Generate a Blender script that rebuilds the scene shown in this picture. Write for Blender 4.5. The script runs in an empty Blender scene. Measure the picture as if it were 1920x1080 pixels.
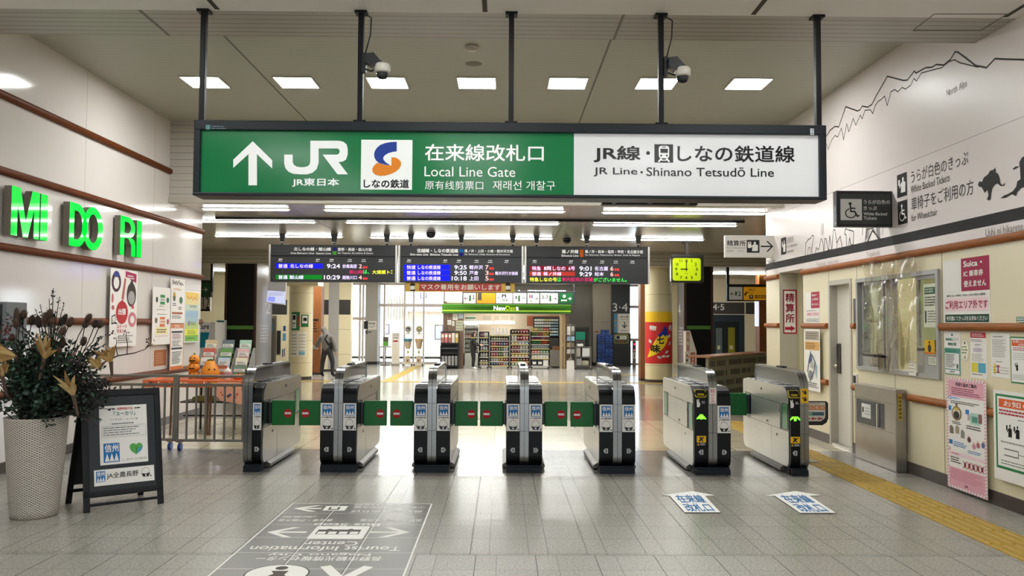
import bpy, bmesh, math, random
from mathutils import Vector, Matrix

RND = random.Random(7)
sc = bpy.context.scene
COL = sc.collection

# ------------------------------------------------------------------ camera
F, CH, VPX, VPY, ROLL = 1580.0, 1.56, 942.0, 606.0, math.radians(0.35)
_Y = Vector(((VPX - 960) / F, (540 - VPY) / F, -1)).normalized()
_u = Vector((math.sin(ROLL), math.cos(ROLL), 0))
_Z = (_u - _Y * _u.dot(_Y)).normalized()
_X = _Y.cross(_Z)
CAMROT = Matrix((_X, _Y, _Z))
CAM = Vector((0, 0, CH))
cd = bpy.data.cameras.new('camera')
cd.sensor_width = 36
cd.lens = F / 1920 * 36
cd.clip_end = 300
co = bpy.data.objects.new('camera', cd)
COL.objects.link(co)
co.matrix_world = Matrix.Translation(CAM) @ CAMROT.to_4x4()
sc.camera = co

# ------------------------------------------------------------------ world and exposure
w = bpy.data.worlds.new('sky')
sc.world = w
w.use_nodes = True
bg = w.node_tree.nodes['Background']
bg.inputs['Color'].default_value = (0.80, 0.90, 1.0, 1)
bg.inputs['Strength'].default_value = 3.6
sc.view_settings.view_transform = 'Standard'
sc.view_settings.look = 'None'
sc.view_settings.gamma = 1
sc.view_settings.exposure = 1.2
sc.cycles.max_bounces = 8
sc.cycles.transparent_max_bounces = 12
sc.cycles.caustics_reflective = False
sc.cycles.caustics_refractive = False
sc.cycles.sample_clamp_indirect = 6

PANEL_E, TUBE_E, HALL_E = 24.0, 14.0, 4.6

# ------------------------------------------------------------------ pixel -> place
def ray(px, py):
    return (CAMROT @ Vector(((px - 960) / F, (540 - py) / F, -1))).normalized()
def hit(px, py, o, n):
    d = ray(px, py)
    return CAM + d * ((o - CAM).dot(n) / d.dot(n))
def at(px, py, Y):
    return hit(px, py, Vector((0, Y, 0)), Vector((0, 1, 0)))
def fl(px, py, z=0):
    return hit(px, py, Vector((0, 0, z)), Vector((0, 0, 1)))
def wl(px, py, X):
    return hit(px, py, Vector((X, 0, 0)), Vector((1, 0, 0)))

# ------------------------------------------------------------------ materials
def lin(h):
    h = h.lstrip('#')
    r = []
    for i in (0, 2, 4):
        c = int(h[i:i + 2], 16) / 255
        r.append(c / 12.92 if c <= 0.04045 else ((c + 0.055) / 1.055) ** 2.4)
    return (r[0], r[1], r[2], 1)
_M = {}
def M(h, rough=0.5, metal=0.0, emit=0.0, spec=0.5, noise=0.0, nscale=30, bump=0.0, coat=0.0, stretch=None):
    key = (h, rough, metal, emit, spec, noise, nscale, bump, coat, stretch)
    if key in _M:
        return _M[key]
    m = bpy.data.materials.new('surface_' + h.lstrip('#'))
    m.use_nodes = True
    nt = m.node_tree
    b = nt.nodes['Principled BSDF']
    c = lin(h)
    b.inputs['Base Color'].default_value = c
    b.inputs['Roughness'].default_value = rough
    b.inputs['Metallic'].default_value = metal
    b.inputs['Specular IOR Level'].default_value = spec
    b.inputs['Coat Weight'].default_value = coat
    if emit:
        b.inputs['Emission Color'].default_value = c
        b.inputs['Emission Strength'].default_value = emit
    if noise or bump:
        tc = nt.nodes.new('ShaderNodeTexCoord')
        mp = nt.nodes.new('ShaderNodeMapping')
        if stretch:
            mp.inputs['Scale'].default_value = stretch
        nt.links.new(tc.outputs['Object'], mp.inputs['Vector'])
        n = nt.nodes.new('ShaderNodeTexNoise')
        n.inputs['Scale'].default_value = nscale
        n.inputs['Detail'].default_value = 3
        nt.links.new(mp.outputs['Vector'], n.inputs['Vector'])
        if noise:
            r = nt.nodes.new('ShaderNodeValToRGB')
            r.color_ramp.elements[0].position = 0.3
            r.color_ramp.elements[1].position = 0.7
            r.color_ramp.elements[0].color = tuple(max(0, x * (1 - noise)) for x in c[:3]) + (1,)
            r.color_ramp.elements[1].color = tuple(min(1, x * (1 + noise)) for x in c[:3]) + (1,)
            nt.links.new(n.outputs['Fac'], r.inputs['Fac'])
            nt.links.new(r.outputs['Color'], b.inputs['Base Color'])
        if bump:
            bp = nt.nodes.new('ShaderNodeBump')
            bp.inputs['Strength'].default_value = bump
            bp.inputs['Distance'].default_value = 0.01
            nt.links.new(n.outputs['Fac'], bp.inputs['Height'])
            nt.links.new(bp.outputs['Normal'], b.inputs['Normal'])
    _M[key] = m
    return m
def ink(h):
    return M(h, 0.6, 0, 0, 0.3)
def glow(h, e=1.0):
    return M(h, 0.6, 0, e * 0.42, 0.2)
def lamp(e, h='#fbfdfa'):
    k = ('lamp', e, h)
    if k not in _M:
        m = bpy.data.materials.new('lamp_glow')
        m.use_nodes = True
        nt = m.node_tree
        nt.nodes.remove(nt.nodes['Principled BSDF'])
        em = nt.nodes.new('ShaderNodeEmission')
        em.inputs['Color'].default_value = lin(h)
        em.inputs['Strength'].default_value = e
        nt.links.new(em.outputs['Emission'], nt.nodes['Material Output'].inputs['Surface'])
        _M[k] = m
    return _M[k]
def tiles(h, h2, sx, sy, joint, rough, off=(0, 0), speck=0.35, mortar='#5a5650', sscale=90, brick=0.0, plane='xy', msize=0.006, spec=0.5):
    m = bpy.data.materials.new('tile_' + h.lstrip('#'))
    m.use_nodes = True
    nt = m.node_tree
    L = nt.links.new
    b = nt.nodes['Principled BSDF']
    tc = nt.nodes.new('ShaderNodeTexCoord')
    mp = nt.nodes.new('ShaderNodeMapping')
    mp.inputs['Location'].default_value = (off[0], off[1], 0)
    if plane == 'yz':
        mp.inputs['Rotation'].default_value = (0, 0, 0)
        sx_ = nt.nodes.new('ShaderNodeSeparateXYZ')
        cb = nt.nodes.new('ShaderNodeCombineXYZ')
        L(tc.outputs['Object'], sx_.inputs[0])
        L(sx_.outputs[1], cb.inputs[0])
        L(sx_.outputs[2], cb.inputs[1])
        L(cb.outputs[0], mp.inputs['Vector'])
    else:
        L(tc.outputs['Object'], mp.inputs['Vector'])
    br = nt.nodes.new('ShaderNodeTexBrick')
    br.offset = brick
    br.squash = 1
    br.inputs['Scale'].default_value = 1
    br.inputs['Brick Width'].default_value = sx
    br.inputs['Row Height'].default_value = sy
    br.inputs['Mortar Size'].default_value = msize * joint
    br.inputs['Mortar Smooth'].default_value = 0.2
    br.inputs['Color1'].default_value = lin(h)
    br.inputs['Color2'].default_value = lin(h2)
    br.inputs['Mortar'].default_value = lin(mortar)
    L(mp.outputs['Vector'], br.inputs['Vector'])
    n = nt.nodes.new('ShaderNodeTexNoise')
    n.inputs['Scale'].default_value = sscale
    n.inputs['Detail'].default_value = 4
    n.inputs['Roughness'].default_value = 0.7
    L(tc.outputs['Object'], n.inputs['Vector'])
    r = nt.nodes.new('ShaderNodeValToRGB')
    r.color_ramp.elements[0].position = 0.36
    r.color_ramp.elements[1].position = 0.64
    r.color_ramp.elements[0].color = (1 - speck,) * 3 + (1,)
    r.color_ramp.elements[1].color = (1 + speck * 0.5,) * 3 + (1,)
    L(n.outputs['Fac'], r.inputs['Fac'])
    mx = nt.nodes.new('ShaderNodeMix')
    mx.data_type = 'RGBA'
    mx.blend_type = 'MULTIPLY'
    mx.inputs['Factor'].default_value = 1
    L(br.outputs['Color'], mx.inputs['A'])
    L(r.outputs['Color'], mx.inputs['B'])
    L(mx.outputs['Result'], b.inputs['Base Color'])
    b.inputs['Roughness'].default_value = rough
    b.inputs['Specular IOR Level'].default_value = spec
    return m
def slats(h, dark, pitch, axis, rough=0.45, width=0.1, metal=0.0):
    """fine parallel grooves of a louvred panel"""
    m = bpy.data.materials.new('slats_' + h.lstrip('#'))
    m.use_nodes = True
    nt = m.node_tree
    L = nt.links.new
    b = nt.nodes['Principled BSDF']
    tc = nt.nodes.new('ShaderNodeTexCoord')
    sp = nt.nodes.new('ShaderNodeSeparateXYZ')
    L(tc.outputs['Object'], sp.inputs[0])
    d = nt.nodes.new('ShaderNodeMath'); d.operation = 'DIVIDE'; d.inputs[1].default_value = pitch
    L(sp.outputs[axis], d.inputs[0])
    fr = nt.nodes.new('ShaderNodeMath'); fr.operation = 'FRACT'
    L(d.outputs[0], fr.inputs[0])
    lt = nt.nodes.new('ShaderNodeMath'); lt.operation = 'LESS_THAN'; lt.inputs[1].default_value = width
    L(fr.outputs[0], lt.inputs[0])
    mx = nt.nodes.new('ShaderNodeMix'); mx.data_type = 'RGBA'
    L(lt.outputs[0], mx.inputs['Factor'])
    mx.inputs['A'].default_value = lin(h)
    mx.inputs['B'].default_value = lin(dark)
    L(mx.outputs['Result'], b.inputs['Base Color'])
    b.inputs['Roughness'].default_value = rough
    b.inputs['Metallic'].default_value = metal
    return m
def clear(h='#ffffff', tint=0.9, gloss=0.12, rough=0.03):
    k = ('clear', h, tint, gloss, rough)
    if k not in _M:
        m = bpy.data.materials.new('clear_sheet')
        m.use_nodes = True
        nt = m.node_tree
        nt.nodes.remove(nt.nodes['Principled BSDF'])
        t = nt.nodes.new('ShaderNodeBsdfTransparent')
        t.inputs['Color'].default_value = tuple(x * tint for x in lin(h)[:3]) + (1,)
        g = nt.nodes.new('ShaderNodeBsdfGlossy')
        g.inputs['Roughness'].default_value = rough
        mx = nt.nodes.new('ShaderNodeMixShader')
        mx.inputs[0].default_value = gloss
        nt.links.new(t.outputs[0], mx.inputs[1])
        nt.links.new(g.outputs[0], mx.inputs[2])
        nt.links.new(mx.outputs[0], nt.nodes['Material Output'].inputs['Surface'])
        _M[k] = m
    return _M[k]

WHITE, BLACK = ink('#eceae6'), ink('#17181a')
STEEL = M('#c4c0b8', 0.3, 0.85, noise=0.05, nscale=14, stretch=(1, 1, 18))
STEEL_D = M('#86837c', 0.36, 0.8)
DARKM = M('#0f1318', 0.45)
WOOD = M('#97592a', 0.5, spec=0.2, noise=0.22, nscale=9, stretch=(6, 0.5, 12))
LWOOD = M('#64300f', 0.5, spec=0.15, noise=0.2, nscale=9, stretch=(6, 0.5, 12))

# ------------------------------------------------------------------ mesh building
def V(*a):
    return Vector(a)
_TXT = {}
def text_mesh(s, bold):
    k = (s, bold)
    if k not in _TXT:
        cu = bpy.data.curves.new('lettering', 'FONT')
        cu.body = s
        cu.size = 1
        cu.resolution_u = 3
        o = bpy.data.objects.new('lettering', cu)
        COL.objects.link(o)
        dg = bpy.context.evaluated_depsgraph_get()
        me = bpy.data.meshes.new_from_object(o.evaluated_get(dg))
        vs = [(v.co.x, v.co.y) for v in me.vertices]
        fs = [tuple(p.vertices) for p in me.polygons]
        x0 = min(v[0] for v in vs); x1 = max(v[0] for v in vs)
        y0 = min(v[1] for v in vs); y1 = max(v[1] for v in vs)
        bpy.data.objects.remove(o)
        bpy.data.curves.remove(cu)
        bpy.data.meshes.remove(me)
        if bold:
            # a heavier stroke: the same letters shifted a hair in four directions
            o_vs, o_fs = [], []
            for kk, (dx, dy) in enumerate(((-1, -1), (1, -1), (1, 1), (-1, 1))):
                o_fs += [tuple(len(o_vs) + i for i in f) for f in fs]
                o_vs += [(a + dx * bold, b + dy * bold, kk * 0.16) for a, b in vs]
            vs, fs = o_vs, o_fs
            x0 -= bold; x1 += bold; y0 -= bold; y1 += bold
        else:
            vs = [(a, b, 0) for a, b in vs]
        _TXT[(s, bold)] = ([((a - x0) / (x1 - x0), (b - y0) / max(1e-6, y1 - y0), c) for a, b, c in vs], fs, (x1 - x0) / max(1e-6, y1 - y0))
    return _TXT[k]

def wmat(o):
    m = o.matrix_basis.copy()
    while o.parent:
        o = o.parent
        m = o.matrix_basis @ m
    return m

class MB:
    def __init__(s):
        s.v, s.f, s.m, s.sm, s.mats = [], [], [], [], []
    def mi(s, mat):
        if mat not in s.mats:
            s.mats.append(mat)
        return s.mats.index(mat)
    def add(s, vs, fs, mat, smooth=False):
        o = len(s.v)
        s.v += [Vector(x) for x in vs]
        i = s.mi(mat)
        for f in fs:
            s.f.append(tuple(o + k for k in f))
            s.m.append(i)
            s.sm.append(smooth)
        return s
    def face(s, pts, mat):
        return s.add(pts, [tuple(range(len(pts)))], mat)
    def box(s, x0, x1, y0, y1, z0, z1, mat, mx=None):
        vs = [V(x, y, z) for z in (z0, z1) for y in (y0, y1) for x in (x0, x1)]
        if mx:
            vs = [mx @ p for p in vs]
        return s.add(vs, [(0, 2, 3, 1), (4, 5, 7, 6), (0, 1, 5, 4), (2, 6, 7, 3), (0, 4, 6, 2), (1, 3, 7, 5)], mat)
    def bbox(s, x0, x1, y0, y1, z0, z1, mat, bev=0.01, seg=2, mx=None, smooth=True):
        bm = bmesh.new()
        bmesh.ops.create_cube(bm, size=1)
        for p in bm.verts:
            p.co = V(x0 + (p.co.x + .5) * (x1 - x0), y0 + (p.co.y + .5) * (y1 - y0), z0 + (p.co.z + .5) * (z1 - z0))
        bmesh.ops.bevel(bm, geom=bm.edges[:], offset=bev, segments=seg, profile=0.5, affect='EDGES')
        bm.verts.index_update()
        vs = [p.co.copy() for p in bm.verts]
        if mx:
            vs = [mx @ p for p in vs]
        fs = [tuple(q.index for q in f.verts) for f in bm.faces]
        bm.free()
        return s.add(vs, fs, mat, False)
    def prism(s, poly, a, b, axis, mat, smooth=False):
        """poly: outline in the two other axes (order x,y,z), swept from a to b along axis"""
        def p(u, v, t):
            return V(t, u, v) if axis == 0 else V(u, t, v) if axis == 1 else V(u, v, t)
        n = len(poly)
        A = [p(u, v, a) for u, v in poly]
        B = [p(u, v, b) for u, v in poly]
        s.add(A, [tuple(range(n))], mat)
        s.add(B, [tuple(reversed(range(n)))], mat)
        s.add(A + B, [(i, (i + 1) % n, n + (i + 1) % n, n + i) for i in range(n)], mat, smooth)
        return s
    def band(s, outer, inner, a, b, axis, mat):
        """strip between two open outlines, swept from a to b"""
        return s.prism(list(outer) + list(reversed(inner)), a, b, axis, mat)
    def tube(s, pts, r, mat, n=8, cap=True):
        pts = [Vector(p) for p in pts]
        rs = r if isinstance(r, (list, tuple)) else [r] * len(pts)
        rings, up = [], None
        for i, p in enumerate(pts):
            d = (pts[min(i + 1, len(pts) - 1)] - pts[max(i - 1, 0)])
            if d.length < 1e-9:
                d = V(0, 0, 1)
            d.normalize()
            if up is None or abs(up.dot(d)) > 0.98:
                up = V(0, 0, 1) if abs(d.z) < 0.9 else V(1, 0, 0)
            a = d.cross(up).normalized()
            up = a.cross(d).normalized()
            rings.append([p + (a * math.cos(t) + up * math.sin(t)) * rs[i] for t in [2 * math.pi * k / n for k in range(n)]])
        vs = [q for rg in rings for q in rg]
        fs = [(i * n + k, i * n + (k + 1) % n, (i + 1) * n + (k + 1) % n, (i + 1) * n + k) for i in range(len(pts) - 1) for k in range(n)]
        s.add(vs, fs, mat, True)
        if cap:
            s.add(rings[0], [tuple(range(n))], mat)
            s.add(rings[-1], [tuple(reversed(range(n)))], mat)
        return s
    def lathe(s, prof, c, mat, n=24, sx=1, sy=1, mx=None):
        c = Vector(c)
        vs = []
        for r, z in prof:
            for k in range(n):
                t = 2 * math.pi * k / n
                q = V(r * math.cos(t) * sx, r * math.sin(t) * sy, z)
                vs.append(c + (mx @ q if mx else q))
        fs = [(i * n + k, i * n + (k + 1) % n, (i + 1) * n + (k + 1) % n, (i + 1) * n + k) for i in range(len(prof) - 1) for k in range(n)]
        return s.add(vs, fs, mat, True)
    def ball(s, c, r, mat, n=12, sx=1, sy=1, sz=1, mx=None):
        prof = [(r * math.sin(math.pi * i / 8), -r * sz * math.cos(math.pi * i / 8)) for i in range(9)]
        return s.lathe(prof, c, mat, n, sx, sy, mx)
    def build(s, name, parent=None, loc=None, local=False, **tags):
        me = bpy.data.meshes.new(name)
        if parent is not None and not local:
            inv = wmat(parent).inverted()
            vs = [inv @ p for p in s.v]
        elif loc is not None and not local:
            vs = [p - Vector(loc) for p in s.v]
        else:
            vs = s.v
        me.from_pydata([tuple(p) for p in vs], [], s.f)
        for m in s.mats:
            me.materials.append(m)
        me.polygons.foreach_set('material_index', s.m)
        me.polygons.foreach_set('use_smooth', s.sm)
        me.update()
        o = bpy.data.objects.new(name, me)
        COL.objects.link(o)
        if parent is not None:
            o.parent = parent
        if loc is not None:
            o.location = loc
        for k, x in tags.items():
            o[k] = x
        return o

class Pl:
    """a flat face to print on: origin o, right u, up v"""
    def __init__(s, mb, o, u, v, eps=0.0012):
        s.mb, s.o, s.u, s.v, s.eps = mb, Vector(o), Vector(u).normalized(), Vector(v).normalized(), eps
        s.n = s.u.cross(s.v)
        s.k = 0
    def px(s, x, y):
        p = hit(x, y, s.o, s.n) - s.o
        return p.dot(s.u), p.dot(s.v)
    def P(s, a, b, l=1):
        return s.o + s.u * a + s.v * b + s.n * (l * s.eps)
    def poly(s, pts, mat, l=1, p=False):
        if p:
            pts = [s.px(*q) for q in pts]
        s.k = (s.k + 1) % 13          # no two marks lie in exactly one plane
        l += s.k * 0.05
        s.mb.face([s.P(a, b, l) for a, b in pts], mat)
        return s
    def box(s, q, p):
        if p:
            a0, b1 = s.px(q[0], q[1])
            a1, b0 = s.px(q[2], q[3])
            return a0, b0, a1, b1
        return q
    def rect(s, q, mat, l=1, p=False):
        a0, b0, a1, b1 = s.box(q, p)
        return s.poly([(a0, b0), (a1, b0), (a1, b1), (a0, b1)], mat, l)
    def rrect(s, q, r, mat, l=1, p=False):
        a0, b0, a1, b1 = s.box(q, p)
        pts = []
        for cx, cy, t0 in ((a1 - r, b1 - r, 0), (a0 + r, b1 - r, 90), (a0 + r, b0 + r, 180), (a1 - r, b0 + r, 270)):
            for k in range(5):
                t = math.radians(t0 + k * 22.5)
                pts.append((cx + r * math.cos(t), cy + r * math.sin(t)))
        return s.poly(pts, mat, l)
    def frame(s, q, wd, mat, l=1, p=False):
        a0, b0, a1, b1 = s.box(q, p)
        s.rect((a0, b0, a1, b0 + wd), mat, l); s.rect((a0, b1 - wd, a1, b1), mat, l)
        s.rect((a0, b0 + wd, a0 + wd, b1 - wd), mat, l); s.rect((a1 - wd, b0 + wd, a1, b1 - wd), mat, l)
        return s
    def disc(s, a, b, r, mat, l=1, rb=None, n=20):
        rb = rb or r
        return s.poly([(a + r * math.cos(2 * math.pi * k / n), b + rb * math.sin(2 * math.pi * k / n)) for k in range(n)], mat, l)
    def text(s, t, q, mat, l=2, bold=0.0, p=False, rot=0):
        a0, b0, a1, b1 = s.box(q, p)
        vs, fs, _ = text_mesh(t, bold)
        if rot == 180:
            vs = [(1 - x, 1 - y, c) for x, y, c in vs]
        s.mb.add([s.P(a0 + x * (a1 - a0), b0 + y * (b1 - b0), l + c) for x, y, c in vs], fs, mat)
        return s
    def textl(s, t, a, b, h, mat, l=2, bold=0.0, squeeze=1.0, align=0):
        """natural-width text of ink height h with its foot at (a, b)"""
        wd = text_mesh(t, bold)[2] * h * squeeze
        return s.text(t, (a - wd * align, b, a - wd * align + wd, b + h), mat, l, bold)
    def line(s, pts, wd, mat, l=2, p=False):
        if p:
            pts = [s.px(*q) for q in pts]
        for (a, b), (c, d) in zip(pts, pts[1:]):
            ln = math.hypot(c - a, d - b)
            if ln < 1e-6:
                continue
            ex, ey = (c - a) / ln * wd * .3, (d - b) / ln * wd * .3
            nx, ny = -(d - b) / ln * wd / 2, (c - a) / ln * wd / 2
            s.poly([(a - ex + nx, b - ey + ny), (a - ex - nx, b - ey - ny), (c + ex - nx, d + ey - ny), (c + ex + nx, d + ey + ny)], mat, l)
        return s
    def rows(s, q, n, mat, l=2, fill=0.45, p=False, ragged=0.3):
        """lines of print too small to read"""
        a0, b0, a1, b1 = s.box(q, p)
        h = (b1 - b0) / n
        for i in range(n):
            y = b1 - (i + 0.5) * h
            x, end = a0, a1 - (a1 - a0) * RND.random() * ragged
            while x < end:
                wd = h * RND.uniform(0.5, 2.2)
                s.rect((x, y - h * fill / 2, min(end, x + wd), y + h * fill / 2), mat, l)
                x += wd + h * 0.25
        return s
    def arrow(s, cx, cy, r, ang, mat, l=2, wd=0.16, head=0.75):
        """shaft arrow with an open chevron head"""
        ca, sa = math.cos(ang), math.sin(ang)
        def T(x, y):
            return (cx + x * ca - y * sa, cy + x * sa + y * ca)
        t = r * wd
        s.poly([T(-r, -t), T(r * .85, -t), T(r * .85, t), T(-r, t)], mat, l)
        k = r * head
        for sg in (1, -1):
            s.poly([T(r, 0), T(r - k, sg * k), T(r - k - 2.4 * t, sg * k), T(r - 2.6 * t, 0)], mat, l)
        return s

def front(mb, Y, eps=0.0012):
    return Pl(mb, (0, Y, 0), (1, 0, 0), (0, 0, 1), eps)

# ------------------------------------------------------------------ things
def thing(name, label, cat, loc=(0, 0, 0), rz=0.0, group=None):
    o = bpy.data.objects.new(name, None)
    o.empty_display_size = 0.1
    COL.objects.link(o)
    o.location = loc
    o.rotation_euler = (0, 0, rz)
    tag(o, label, cat, group)
    return o
def tag(o, label, cat, group=None):
    o['label'] = label
    o['category'] = cat
    if group:
        o['group'] = group
    return o
def struct(mb, name, label=None):
    o = mb.build(name)
    o['kind'] = 'structure'
    if label:
        o['label'] = label
    return o
def dup(o, parent=None):
    c = o.copy()
    COL.objects.link(c)
    if parent is not None:
        c.parent = parent
    for ch in list(o.children):
        dup(ch, c)
    return c
def arc(cx, cy, r, t0, t1, n=6):
    return [(cx + r * math.cos(math.radians(t0 + (t1 - t0) * k / n)), cy + r * math.sin(math.radians(t0 + (t1 - t0) * k / n))) for k in range(n + 1)]
# ================================================================== the place itself
XL, XR = -5.1, 4.32
CEIL, SOF, LOW, LOW2 = 4.62, 4.15, 3.40, 3.06
YS0, YS1, YB, YL, YR, YB2 = 6.95, 7.58, 12.85, 14.3, 13.75, 21.5

# floor
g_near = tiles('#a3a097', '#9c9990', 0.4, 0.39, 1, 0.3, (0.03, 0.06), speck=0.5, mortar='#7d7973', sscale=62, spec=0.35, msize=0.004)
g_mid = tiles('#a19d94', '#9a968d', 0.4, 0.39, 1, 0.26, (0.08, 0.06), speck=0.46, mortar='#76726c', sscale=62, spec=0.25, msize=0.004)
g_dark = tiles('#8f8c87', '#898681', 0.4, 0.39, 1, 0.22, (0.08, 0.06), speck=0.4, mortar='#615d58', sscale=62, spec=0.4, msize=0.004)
g_beige = tiles('#c4b89f', '#bcb097', 0.6, 0.6, 1, 0.16, (0.1, 0.1), speck=0.2, mortar='#857b68')
g_brown = tiles('#a0978a', '#978e80', 0.6, 0.3, 1, 0.16, (0.1, 0), speck=0.2, mortar='#5c554a')
g_conc = tiles('#c0b5a0', '#b7ac97', 0.6, 0.6, 1, 0.14, (0.1, 0.2), speck=0.2, mortar='#756c5c')
g_far = tiles('#b5b0aa', '#ada8a2', 0.9, 0.45, 1, 0.16, (0, 0.2), speck=0.15, mortar='#6a645c')
mb = MB()
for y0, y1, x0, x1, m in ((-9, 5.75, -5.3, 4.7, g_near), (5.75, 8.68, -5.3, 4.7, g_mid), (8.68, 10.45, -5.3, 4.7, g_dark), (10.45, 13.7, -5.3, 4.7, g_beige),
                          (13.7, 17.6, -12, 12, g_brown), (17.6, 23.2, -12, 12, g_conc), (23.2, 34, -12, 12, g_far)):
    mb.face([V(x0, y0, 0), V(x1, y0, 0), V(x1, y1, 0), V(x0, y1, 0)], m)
JT = ink('#4b4742')
for k in range(-16, 9):
    for y0, y1, xo in ((2, 5.75, .631), (5.75, 10.45, .59)):
        x = xo + .4 * k
        if -5.08 < x < 4.3:
            mb.box(x - .0025, x + .0025, y0, y1, 0, .0004, JT)
for y in (5.75, 8.68, 10.45):
    mb.box(-5.08, 4.3, y - .003, y + .003, 0, .0004, JT)
for x0, x1, y0, y1 in ((-5.6, 4.4, 22.2, 22.5), (2.8, 5.4, 25.6, 25.85), (-3.2, -2.9, 22.5, 31)):
    mb.box(x0, x1, y0, y1, 0, .004, M('#b5942e', .5))
fl_o = struct(mb, 'floor', 'pale speckled granite tile floor of the station concourse')

# ceilings
c_sof = M('#e9e7e3', 0.5)
c_slat = slats('#a8a59c', '#6a665e', 0.105, 1, 0.35, 0.12)
c_up = slats('#adaea1', '#9b9c90', 0.1, 1, 0.42, 0.12)
c_low = M('#cbc3b8', 0.2, 0.25, noise=0.03, nscale=2)
c_low2 = M('#b0a68f', 0.3)
GAP = ink('#3a3834')
mb = MB()
mb.box(-5.3, 4.7, -9, YS0, SOF, SOF + 0.6, c_sof)
for x in (-4.6, -2.38, -0.16, 2.08, 4.2):
    mb.box(x - 0.02, x + 0.02, -9, YS0 - 0.03, SOF - 0.002, SOF + 0.01, GAP)
mb.box(-5.3, 4.7, YS0, YS1, SOF + 0.001, SOF + 0.6, c_slat)
for x in (-3.04, 1.0, 5.0):
    mb.box(x - 0.012, x + 0.012, YS0, YS1, SOF - 0.002, SOF + 0.01, M('#6e6a61', 0.5))
q = [fl(a, b, SOF) for a, b in ((1752, 26), (1888, 26), (1840, 57), (1712, 57))]
for a, b in zip(q, q[1:] + q[:1]):
    mb.tube([a, b], 0.005, M('#6e6a61', 0.5), 4)
struct(mb, 'ceiling', 'smooth grey dropped ceiling with a louvred edge strip')
mb = MB()
mb.box(-5.3, 4.7, YS1 - 0.4, YB, CEIL, CEIL + 0.2, c_up)
for x in (-3.0, 1.15):
    mb.box(x - 0.012, x + 0.012, YS1, YB, CEIL - 0.002, CEIL + 0.01, M('#67635a', 0.5))
struct(mb, 'ceiling', 'high grey ceiling of fine louvres above the ticket gates')
mb = MB()
mb.box(-12, 12, YB + 0.1, YB2, LOW, LOW + 0.2, c_low)
for x in (-3.4, 1.1):
    mb.box(x - 0.008, x + 0.008, YB + 0.1, YB2, LOW - 0.001, LOW + 0.01, M('#4c463c', 0.4))
struct(mb, 'ceiling', 'lower glossy metal ceiling behind the big hanging sign')
mb = MB()
mb.box(-12, 12, YB2, 34, LOW2, LOW2 + 0.6, c_low2)
struct(mb, 'ceiling', 'low beige ceiling of the far concourse')
# drops between the ceilings
mb = MB()
mb.box(-5.3, 4.7, YB, YB + 0.12, LOW + 0.03, CEIL + 0.1, slats('#bdb8ae', '#6e6a62', 0.106, 2, 0.4, 0.06))
mb.box(-5.3, 4.7, YB - 0.03, YB + 0.13, LOW - 0.03, LOW + 0.05, M('#b7b1a5', 0.4))
struct(mb, 'trim_1', 'white louvred drop where the ceiling steps down')
mb = MB()
mb.box(-12, 12, YB2 - 0.06, YB2 + 0.02, LOW2 - 0.02, LOW, slats('#a39a88', '#5f584a', 0.09, 2, 0.35, 0.1, 0.1))
struct(mb, 'trim_2', 'grey louvred drop at the end of the metal ceiling')
mb = MB()
mb.box(-5.05, 4.27, 14.78, 14.8, LOW - 0.045, LOW, M('#1c1a1a', 0.08, 0.3))
struct(mb, 'trim_3', 'narrow dark glass strip under the metal ceiling')

# left wall
m_wallL = M('#dfd8d3', 0.1, spec=0.45, bump=0.012, nscale=1.6)
SEAM = M('#a9a299', 0.5)
mb = MB()
mb.box(XL - 0.25, XL, -9, YL, 0, CEIL + 0.1, m_wallL)
for y in (2.1, 4.15, 6.2, 8.22, 10.27, 12.3):
    mb.box(XL - 0.01, XL + 0.0008, y - 0.004, y + 0.004, 0, CEIL, SEAM)
struct(mb, 'wall_left', 'glossy white panelled wall with wooden handrails')
for i, z in enumerate((0.80, 1.555, 2.31, 3.08, 3.85)):
    mb = MB()
    ye = YL if z < LOW else YB
    mb.prism([(XL - 0.01, z - 0.042), (XL + 0.03, z - 0.042), (XL + 0.048, z - 0.02), (XL + 0.05, z + 0.01), (XL + 0.035, z + 0.036), (XL - 0.01, z + 0.042)], -9, ye, 1, LWOOD, True)
    struct(mb, 'trim_%d' % (10 + i), 'dark wooden handrail along the white wall')
mb = MB()
mb.box(XL, XL + 0.02, -9, YL, 0, 0.11, M('#4b423d', 0.4))
struct(mb, 'baseboard_left')

# right wall : white mural panels above, cream panels below, with openings
m_wallR = M('#e5dcda', 0.34, spec=0.4, bump=0.008, nscale=1.6)
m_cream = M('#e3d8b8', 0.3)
mb = MB()
T = 0.28
mb.box(XR, XR + T, -9, 13.75, 2.37, LOW, m_wallR)
mb.box(XR, XR + T, -9, YB, LOW, CEIL + 0.1, m_wallR)
mb.box(XR, XR + T, -9, 12.08, 2.28, 2.37, m_wallR)
WIN = (8.26, 10.19, 1.03, 2.12)
DOOR = (10.37, 11.1, 2.14)
for y0, y1, z0, z1 in ((-9, WIN[0], 0, 2.28), (WIN[0], WIN[1], 0, WIN[2]), (WIN[0], WIN[1], WIN[3], 2.28), (WIN[1], DOOR[0], 0, 2.28),
                       (DOOR[0], DOOR[1], DOOR[2], 2.28), (DOOR[1], 12.08, 0, 2.28)):
    mb.box(XR, XR + T, y0, y1, z0, z1, m_cream)
mb.box(XR, XR + T, 13.1, 13.75, 0, 2.37, m_cream)
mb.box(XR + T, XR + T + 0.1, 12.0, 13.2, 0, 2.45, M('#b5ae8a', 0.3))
mb.box(XR + 0.001, XR + T, 13.095, 13.1, 0, 2.37, M('#b8b2a2', 0.3))
mb.box(XR, XR + T, 12.06, 12.085, 0, 2.37, M('#a39f94', 0.4))
SEAM2 = M('#8f8772', 0.5)
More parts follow.
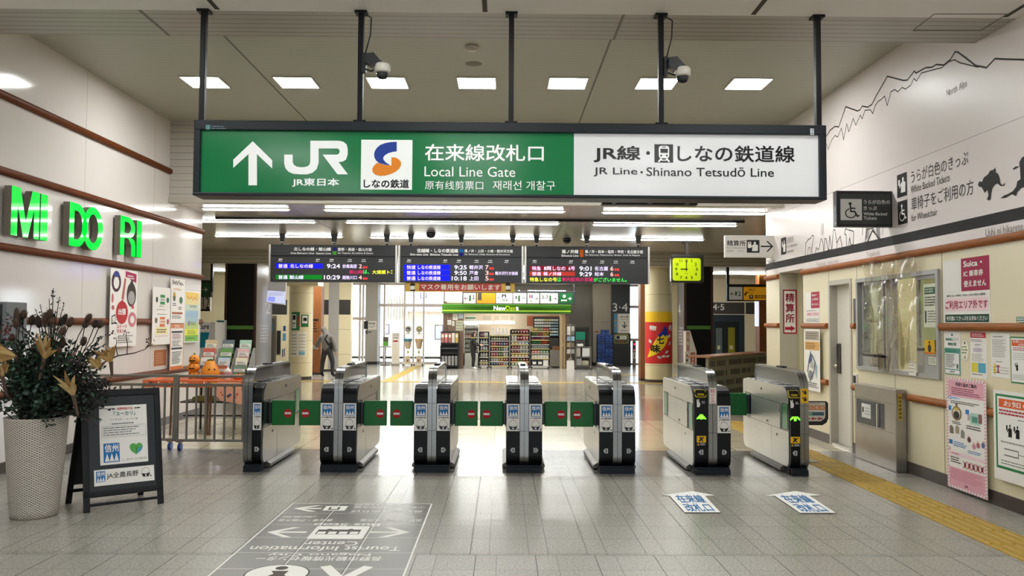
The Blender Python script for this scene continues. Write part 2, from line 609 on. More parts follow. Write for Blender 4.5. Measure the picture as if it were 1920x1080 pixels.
for y in (2.3, 4.3, 6.3):
    mb.box(XR - 0.0008, XR, y - 0.005, y + 0.005, 0.1, 2.28, SEAM2)
for px_ in (1772, 1680, 1610, 1557):
    y = XR * F / (px_ - VPX)
    for z0, z1 in (((0.1, 2.28),) if px_ in (1772,) else ((0.1, 1.02), (2.13, 2.28)) if px_ == 1680 else ((1.0, 2.28),)):
        mb.box(XR - 0.0008, XR, y - 0.006, y + 0.006, z0, z1, SEAM2)
for z in (3.3,):
    mb.box(XR - 0.0006, XR, -9, 13.7, z - 0.003, z + 0.003, SEAM)
# the print on the white panels
W = Pl(mb, (XR, 0, 0), (0, -1, 0), (0, 0, 1))
BK = ink('#1c1b1d'); GY = ink('#a09a94'); DG = ink('#2a2829')
W.poly([(-13.75, 2.447), (9, 2.447), (9, 2.552), (-13.75, 2.552)], BK, 1)
ridge = [(1540, 270), (1557, 244), (1566, 237), (1573, 238), (1586, 200), (1608, 208), (1613, 206), (1617, 199), (1627, 201), (1635, 196), (1643, 180), (1664, 143), (1695, 151), (1702, 150), (1715, 133), (1718, 137), (1736, 127), (1748, 126), (1756, 121), (1770, 122), (1783, 111), (1791, 97), (1797, 98), (1830, 123), (1850, 127), (1866, 110), (1885, 111), (1921, 112)]
W.line(ridge, 0.016, DG, 2, True)
ridge2 = [(1543, 276), (1550, 270), (1553, 280), (1560, 262), (1566, 254), (1571, 257), (1578, 240), (1582, 262), (1588, 232), (1592, 247), (1600, 222), (1605, 235), (1613, 216), (1617, 223), (1622, 207), (1632, 206), (1637, 213), (1641, 198), (1647, 190), (1653, 186), (1659, 180), (1664, 198), (1671, 172), (1678, 168), (1684, 172), (1692, 164), (1698, 167), (1708, 160), (1714, 147), (1719, 152), (1728, 137), (1750, 131), (1766, 127), (1779, 116), (1790, 112), (1801, 118), (1835, 126)]
W.line(ridge2, 0.011, DG, 2, True)
def wall_text(t, p_tl, p_br, m, bold=0.0):
    """corners of the line of text, top-left and bottom-right, as seen"""
    W.text(t, (p_tl[0], p_tl[1], p_br[0], p_br[1]), m, 2, bold, True)
wall_text('North Alps', (1774.7, 168.5), (1813.7, 166), ink('#b9b0a6'))
wall_text('うらが白色のきっぷ', (1708, 321), (1816, 308), DG)
wall_text('White Backed Tickets', (1708, 349.5), (1781, 339.5), DG)
wall_text('車椅子をご利用の方', (1709, 371), (1826, 364), DG)
wall_text('for Wheelchair', (1709, 403), (1758, 403), DG)
wall_text('Ushi ni hikarete.', (1848, 430), (1921, 431), ink('#8a837c'))
wall_text('Togakushi', (1625, 473.5), (1650, 480.5), ink('#b0a79f'))
wall_text('Yudanaka  Jigokudani', (1531, 493), (1572.5, 495), ink('#b0a79f'))
wall_text('精算所', (1476, 445.5), (1488, 454), ink('#8f8880'))
wall_text('Fare Adjustment', (1476, 460), (1495, 462), ink('#8f8880'))
W.rows((1476, 470, 1490, 472), 1, ink('#9a938b'), 2, 0.7, True)
# pictogram boxes
W.rect((1682, 329, 1701, 366), BK, 1, True)
W.rect((1683.5, 379, 1702, 418), BK, 1, True)
W.rect((1464.5, 447, 1474.5, 476), BK, 1, True)
def person_icon(pl, q, m, l=2, p=True):
    a0, b0, a1, b1 = pl.box(q, p)
    wd, h = a1 - a0, b1 - b0
    pl.disc(a0 + wd * .62, b0 + h * .78, min(wd, h) * .1, m, l, min(wd, h) * .12)
    pl.poly([(a0 + wd * .38, b0 + h * .1), (a0 + wd * .86, b0 + h * .1), (a0 + wd * .88, b0 + h * .6), (a0 + wd * .75, b0 + h * .66), (a0 + wd * .48, b0 + h * .66), (a0 + wd * .2, b0 + h * .42), (a0 + wd * .22, b0 + h * .36), (a0 + wd * .42, b0 + h * .48)], m, l)
    pl.rect((a0 + wd * .12, b0 + h * .5, a0 + wd * .3, b0 + h * .8), m, l)
def chair_icon(pl, q, m, l=2, p=True):
    a0, b0, a1, b1 = pl.box(q, p)
    wd, h = a1 - a0, b1 - b0
    def X(x, y):
        return (a0 + x * wd, b0 + y * h)
    pl.disc(*X(.42, .86), wd * .09, m, l, h * .08)
    t = h * .075
    pl.line([X(.43, .76), X(.45, .42), X(.68, .42), X(.82, .16), X(.92, .2)], t * 1.1, m, l)
    pl.line([X(.45, .6), X(.7, .6)], t, m, l)
    pl.line([X(.34 + .0, .56)] + [X(.45 + .3 * math.cos(math.radians(k)), .32 + .25 * math.sin(math.radians(k))) for k in range(110, 361, 25)], t * .8, m, l)
person_icon(W, (1682.5, 332, 1700.5, 362), WHITE)
chair_icon(W, (1684.5, 383, 1701, 414), WHITE)
person_icon(W, (1465.5, 449, 1474, 474), WHITE)
# monkeys by the hot spring, shrine gables, grass: thin line drawing
def outline(pts, wd=0.012, m=DG):
    W.line(pts, wd, m, 2, True)
outline([(1510, 481), (1511, 456), (1515, 450), (1521, 446), (1523, 441), (1526, 443), (1524, 456), (1522, 468), (1524, 479)])
outline([(1514, 480), (1516, 465), (1519, 464), (1520, 479)], 0.009)
outline([(1528, 478), (1531, 464), (1534, 468), (1536, 466), (1540, 447), (1543, 455), (1545, 474)])
outline([(1545, 474), (1547, 448), (1549, 447), (1552, 464), (1554, 468), (1556, 442), (1558, 456), (1560, 468), (1552, 469)])
outline([(1560, 470), (1563, 431), (1566, 431), (1569, 455), (1576, 443), (1579, 465)])
outline([(1569, 468), (1570, 453)], 0.009)
outline([(1585, 430), (1584, 439), (1587, 441), (1588, 464), (1591, 462), (1593, 446), (1596, 460), (1600, 458), (1601, 434), (1596, 432), (1590, 431), (1586, 428), (1585, 432)])
outline([(1622, 458), (1626, 430), (1637, 428), (1648, 450)], 0.012)
outline([(1626, 455), (1636, 432), (1650, 448)], 0.02)
for k in range(6):
    outline([(1623 + k * 1.2, 450 - k), (1624 + k * 1.2, 425)], 0.006, ink('#6a6566'))
    outline([(1645 + k * 1.0, 446), (1643 + k * 1.3, 424)], 0.006, ink('#6a6566'))
for x in (1540, 1543, 1617, 1655):
    outline([(x, 440), (x + 1, 420)], 0.02, ink('#b7adaa'))
for a in (-14, -8, -3, 2, 7, 12):
    outline([(1447, 497), (1447 + a * .55, 484 + abs(a) * .3)], 0.014)
# running woman and ox, flat black
woman = [(1834, 346), (1837, 340), (1842, 341), (1845, 333), (1853, 327), (1857, 320), (1864, 318), (1866, 314), (1868, 319), (1867, 323), (1872, 326), (1875, 335), (1876, 344), (1881, 347), (1885, 342), (1884, 348), (1877, 349), (1871, 344), (1866, 346), (1861, 353), (1859, 364), (1858, 374), (1855, 376), (1851, 374), (1854, 366), (1852, 356), (1847, 362), (1843, 354), (1840, 350), (1837, 351)]
W.poly(woman, BK, 2, True)
ox = [(1876, 372), (1884, 366), (1890, 364), (1900, 358), (1906, 350), (1908, 340), (1914, 336), (1913, 312), (1902, 318), (1899, 317), (1905, 312), (1912, 312), (1912, 304), (1916, 296), (1940, 280), (1990, 262), (2010, 330), (1985, 350), (1960, 345), (1945, 349), (1928, 350), (1916, 352), (1908, 360), (1906, 368), (1898, 364), (1886, 371)]
W.poly(ox, BK, 2, True)
struct(mb, 'wall_right', 'white mural wall with a mountain line drawing above cream panels')

for nm, z, segs in (('trim_20', 2.315, ((-9, 12.08), (13.1, 13.75))),
                    ('trim_21', 1.55, ((-9, WIN[0] - 0.02), (WIN[1] + 0.03, DOOR[0] - 0.04), (DOOR[1] + 0.04, 12.06), (13.1, 13.75))),
                    ('trim_22', 0.80, ((-9, 8.9), (10.05, DOOR[0] - 0.04), (DOOR[1] + 0.04, 12.06), (13.1, 13.75)))):
    mb = MB()
    for y0, y1 in segs:
        mb.prism([(XR + 0.01, z - 0.038), (XR - 0.03, z - 0.036), (XR - 0.045, z - 0.012), (XR - 0.045, z + 0.014), (XR - 0.03, z + 0.034), (XR + 0.01, z + 0.036)], y0, y1, 1, WOOD, True)
    struct(mb, nm, 'wooden handrail along the cream wall')
mb = MB()
for y0, y1 in ((-9, DOOR[0]), (DOOR[1], 12.06), (13.1, 13.75)):
    mb.box(XR - 0.015, XR, y0, y1, 0, 0.12, M('#463b36', 0.4))
struct(mb, 'baseboard_right')

# grey door
mb = MB()
FR = M('#b9b3a8', 0.4)
y0, y1, zt = DOOR
mb.box(XR - 0.012, XR + 0.12, y0, y0 + 0.05, 0, zt, FR)
mb.box(XR - 0.012, XR + 0.12, y1 - 0.05, y1, 0, zt, FR)
mb.box(XR - 0.012, XR + 0.12, y0 + 0.05, y1 - 0.05, zt - 0.06, zt, FR)
mb.box(XR - 0.005, XR + 0.12, y0 + 0.05, y1 - 0.05, 0, 0.03, STEEL)
mb.box(XR + 0.09, XR + 0.12, y0 + 0.05, y1 - 0.05, 0.02, zt - 0.06, M('#d6d1c4', 0.35))
D = Pl(mb, (XR + 0.09, 0, 0), (0, -1, 0), (0, 0, 1))
for k in range(7):
    D.line([(-10.63 + RND.uniform(-.01, .01), 1.62 - k * .045), (-10.6 + RND.uniform(-.02, .02), 1.6 - k * .045)], 0.012, ink('#8d8578'))
o = struct(mb, 'door_1', 'narrow grey steel staff door in the cream wall')
mb = MB()
hy = y1 - 0.13
mb.bbox(XR + 0.055, XR + 0.09, hy - 0.035, hy + 0.035, 0.93, 1.32, M('#5a544c', 0.35, 0.6), 0.008)
mb.box(XR + 0.05, XR + 0.056, hy - 0.022, hy + 0.022, 1.12, 1.3, M('#15161a', 0.3))
mb.ball((XR + 0.035, hy + 0.0, 1.03), 0.028, M('#cfc8bb', 0.2, 1.0))
mb.build('door_handle', o)

# ticket window
mb = MB()
GF = M('#a9a8a6', 0.35, 0.3)
wy0, wy1, wz0, wz1 = WIN
def wframe(mb, y0, y1, z0, z1, t, x0, x1, m):
    mb.box(x0, x1, y0, y0 + t, z0, z1, m); mb.box(x0, x1, y1 - t, y1, z0, z1, m)
    mb.box(x0, x1, y0 + t, y1 - t, z0, z0 + t, m); mb.box(x0, x1, y0 + t, y1 - t, z1 - t, z1, m)
wframe(mb, wy0, wy1, wz0, wz1, 0.045, XR - 0.03, XR + 0.14, GF)
def wy(px_):
    return XR * F / (px_ - VPX)
o = struct(mb, 'window_1', 'grey framed ticket office window with sliding panes')
for pa, pb, xx, lower in ((1616, 1656, XR + 0.02, 0.19), (1722, 1764, XR + 0.0, 0.30)):
    b, a = wy(pa), wy(pb)
    mb = MB()
    mb.box(xx, xx + 0.03, a, b, wz0 + 0.045, wz0 + lower, GF)
    wframe(mb, a, b, wz0 + lower - 0.03, wz1 - 0.045, 0.04, xx, xx + 0.03, GF)
    s_ = mb.build('sash', o)
    mb = MB()
    mb.box(xx + 0.012, xx + 0.016, a + 0.04, b - 0.04, wz0 + lower, wz1 - 0.08, clear('#e8f0ea', 0.86, 0.1))
    mb.build('pane', s_)
mb = MB()
b, a = wy(1657), wy(1672)
mb.box(XR + 0.05, XR + 0.09, a, b, wz0 + 0.045, wz1 - 0.045, GF)
mb.build('mullion', o)
# office behind the window
oc = M('#d9d2a8', 0.5)
for nm, q, m in (('wall_office_near', (XR + T, 7.6, 6.8, 6.9, 0, 2.7), oc), ('wall_office_far', (XR + T, 7.6, 11.6, 11.7, 0, 2.7), oc), ('wall_office_back', (7.5, 7.6, 6.9, 11.6, 0, 2.7), oc),
                 ('ceiling', (XR + T, 7.6, 6.8, 11.7, 2.7, 2.8), M('#e0dccb', 0.5)), ('floor', (XR + T, 7.6, 6.8, 11.7, -0.02, 0), M('#8d8674', 0.4))):
    mb = MB()
    mb.box(*q, m)
    struct(mb, nm, 'pale yellow room behind the ticket window')
mb = MB()
mb.box(5.4, 5.55, 8.0, 10.6, 2.66, 2.69, lamp(16.0))
tag(mb.build('office_light', None, (5.47, 9.3, 2.68)), 'fluorescent light on the ceiling of the ticket office', 'light')
mb = MB()
mb.box(XR + T + 0.02, XR + 0.8, 8.3, 10.15, 0.95, 1.0, M('#6b5a40', 0.4))
mb.box(XR + T + 0.03, XR + 0.75, 8.35, 10.1, 0, 0.95, M('#8a7a5c', 0.5))
tag(mb.build('office_counter', None, (XR + 0.35, 9.2, 0)), 'brown counter just inside the ticket window', 'counter')
mb = MB()
mb.box(7.0, 7.45, 9.4, 11.4, 0, 2.0, M('#a7ab8f', 0.4, 0.3))
for y in (9.9, 10.4, 10.9):
    mb.box(6.985, 7.0, y - 0.004, y + 0.004, 0.05, 1.95, GAP)
tag(mb.build('locker', None, (7.2, 10.4, 0)), 'grey green steel locker at the back of the ticket office', 'cabinet')
mb = MB()
mb.box(4.8, 4.9, 8.9, 9.4, 1.08, 1.4, M('#2a2c2c', 0.4)); mb.box(4.82, 4.88, 9.1, 9.2, 1.0, 1.1, M('#33312e', .5))
tag(mb.build('office_monitor', None, (5.2, 9.2, 0)), 'dark computer monitor behind the ticket window', 'monitor')

# concourse shell
m_beige = M('#d8cda9', 0.4)
m_dk = M('#2b2726', 0.4)
mb = MB()
mb.box(-12, -5.12, YL - 0.1, YL, 0, LOW, m_beige)
mb.box(-12.2, -12, YL - 0.1, 34, 0, LOW + 0.1, m_beige)
struct(mb, 'wall_side', 'beige side wall of the far concourse')
mb = MB()
mb.box(XR + T, 12, YR - 0.1, YR, 0, LOW, m_beige)
mb.box(12, 12.2, YR - 0.1, 34, 0, LOW + 0.1, m_beige)
struct(mb, 'wall_side', 'beige side wall beyond the fare adjustment corner')
# back wall, left stretch
mb = MB()
YW = 27.0
xa, xb = -12, at(658, 600, YW).x
mb.box(xa, xb, YW, YW + 0.3, 0, LOW2, m_beige)
mb.box(-12, at(654, 600, 32.4).x, 32.4, 32.6, 0, LOW2, m_beige)
P = front(mb, YW)
for x0, x1 in ((490, 538), (600, 617), (634, 657)):
    P.rect((x0, 562, x1, 590), m_dk, 1, True)
P.rect((617, 520, 634, 700), M('#9d9a95', 0.4), 1, True)
for y in (617, 664):
    P.rect((600, y, 657, y + 1), M('#9b916f', 0.5), 2, True)
P.rect((505, 692, 657, 701), M('#2d2724', 0.5), 2, True)
struct(mb, 'wall_back', 'beige tiled wall with a dark band beyond the gates')
# back right
mb = MB()
YW2 = 27.5
x0, x1 = at(1330, 600, YW2).x, 12
mb.box(x0, x1, YW2, YW2 + 0.3, 0, LOW2, M('#e0d3b4', 0.4))
P = front(mb, YW2)
P.rect((1334, 567, 1396, 589), M('#3d3735', 0.4), 1, True)
P.rect((1398, 567, 1440, 589), M('#3d3735', 0.4), 1, True)
for y in (566, 589):
    P.rect((1334, y, 1440, y + 1.5), M('#e6e0d0', 0.4), 2, True)
P.text('4·5', (1336, 570, 1358, 581.5), WHITE, 2, 0.01, True)
struct(mb, 'wall_back', 'cream wall with a dark band reading 4·5')
mb = MB()
P = front(mb, YW2 - 0.005)
for q, m in (((1335, 590, 1396, 668), M('#26313a', 0.35)), ((1340, 603, 1386, 668), M('#1e2529', 0.25))):
    P.rect(q, m, 1 if m is not None and q[0] == 1335 else 2, True)
P.rect((1342, 615, 1354, 668), M('#5d6664', 0.2), 3, True)
P.rect((1365, 614, 1378, 668), M('#7f7a1e', 0.3), 3, True)
P.rect((1368, 648, 1374, 655), M('#c8c49a', 0.3), 4, True)
P.rect((1345, 648, 1350, 655), M('#c8c49a', 0.3), 4, True)
P.frame((1335, 590, 1396, 668), 0.04, M('#39454c', 0.3, 0.5), 4, True)
a0, b0, a1, b1 = P.box((1335, 590, 1396, 668), True)
mb.box(a0, a1, YW2 - 0.003, YW2 + 0.01, 0, b0, M('#26313a', 0.35))
struct(mb, 'door_2', 'dark lift doors with a yellow green glass strip')

# back : pale pillar, glazed front, shop surround
YG = 32.4
OUTW = M('#f1e6cf', 0.7)
MUL = M('#d9ccc6', 0.4)
def glazing(name, label, x0, x1, zb, zt, xs, zs, Y=YG, t=0.06):
    mb = MB()
    mb.box(x0, x1, Y, Y + 0.1, zb, zb + t, MUL); mb.box(x0, x1, Y, Y + 0.1, zt - t, zt, MUL)
    for x in [x0] + list(xs) + [x1 - t]:
        mb.box(x, x + t, Y - 0.02, Y + 0.12, zb, zt, MUL)
    for z in zs:
        mb.box(x0, x1, Y - 0.01, Y + 0.11, z, z + t * 1.8, MUL)
    o = struct(mb, name, label)
    mb = MB()
    mb.box(x0, x1, Y + 0.045, Y + 0.05, zb, zt, clear('#f6fbff', 0.96, 0.06))
    mb.build('glass', o)
    return o
gx = lambda p, Y=YG: at(p, 600, Y).x
zt_ = LOW2
glazing('window_2', 'tall bright glazed front with a transom beam', gx(705), gx(871), 0, zt_, [gx(719), gx(757), gx(774), gx(793), gx(831)], [at(760, 575, YG).z], YG)
glazing('window_3', 'bright glazed doors beside the grey pillar', gx(655), gx(690), 0, zt_, [gx(673), gx(679)], [at(670, 600, YG).z], YG)
glazing('window_4', 'bright glazed slot beyond the dark platform sign', gx(1178), gx(1206), 0, zt_, [], [at(1190, 578, YG).z, 0.9], YG)
mb = MB()
gw = M('#8d8578', 0.4, noise=0.03, nscale=3)
mb.box(gx(871), gx(1178), YG + 0.3, YG + 0.5, 0, 2.3, gw)
mb.box(gx(871), gx(1178), YG + 0.3, YG + 0.5, 2.85, LOW2, gw)
for p in (871, 958, 975, 1062):
    mb.box(gx(p), gx(p) + (1.6 if p == 871 else 0.3 if p < 1062 else 2.4), YG + 0.3, YG + 0.5, 2.3, 2.85, gw)
mb.box(gx(1206), at(1340, 600, YW2).x + 1, YG, YG + 0.3, 0, LOW2, m_beige)
struct(mb, 'wall_back', 'grey wall behind the convenience store')
mb = MB()
mb.box(gx(950), gx(1070), YG + 0.36, YG + 0.4, 2.3, 2.85, clear('#f6fbff', 0.96, 0.06))
struct(mb, 'window_5', 'strip of bright high windows over the convenience store')
# hall behind the viewer: glazed end wall
mb = MB()
for x in (-5.0, -2.7, -0.4, 1.9, 4.2):
    mb.box(x - 0.08, x + 0.08, -9, -8.8, 0, SOF, M('#cfcac2', 0.4))
mb.box(-5.3, 4.7, -9, -8.8, 0, 0.9, M('#8f8a82', 0.4)); mb.box(-5.3, 4.7, -9, -8.8, 2.2, SOF, M('#8f8a82', 0.4))
struct(mb, 'window_6', 'glazed end of the hall behind the viewer')
# outside
mb = MB()
mb.box(-40, 40, 34.0, 60, -0.3, -0.1, M('#c9c2b8', 0.8))
mb.box(-40, 40, -40, -9.2, -0.3, -0.1, M('#b9b4ac', 0.8))
struct(mb, 'ground_outside', 'sunlit paving outside the glazed front')
# ------------------------------------------------------------------ buildings outside
t = thing('building', 'pale cream building with a mauve eave seen through the glazed front', 'building', (-4, 40, 0))
mb = MB()
mb.box(-10, -1.8, 39, 45, 0, 7, M('#efe2c6', 0.8))
P = front(mb, 39)
for z in (0.5, 1.0, 1.5, 2.0, 2.5):
    P.rect((-4.4, z, -1.8, z + 0.02), ink('#e3b48a'), 1)
for x in (-4.2, -3.4, -2.6):
    P.rect((x, 0, x + 0.02, 2.9), ink('#e3b48a'), 1)
mb.build('wall', t)
mb = MB()
mb.prism([(38.2, 2.2), (39.05, 2.75), (39.05, 2.62), (38.2, 2.08)], -4.35, -1.8, 0, M('#b5a3b4', 0.6))
mb.build('roof', t)
for p0, p1, q0, q1 in ((815, 831, 609, 637), (720, 730, 608, 627), (788, 800, 545, 560)):
    a, b = at(p0, q0, 38.95), at(p1, q1, 38.95)
    mb = MB()
    P = front(mb, 38.95)
    P.rect((a.x, b.z, b.x, a.z), M('#b7bcc4', 0.3), 1)
    P.frame((a.x, b.z, b.x, a.z), 0.05, ink('#6d6670'), 2)
    mb.box(a.x, b.x, 38.952, 39.0, b.z, a.z, ink('#6d6670'))
    mb.build('window', t)
for k in range(9):
    x = at(719 + k * 5.4, 600, 38.9).x
    mb = MB()
    mb.box(x, x + 0.06, 38.85, 39, 1.7, 2.9, M('#d3ccc4', 0.6))
    mb.build('louver', t)

# ------------------------------------------------------------------ lights
def ceiling_panel(px0, px1, py0, py1, label):
    c = fl((px0 + px1) / 2, (py0 + py1) / 2, CEIL)
    t = thing('ceiling_panel_light', label, 'light', (c.x, c.y, CEIL), 0, 'square ceiling lights in a row')
    mb = MB()
    h = 0.235
    mb.box(c.x - h, c.x + h, c.y - h, c.y + h, CEIL - 0.012, CEIL - 0.006, lamp(PANEL_E))
    mb.build('diffuser', t)
    mb = MB()
    for a, b, e, f in ((-h - .015, h + .015, -h - .015, -h), (-h - .015, h + .015, h, h + .015), (-h - .015, -h, -h, h), (h, h + .015, -h, h)):
        mb.box(c.x + a, c.x + b, c.y + e, c.y + f, CEIL - 0.016, CEIL, M('#cfcac0', 0.4))
    mb.build('frame', t)
for k, cx in enumerate((385, 556, 727, 894, 1064, 1231, 1403)):
    ceiling_panel(cx - 35, cx + 35, 143 + k * 0.5, 163 + k * 0.5, ['square ceiling light crossed by the hanging sign\'s outer pole over its green end', 'square ceiling light above the white up arrow', 'square ceiling light partly covered by the security camera over the green panel',
      'square ceiling light just below the round speaker', 'square ceiling light next beyond the middle pole, over the white panel', 'square ceiling light partly covered by the security camera over the white panel', 'square ceiling light closest to the mountain mural'][k])
def linear_light(x0, x1, y, n, label):
    a, b = fl(x0, y, LOW), fl(x1, y, LOW)
    Y = (a.y + b.y) / 2
    t = thing('linear_ceiling_light', label, 'light', ((a.x + b.x) / 2, Y, LOW), 0, 'linear tube lights under the metal ceiling')
    L = (b.x - a.x) / n
    for k in range(n):
        mb = MB()
        xa, xb = a.x + k * L + 0.01, a.x + (k + 1) * L - 0.01
        mb.prism([(Y - 0.05, LOW - 0.012), (Y + 0.05, LOW - 0.012), (Y + 0.035, LOW - 0.03), (Y - 0.035, LOW - 0.03)], xa, xb, 0, lamp(TUBE_E))
        mb.build('tube', t)
    mb = MB()
    mb.box(a.x - 0.03, b.x + 0.03, Y - 0.075, Y + 0.075, LOW - 0.013, LOW, M('#d8d2c6', 0.4))
    mb.build('housing', t)
LN = ((383, 540, 391, 1, 'single tube light in the row right behind the hanging sign, nearest the white wall'), (612, 1058, 394, 2, 'double tube light in the row right behind the hanging sign, middle of the row'), (1130, 1436, 398, 2, 'double tube light in the row right behind the hanging sign, nearest the mural wall'),
      (290, 588, 414, 2, 'tube light in the second row back, nearest the white wall'), (652, 1048, 417, 2, 'double tube light in the second row back, middle of the row'), (1112, 1382, 421, 2, 'double tube light in the second row back, nearest the mural wall'),
      (407, 640, 442, 2, 'double tube light above the departure board for the 9:24 train'), (697, 1036, 445, 2, 'double tube light above the departure board with three blue lines'), (1090, 1320, 448, 2, 'double tube light above the departure board with the red lines'))
for a in LN:
    linear_light(*a)
# low concourse lights
def low_light(x0, x1, y, label):
    a, b = fl(x0, y, LOW2), fl(x1, y, LOW2)
    mb = MB()
    mb.box(a.x, b.x, a.y - 0.06, a.y + 0.06, LOW2 - 0.03, LOW2 - 0.005, lamp(TUBE_E * 1.9))
    tag(mb.build('tube_light', None, ((a.x + b.x) / 2, a.y, LOW2)), label, 'light', 'tube lights in the far low ceiling')
for x0, x1, y, lb in ((378, 421, 506, 'thin tube light in the far ceiling over the green arrow sign, upper one'), (378, 421, 516, 'thin tube light in the far ceiling over the green arrow sign, lower one'),
                      (1336, 1437, 512, 'thin tube light in the far ceiling above the yellow exit sign, upper one'), (1336, 1437, 523, 'thin tube light in the far ceiling above the yellow exit sign, lower one'),
                      (1216, 1256, 511, 'thin tube light in the far ceiling beside the yellow clock'),
                      (700, 1000, 506, 'long tube light in the far ceiling hidden behind the departure boards'), (500, 680, 520, 'unseen tube light in the far ceiling above the column with the green notice'), (700, 830, 520, 'unseen tube light in the far ceiling above the glazed front'), (850, 1150, 520, 'long unseen tube light in the far ceiling over the shop front'), (700, 1180, 500, 'longest tube light in the far ceiling, unseen behind the boards'), (440, 690, 506, 'unseen tube light in the far ceiling behind the first departure board')):  # tubes unseen behind the boards, more added to brighten the concourse
    low_light(x0, x1, y, lb)
# unseen light panels added overhead to brighten the near floor and walls
for k, (x, y) in enumerate([(x, y) for y in (5.6, 3.4, 0.8, -2, -5) for x in (-3.2, -0.4, 2.4)]):
    mb = MB()
    mb.box(x - 0.6, x + 0.6, y - 0.3, y + 0.3, SOF - 0.02, SOF - 0.003, lamp(HALL_E))
    tag(mb.build('hall_fill_light', None, (x, y, SOF)), 'unseen flat light panel added in the smooth ceiling to light the hall', 'light', 'added light panels of the hall')

# little black dome cameras on the metal ceiling
for px_, py_, lb in ((808, 436, 'black dome camera on the metal ceiling above the middle departure board'), (1063, 447, 'black dome camera on the metal ceiling above the board with red rows')):
    c = fl(px_, py_, LOW)
    mb = MB()
    mb.lathe([(.09, 0), (.1, -.03), (.085, -.07), (.05, -.11), (0, -.12)], (c.x, c.y, LOW), M('#141416', .15), 20)
    tag(mb.build('dome_camera', None, (c.x, c.y, LOW)), lb, 'camera')
# ------------------------------------------------------------------ hanging sign
YG1 = YS0
def sx(p, y=300):
    return at(p, y, YG1).x
t = thing('hanging_sign', 'long dark framed sign hung from the ceiling, half green and half white', 'sign', (0.05, YG1, SOF))
x0, x1 = at(372, 300, YG1).x, at(1540, 300, YG1).x
z0, z1 = at(957, 374.5, YG1).z, at(957, 236, YG1).z
FRM = M('#141b23', 0.4, spec=.35)
mb = MB()
yb, yf = YG1 + 0.13, YG1 - 0.12
gz0, gz1 = at(957, 368.5, YG1).z, at(957, 254, YG1).z
gx0, gx1 = at(384, 300, YG1).x, at(1527, 300, YG1).x
mb.bbox(x0, x1, yf, yb, gz1, z1, FRM, 0.008)
mb.bbox(x0, x1, yf, yb, z0, gz0, FRM, 0.006)
mb.bbox(x0, gx0, yf + .003, yb - .003, z0 + .002, z1 - .002, FRM, 0.006)
mb.bbox(gx1, x1, yf + .003, yb - .003, z0 + .002, z1 - .002, FRM, 0.006)
mb.box(x0 + .01, x1 - .01, yf + 0.04, yb, z0 + .01, z1 - .01, FRM)
P = front(mb, yf)
P.rect((386, 234, 394, 243), ink('#5f8c8c'), 1, True)
P.rows((396, 235, 426, 243), 2, ink('#6d7a84'), 1, 0.5, True, 0.2)
P.rect((1519, 241, 1526, 253), ink('#c5ccd2'), 1, True)
P.text('Z', (1521, 243, 1525, 251), ink('#33414d'), 2, 0, True)
mb.build('frame', t)
# the printed pane; everything measured on the face plane
YP = YG1 - 0.085
GRN, SW = M('#0b6a3c', 0.14, 0, 0.12, 0.5), M('#d9dadd', 0.12, 0, 0.1, 0.5)
SWI, SBI = M('#e8ebea', 0.2, 0, 0.1), M('#15171b', 0.2)
mb = MB()
xs = at(1076, 310, YP).x
P = front(mb, YP)
P.rect((gx0 - .002, gz0 - .002, xs, gz1 + .002), GRN, 0)
ar = [(474, 265), (510.5, 300.5), (510.5, 316), (482, 289), (482, 347.5), (466, 347.5), (466, 289), (437.5, 315), (437.5, 299.5)]
P.poly(ar, SWI, 2, True)
# JR mark
def curve(*a):
    return list(a)
Jm = [(533, 290), (549, 290), (549, 304), (551, 309), (556, 312.5), (563, 313.5), (570, 313.5), (577, 312), (581, 308), (582, 302), (582, 264), (636, 264), (644, 266), (650, 271), (652, 279), (652, 290), (649, 299), (643, 303), (635, 304), (652.5, 327), (633, 327), (605, 290), (631, 290), (635, 289), (637, 285), (636.5, 281), (633, 278.5), (597.5, 278.5), (597.5, 306), (594, 317), (586, 324), (576, 327), (564, 327), (550, 326), (541, 322), (535, 315), (533, 306)]
P.poly(Jm, SWI, 2, True)
P.text('JR東日本', (548, 334, 636, 351), SWI, 2, 0.02, True)
P.rect((677.5, 262, 772.5, 356), SWI, 2, True)
blue = [(744, 266), (744, 284), (736, 285), (728, 287.5), (721.5, 291.5), (718.5, 296), (719.5, 300), (724, 305), (732, 310), (722, 309), (711, 306), (705, 301), (702, 295), (701.5, 289), (703, 283), (707, 277), (713, 272), (722, 268.5), (733, 266.5)]
P.poly(blue, M('#1b3fa0', 0.2), 3, True)
orange = [(734, 295), (742, 295.5), (748, 299), (752, 304), (752, 310), (749, 316), (742, 322), (733, 326.5), (722, 329.5), (713, 330), (704, 328), (699, 323), (698, 317), (701, 311), (707, 305.5), (711, 306.5), (722, 309.5), (734, 310.5)]
P.poly(orange, M('#ee8a1e', 0.2), 4, True)
P.text('しなの鉄道', (682, 336, 767, 353), SBI, 3, 0.025, True)
P.text('在来線改札口', (797, 270, 1019.5, 303), SWI, 2, 0.012, True)
P.text('Local Line Gate', (796, 312, 966, 332), SWI, 2, 0.0, True)
P.text('原有线剪票口', (797, 339, 906, 356), SWI, 2, 0.0, True)
P.text('재래선 개찰구', (924, 338.5, 1041, 357), SWI, 2, 0.0, True)
mb.build('green_panel', t, label='green panel with white arrow and railway marks')
mb = MB()
P = front(mb, YP)
P.rect((xs, gz0 - .002, gx1 + .002, gz1 + .002), SW, 0)
P.text('JR線', (1113, 273, 1201, 305), SBI, 2, 0.018, True)
a, b = P.px(1215, 287)
P.disc(a, b, 0.016, SBI, 2)
P.rect((1227, 270.5, 1262, 305), SBI, 2, True)
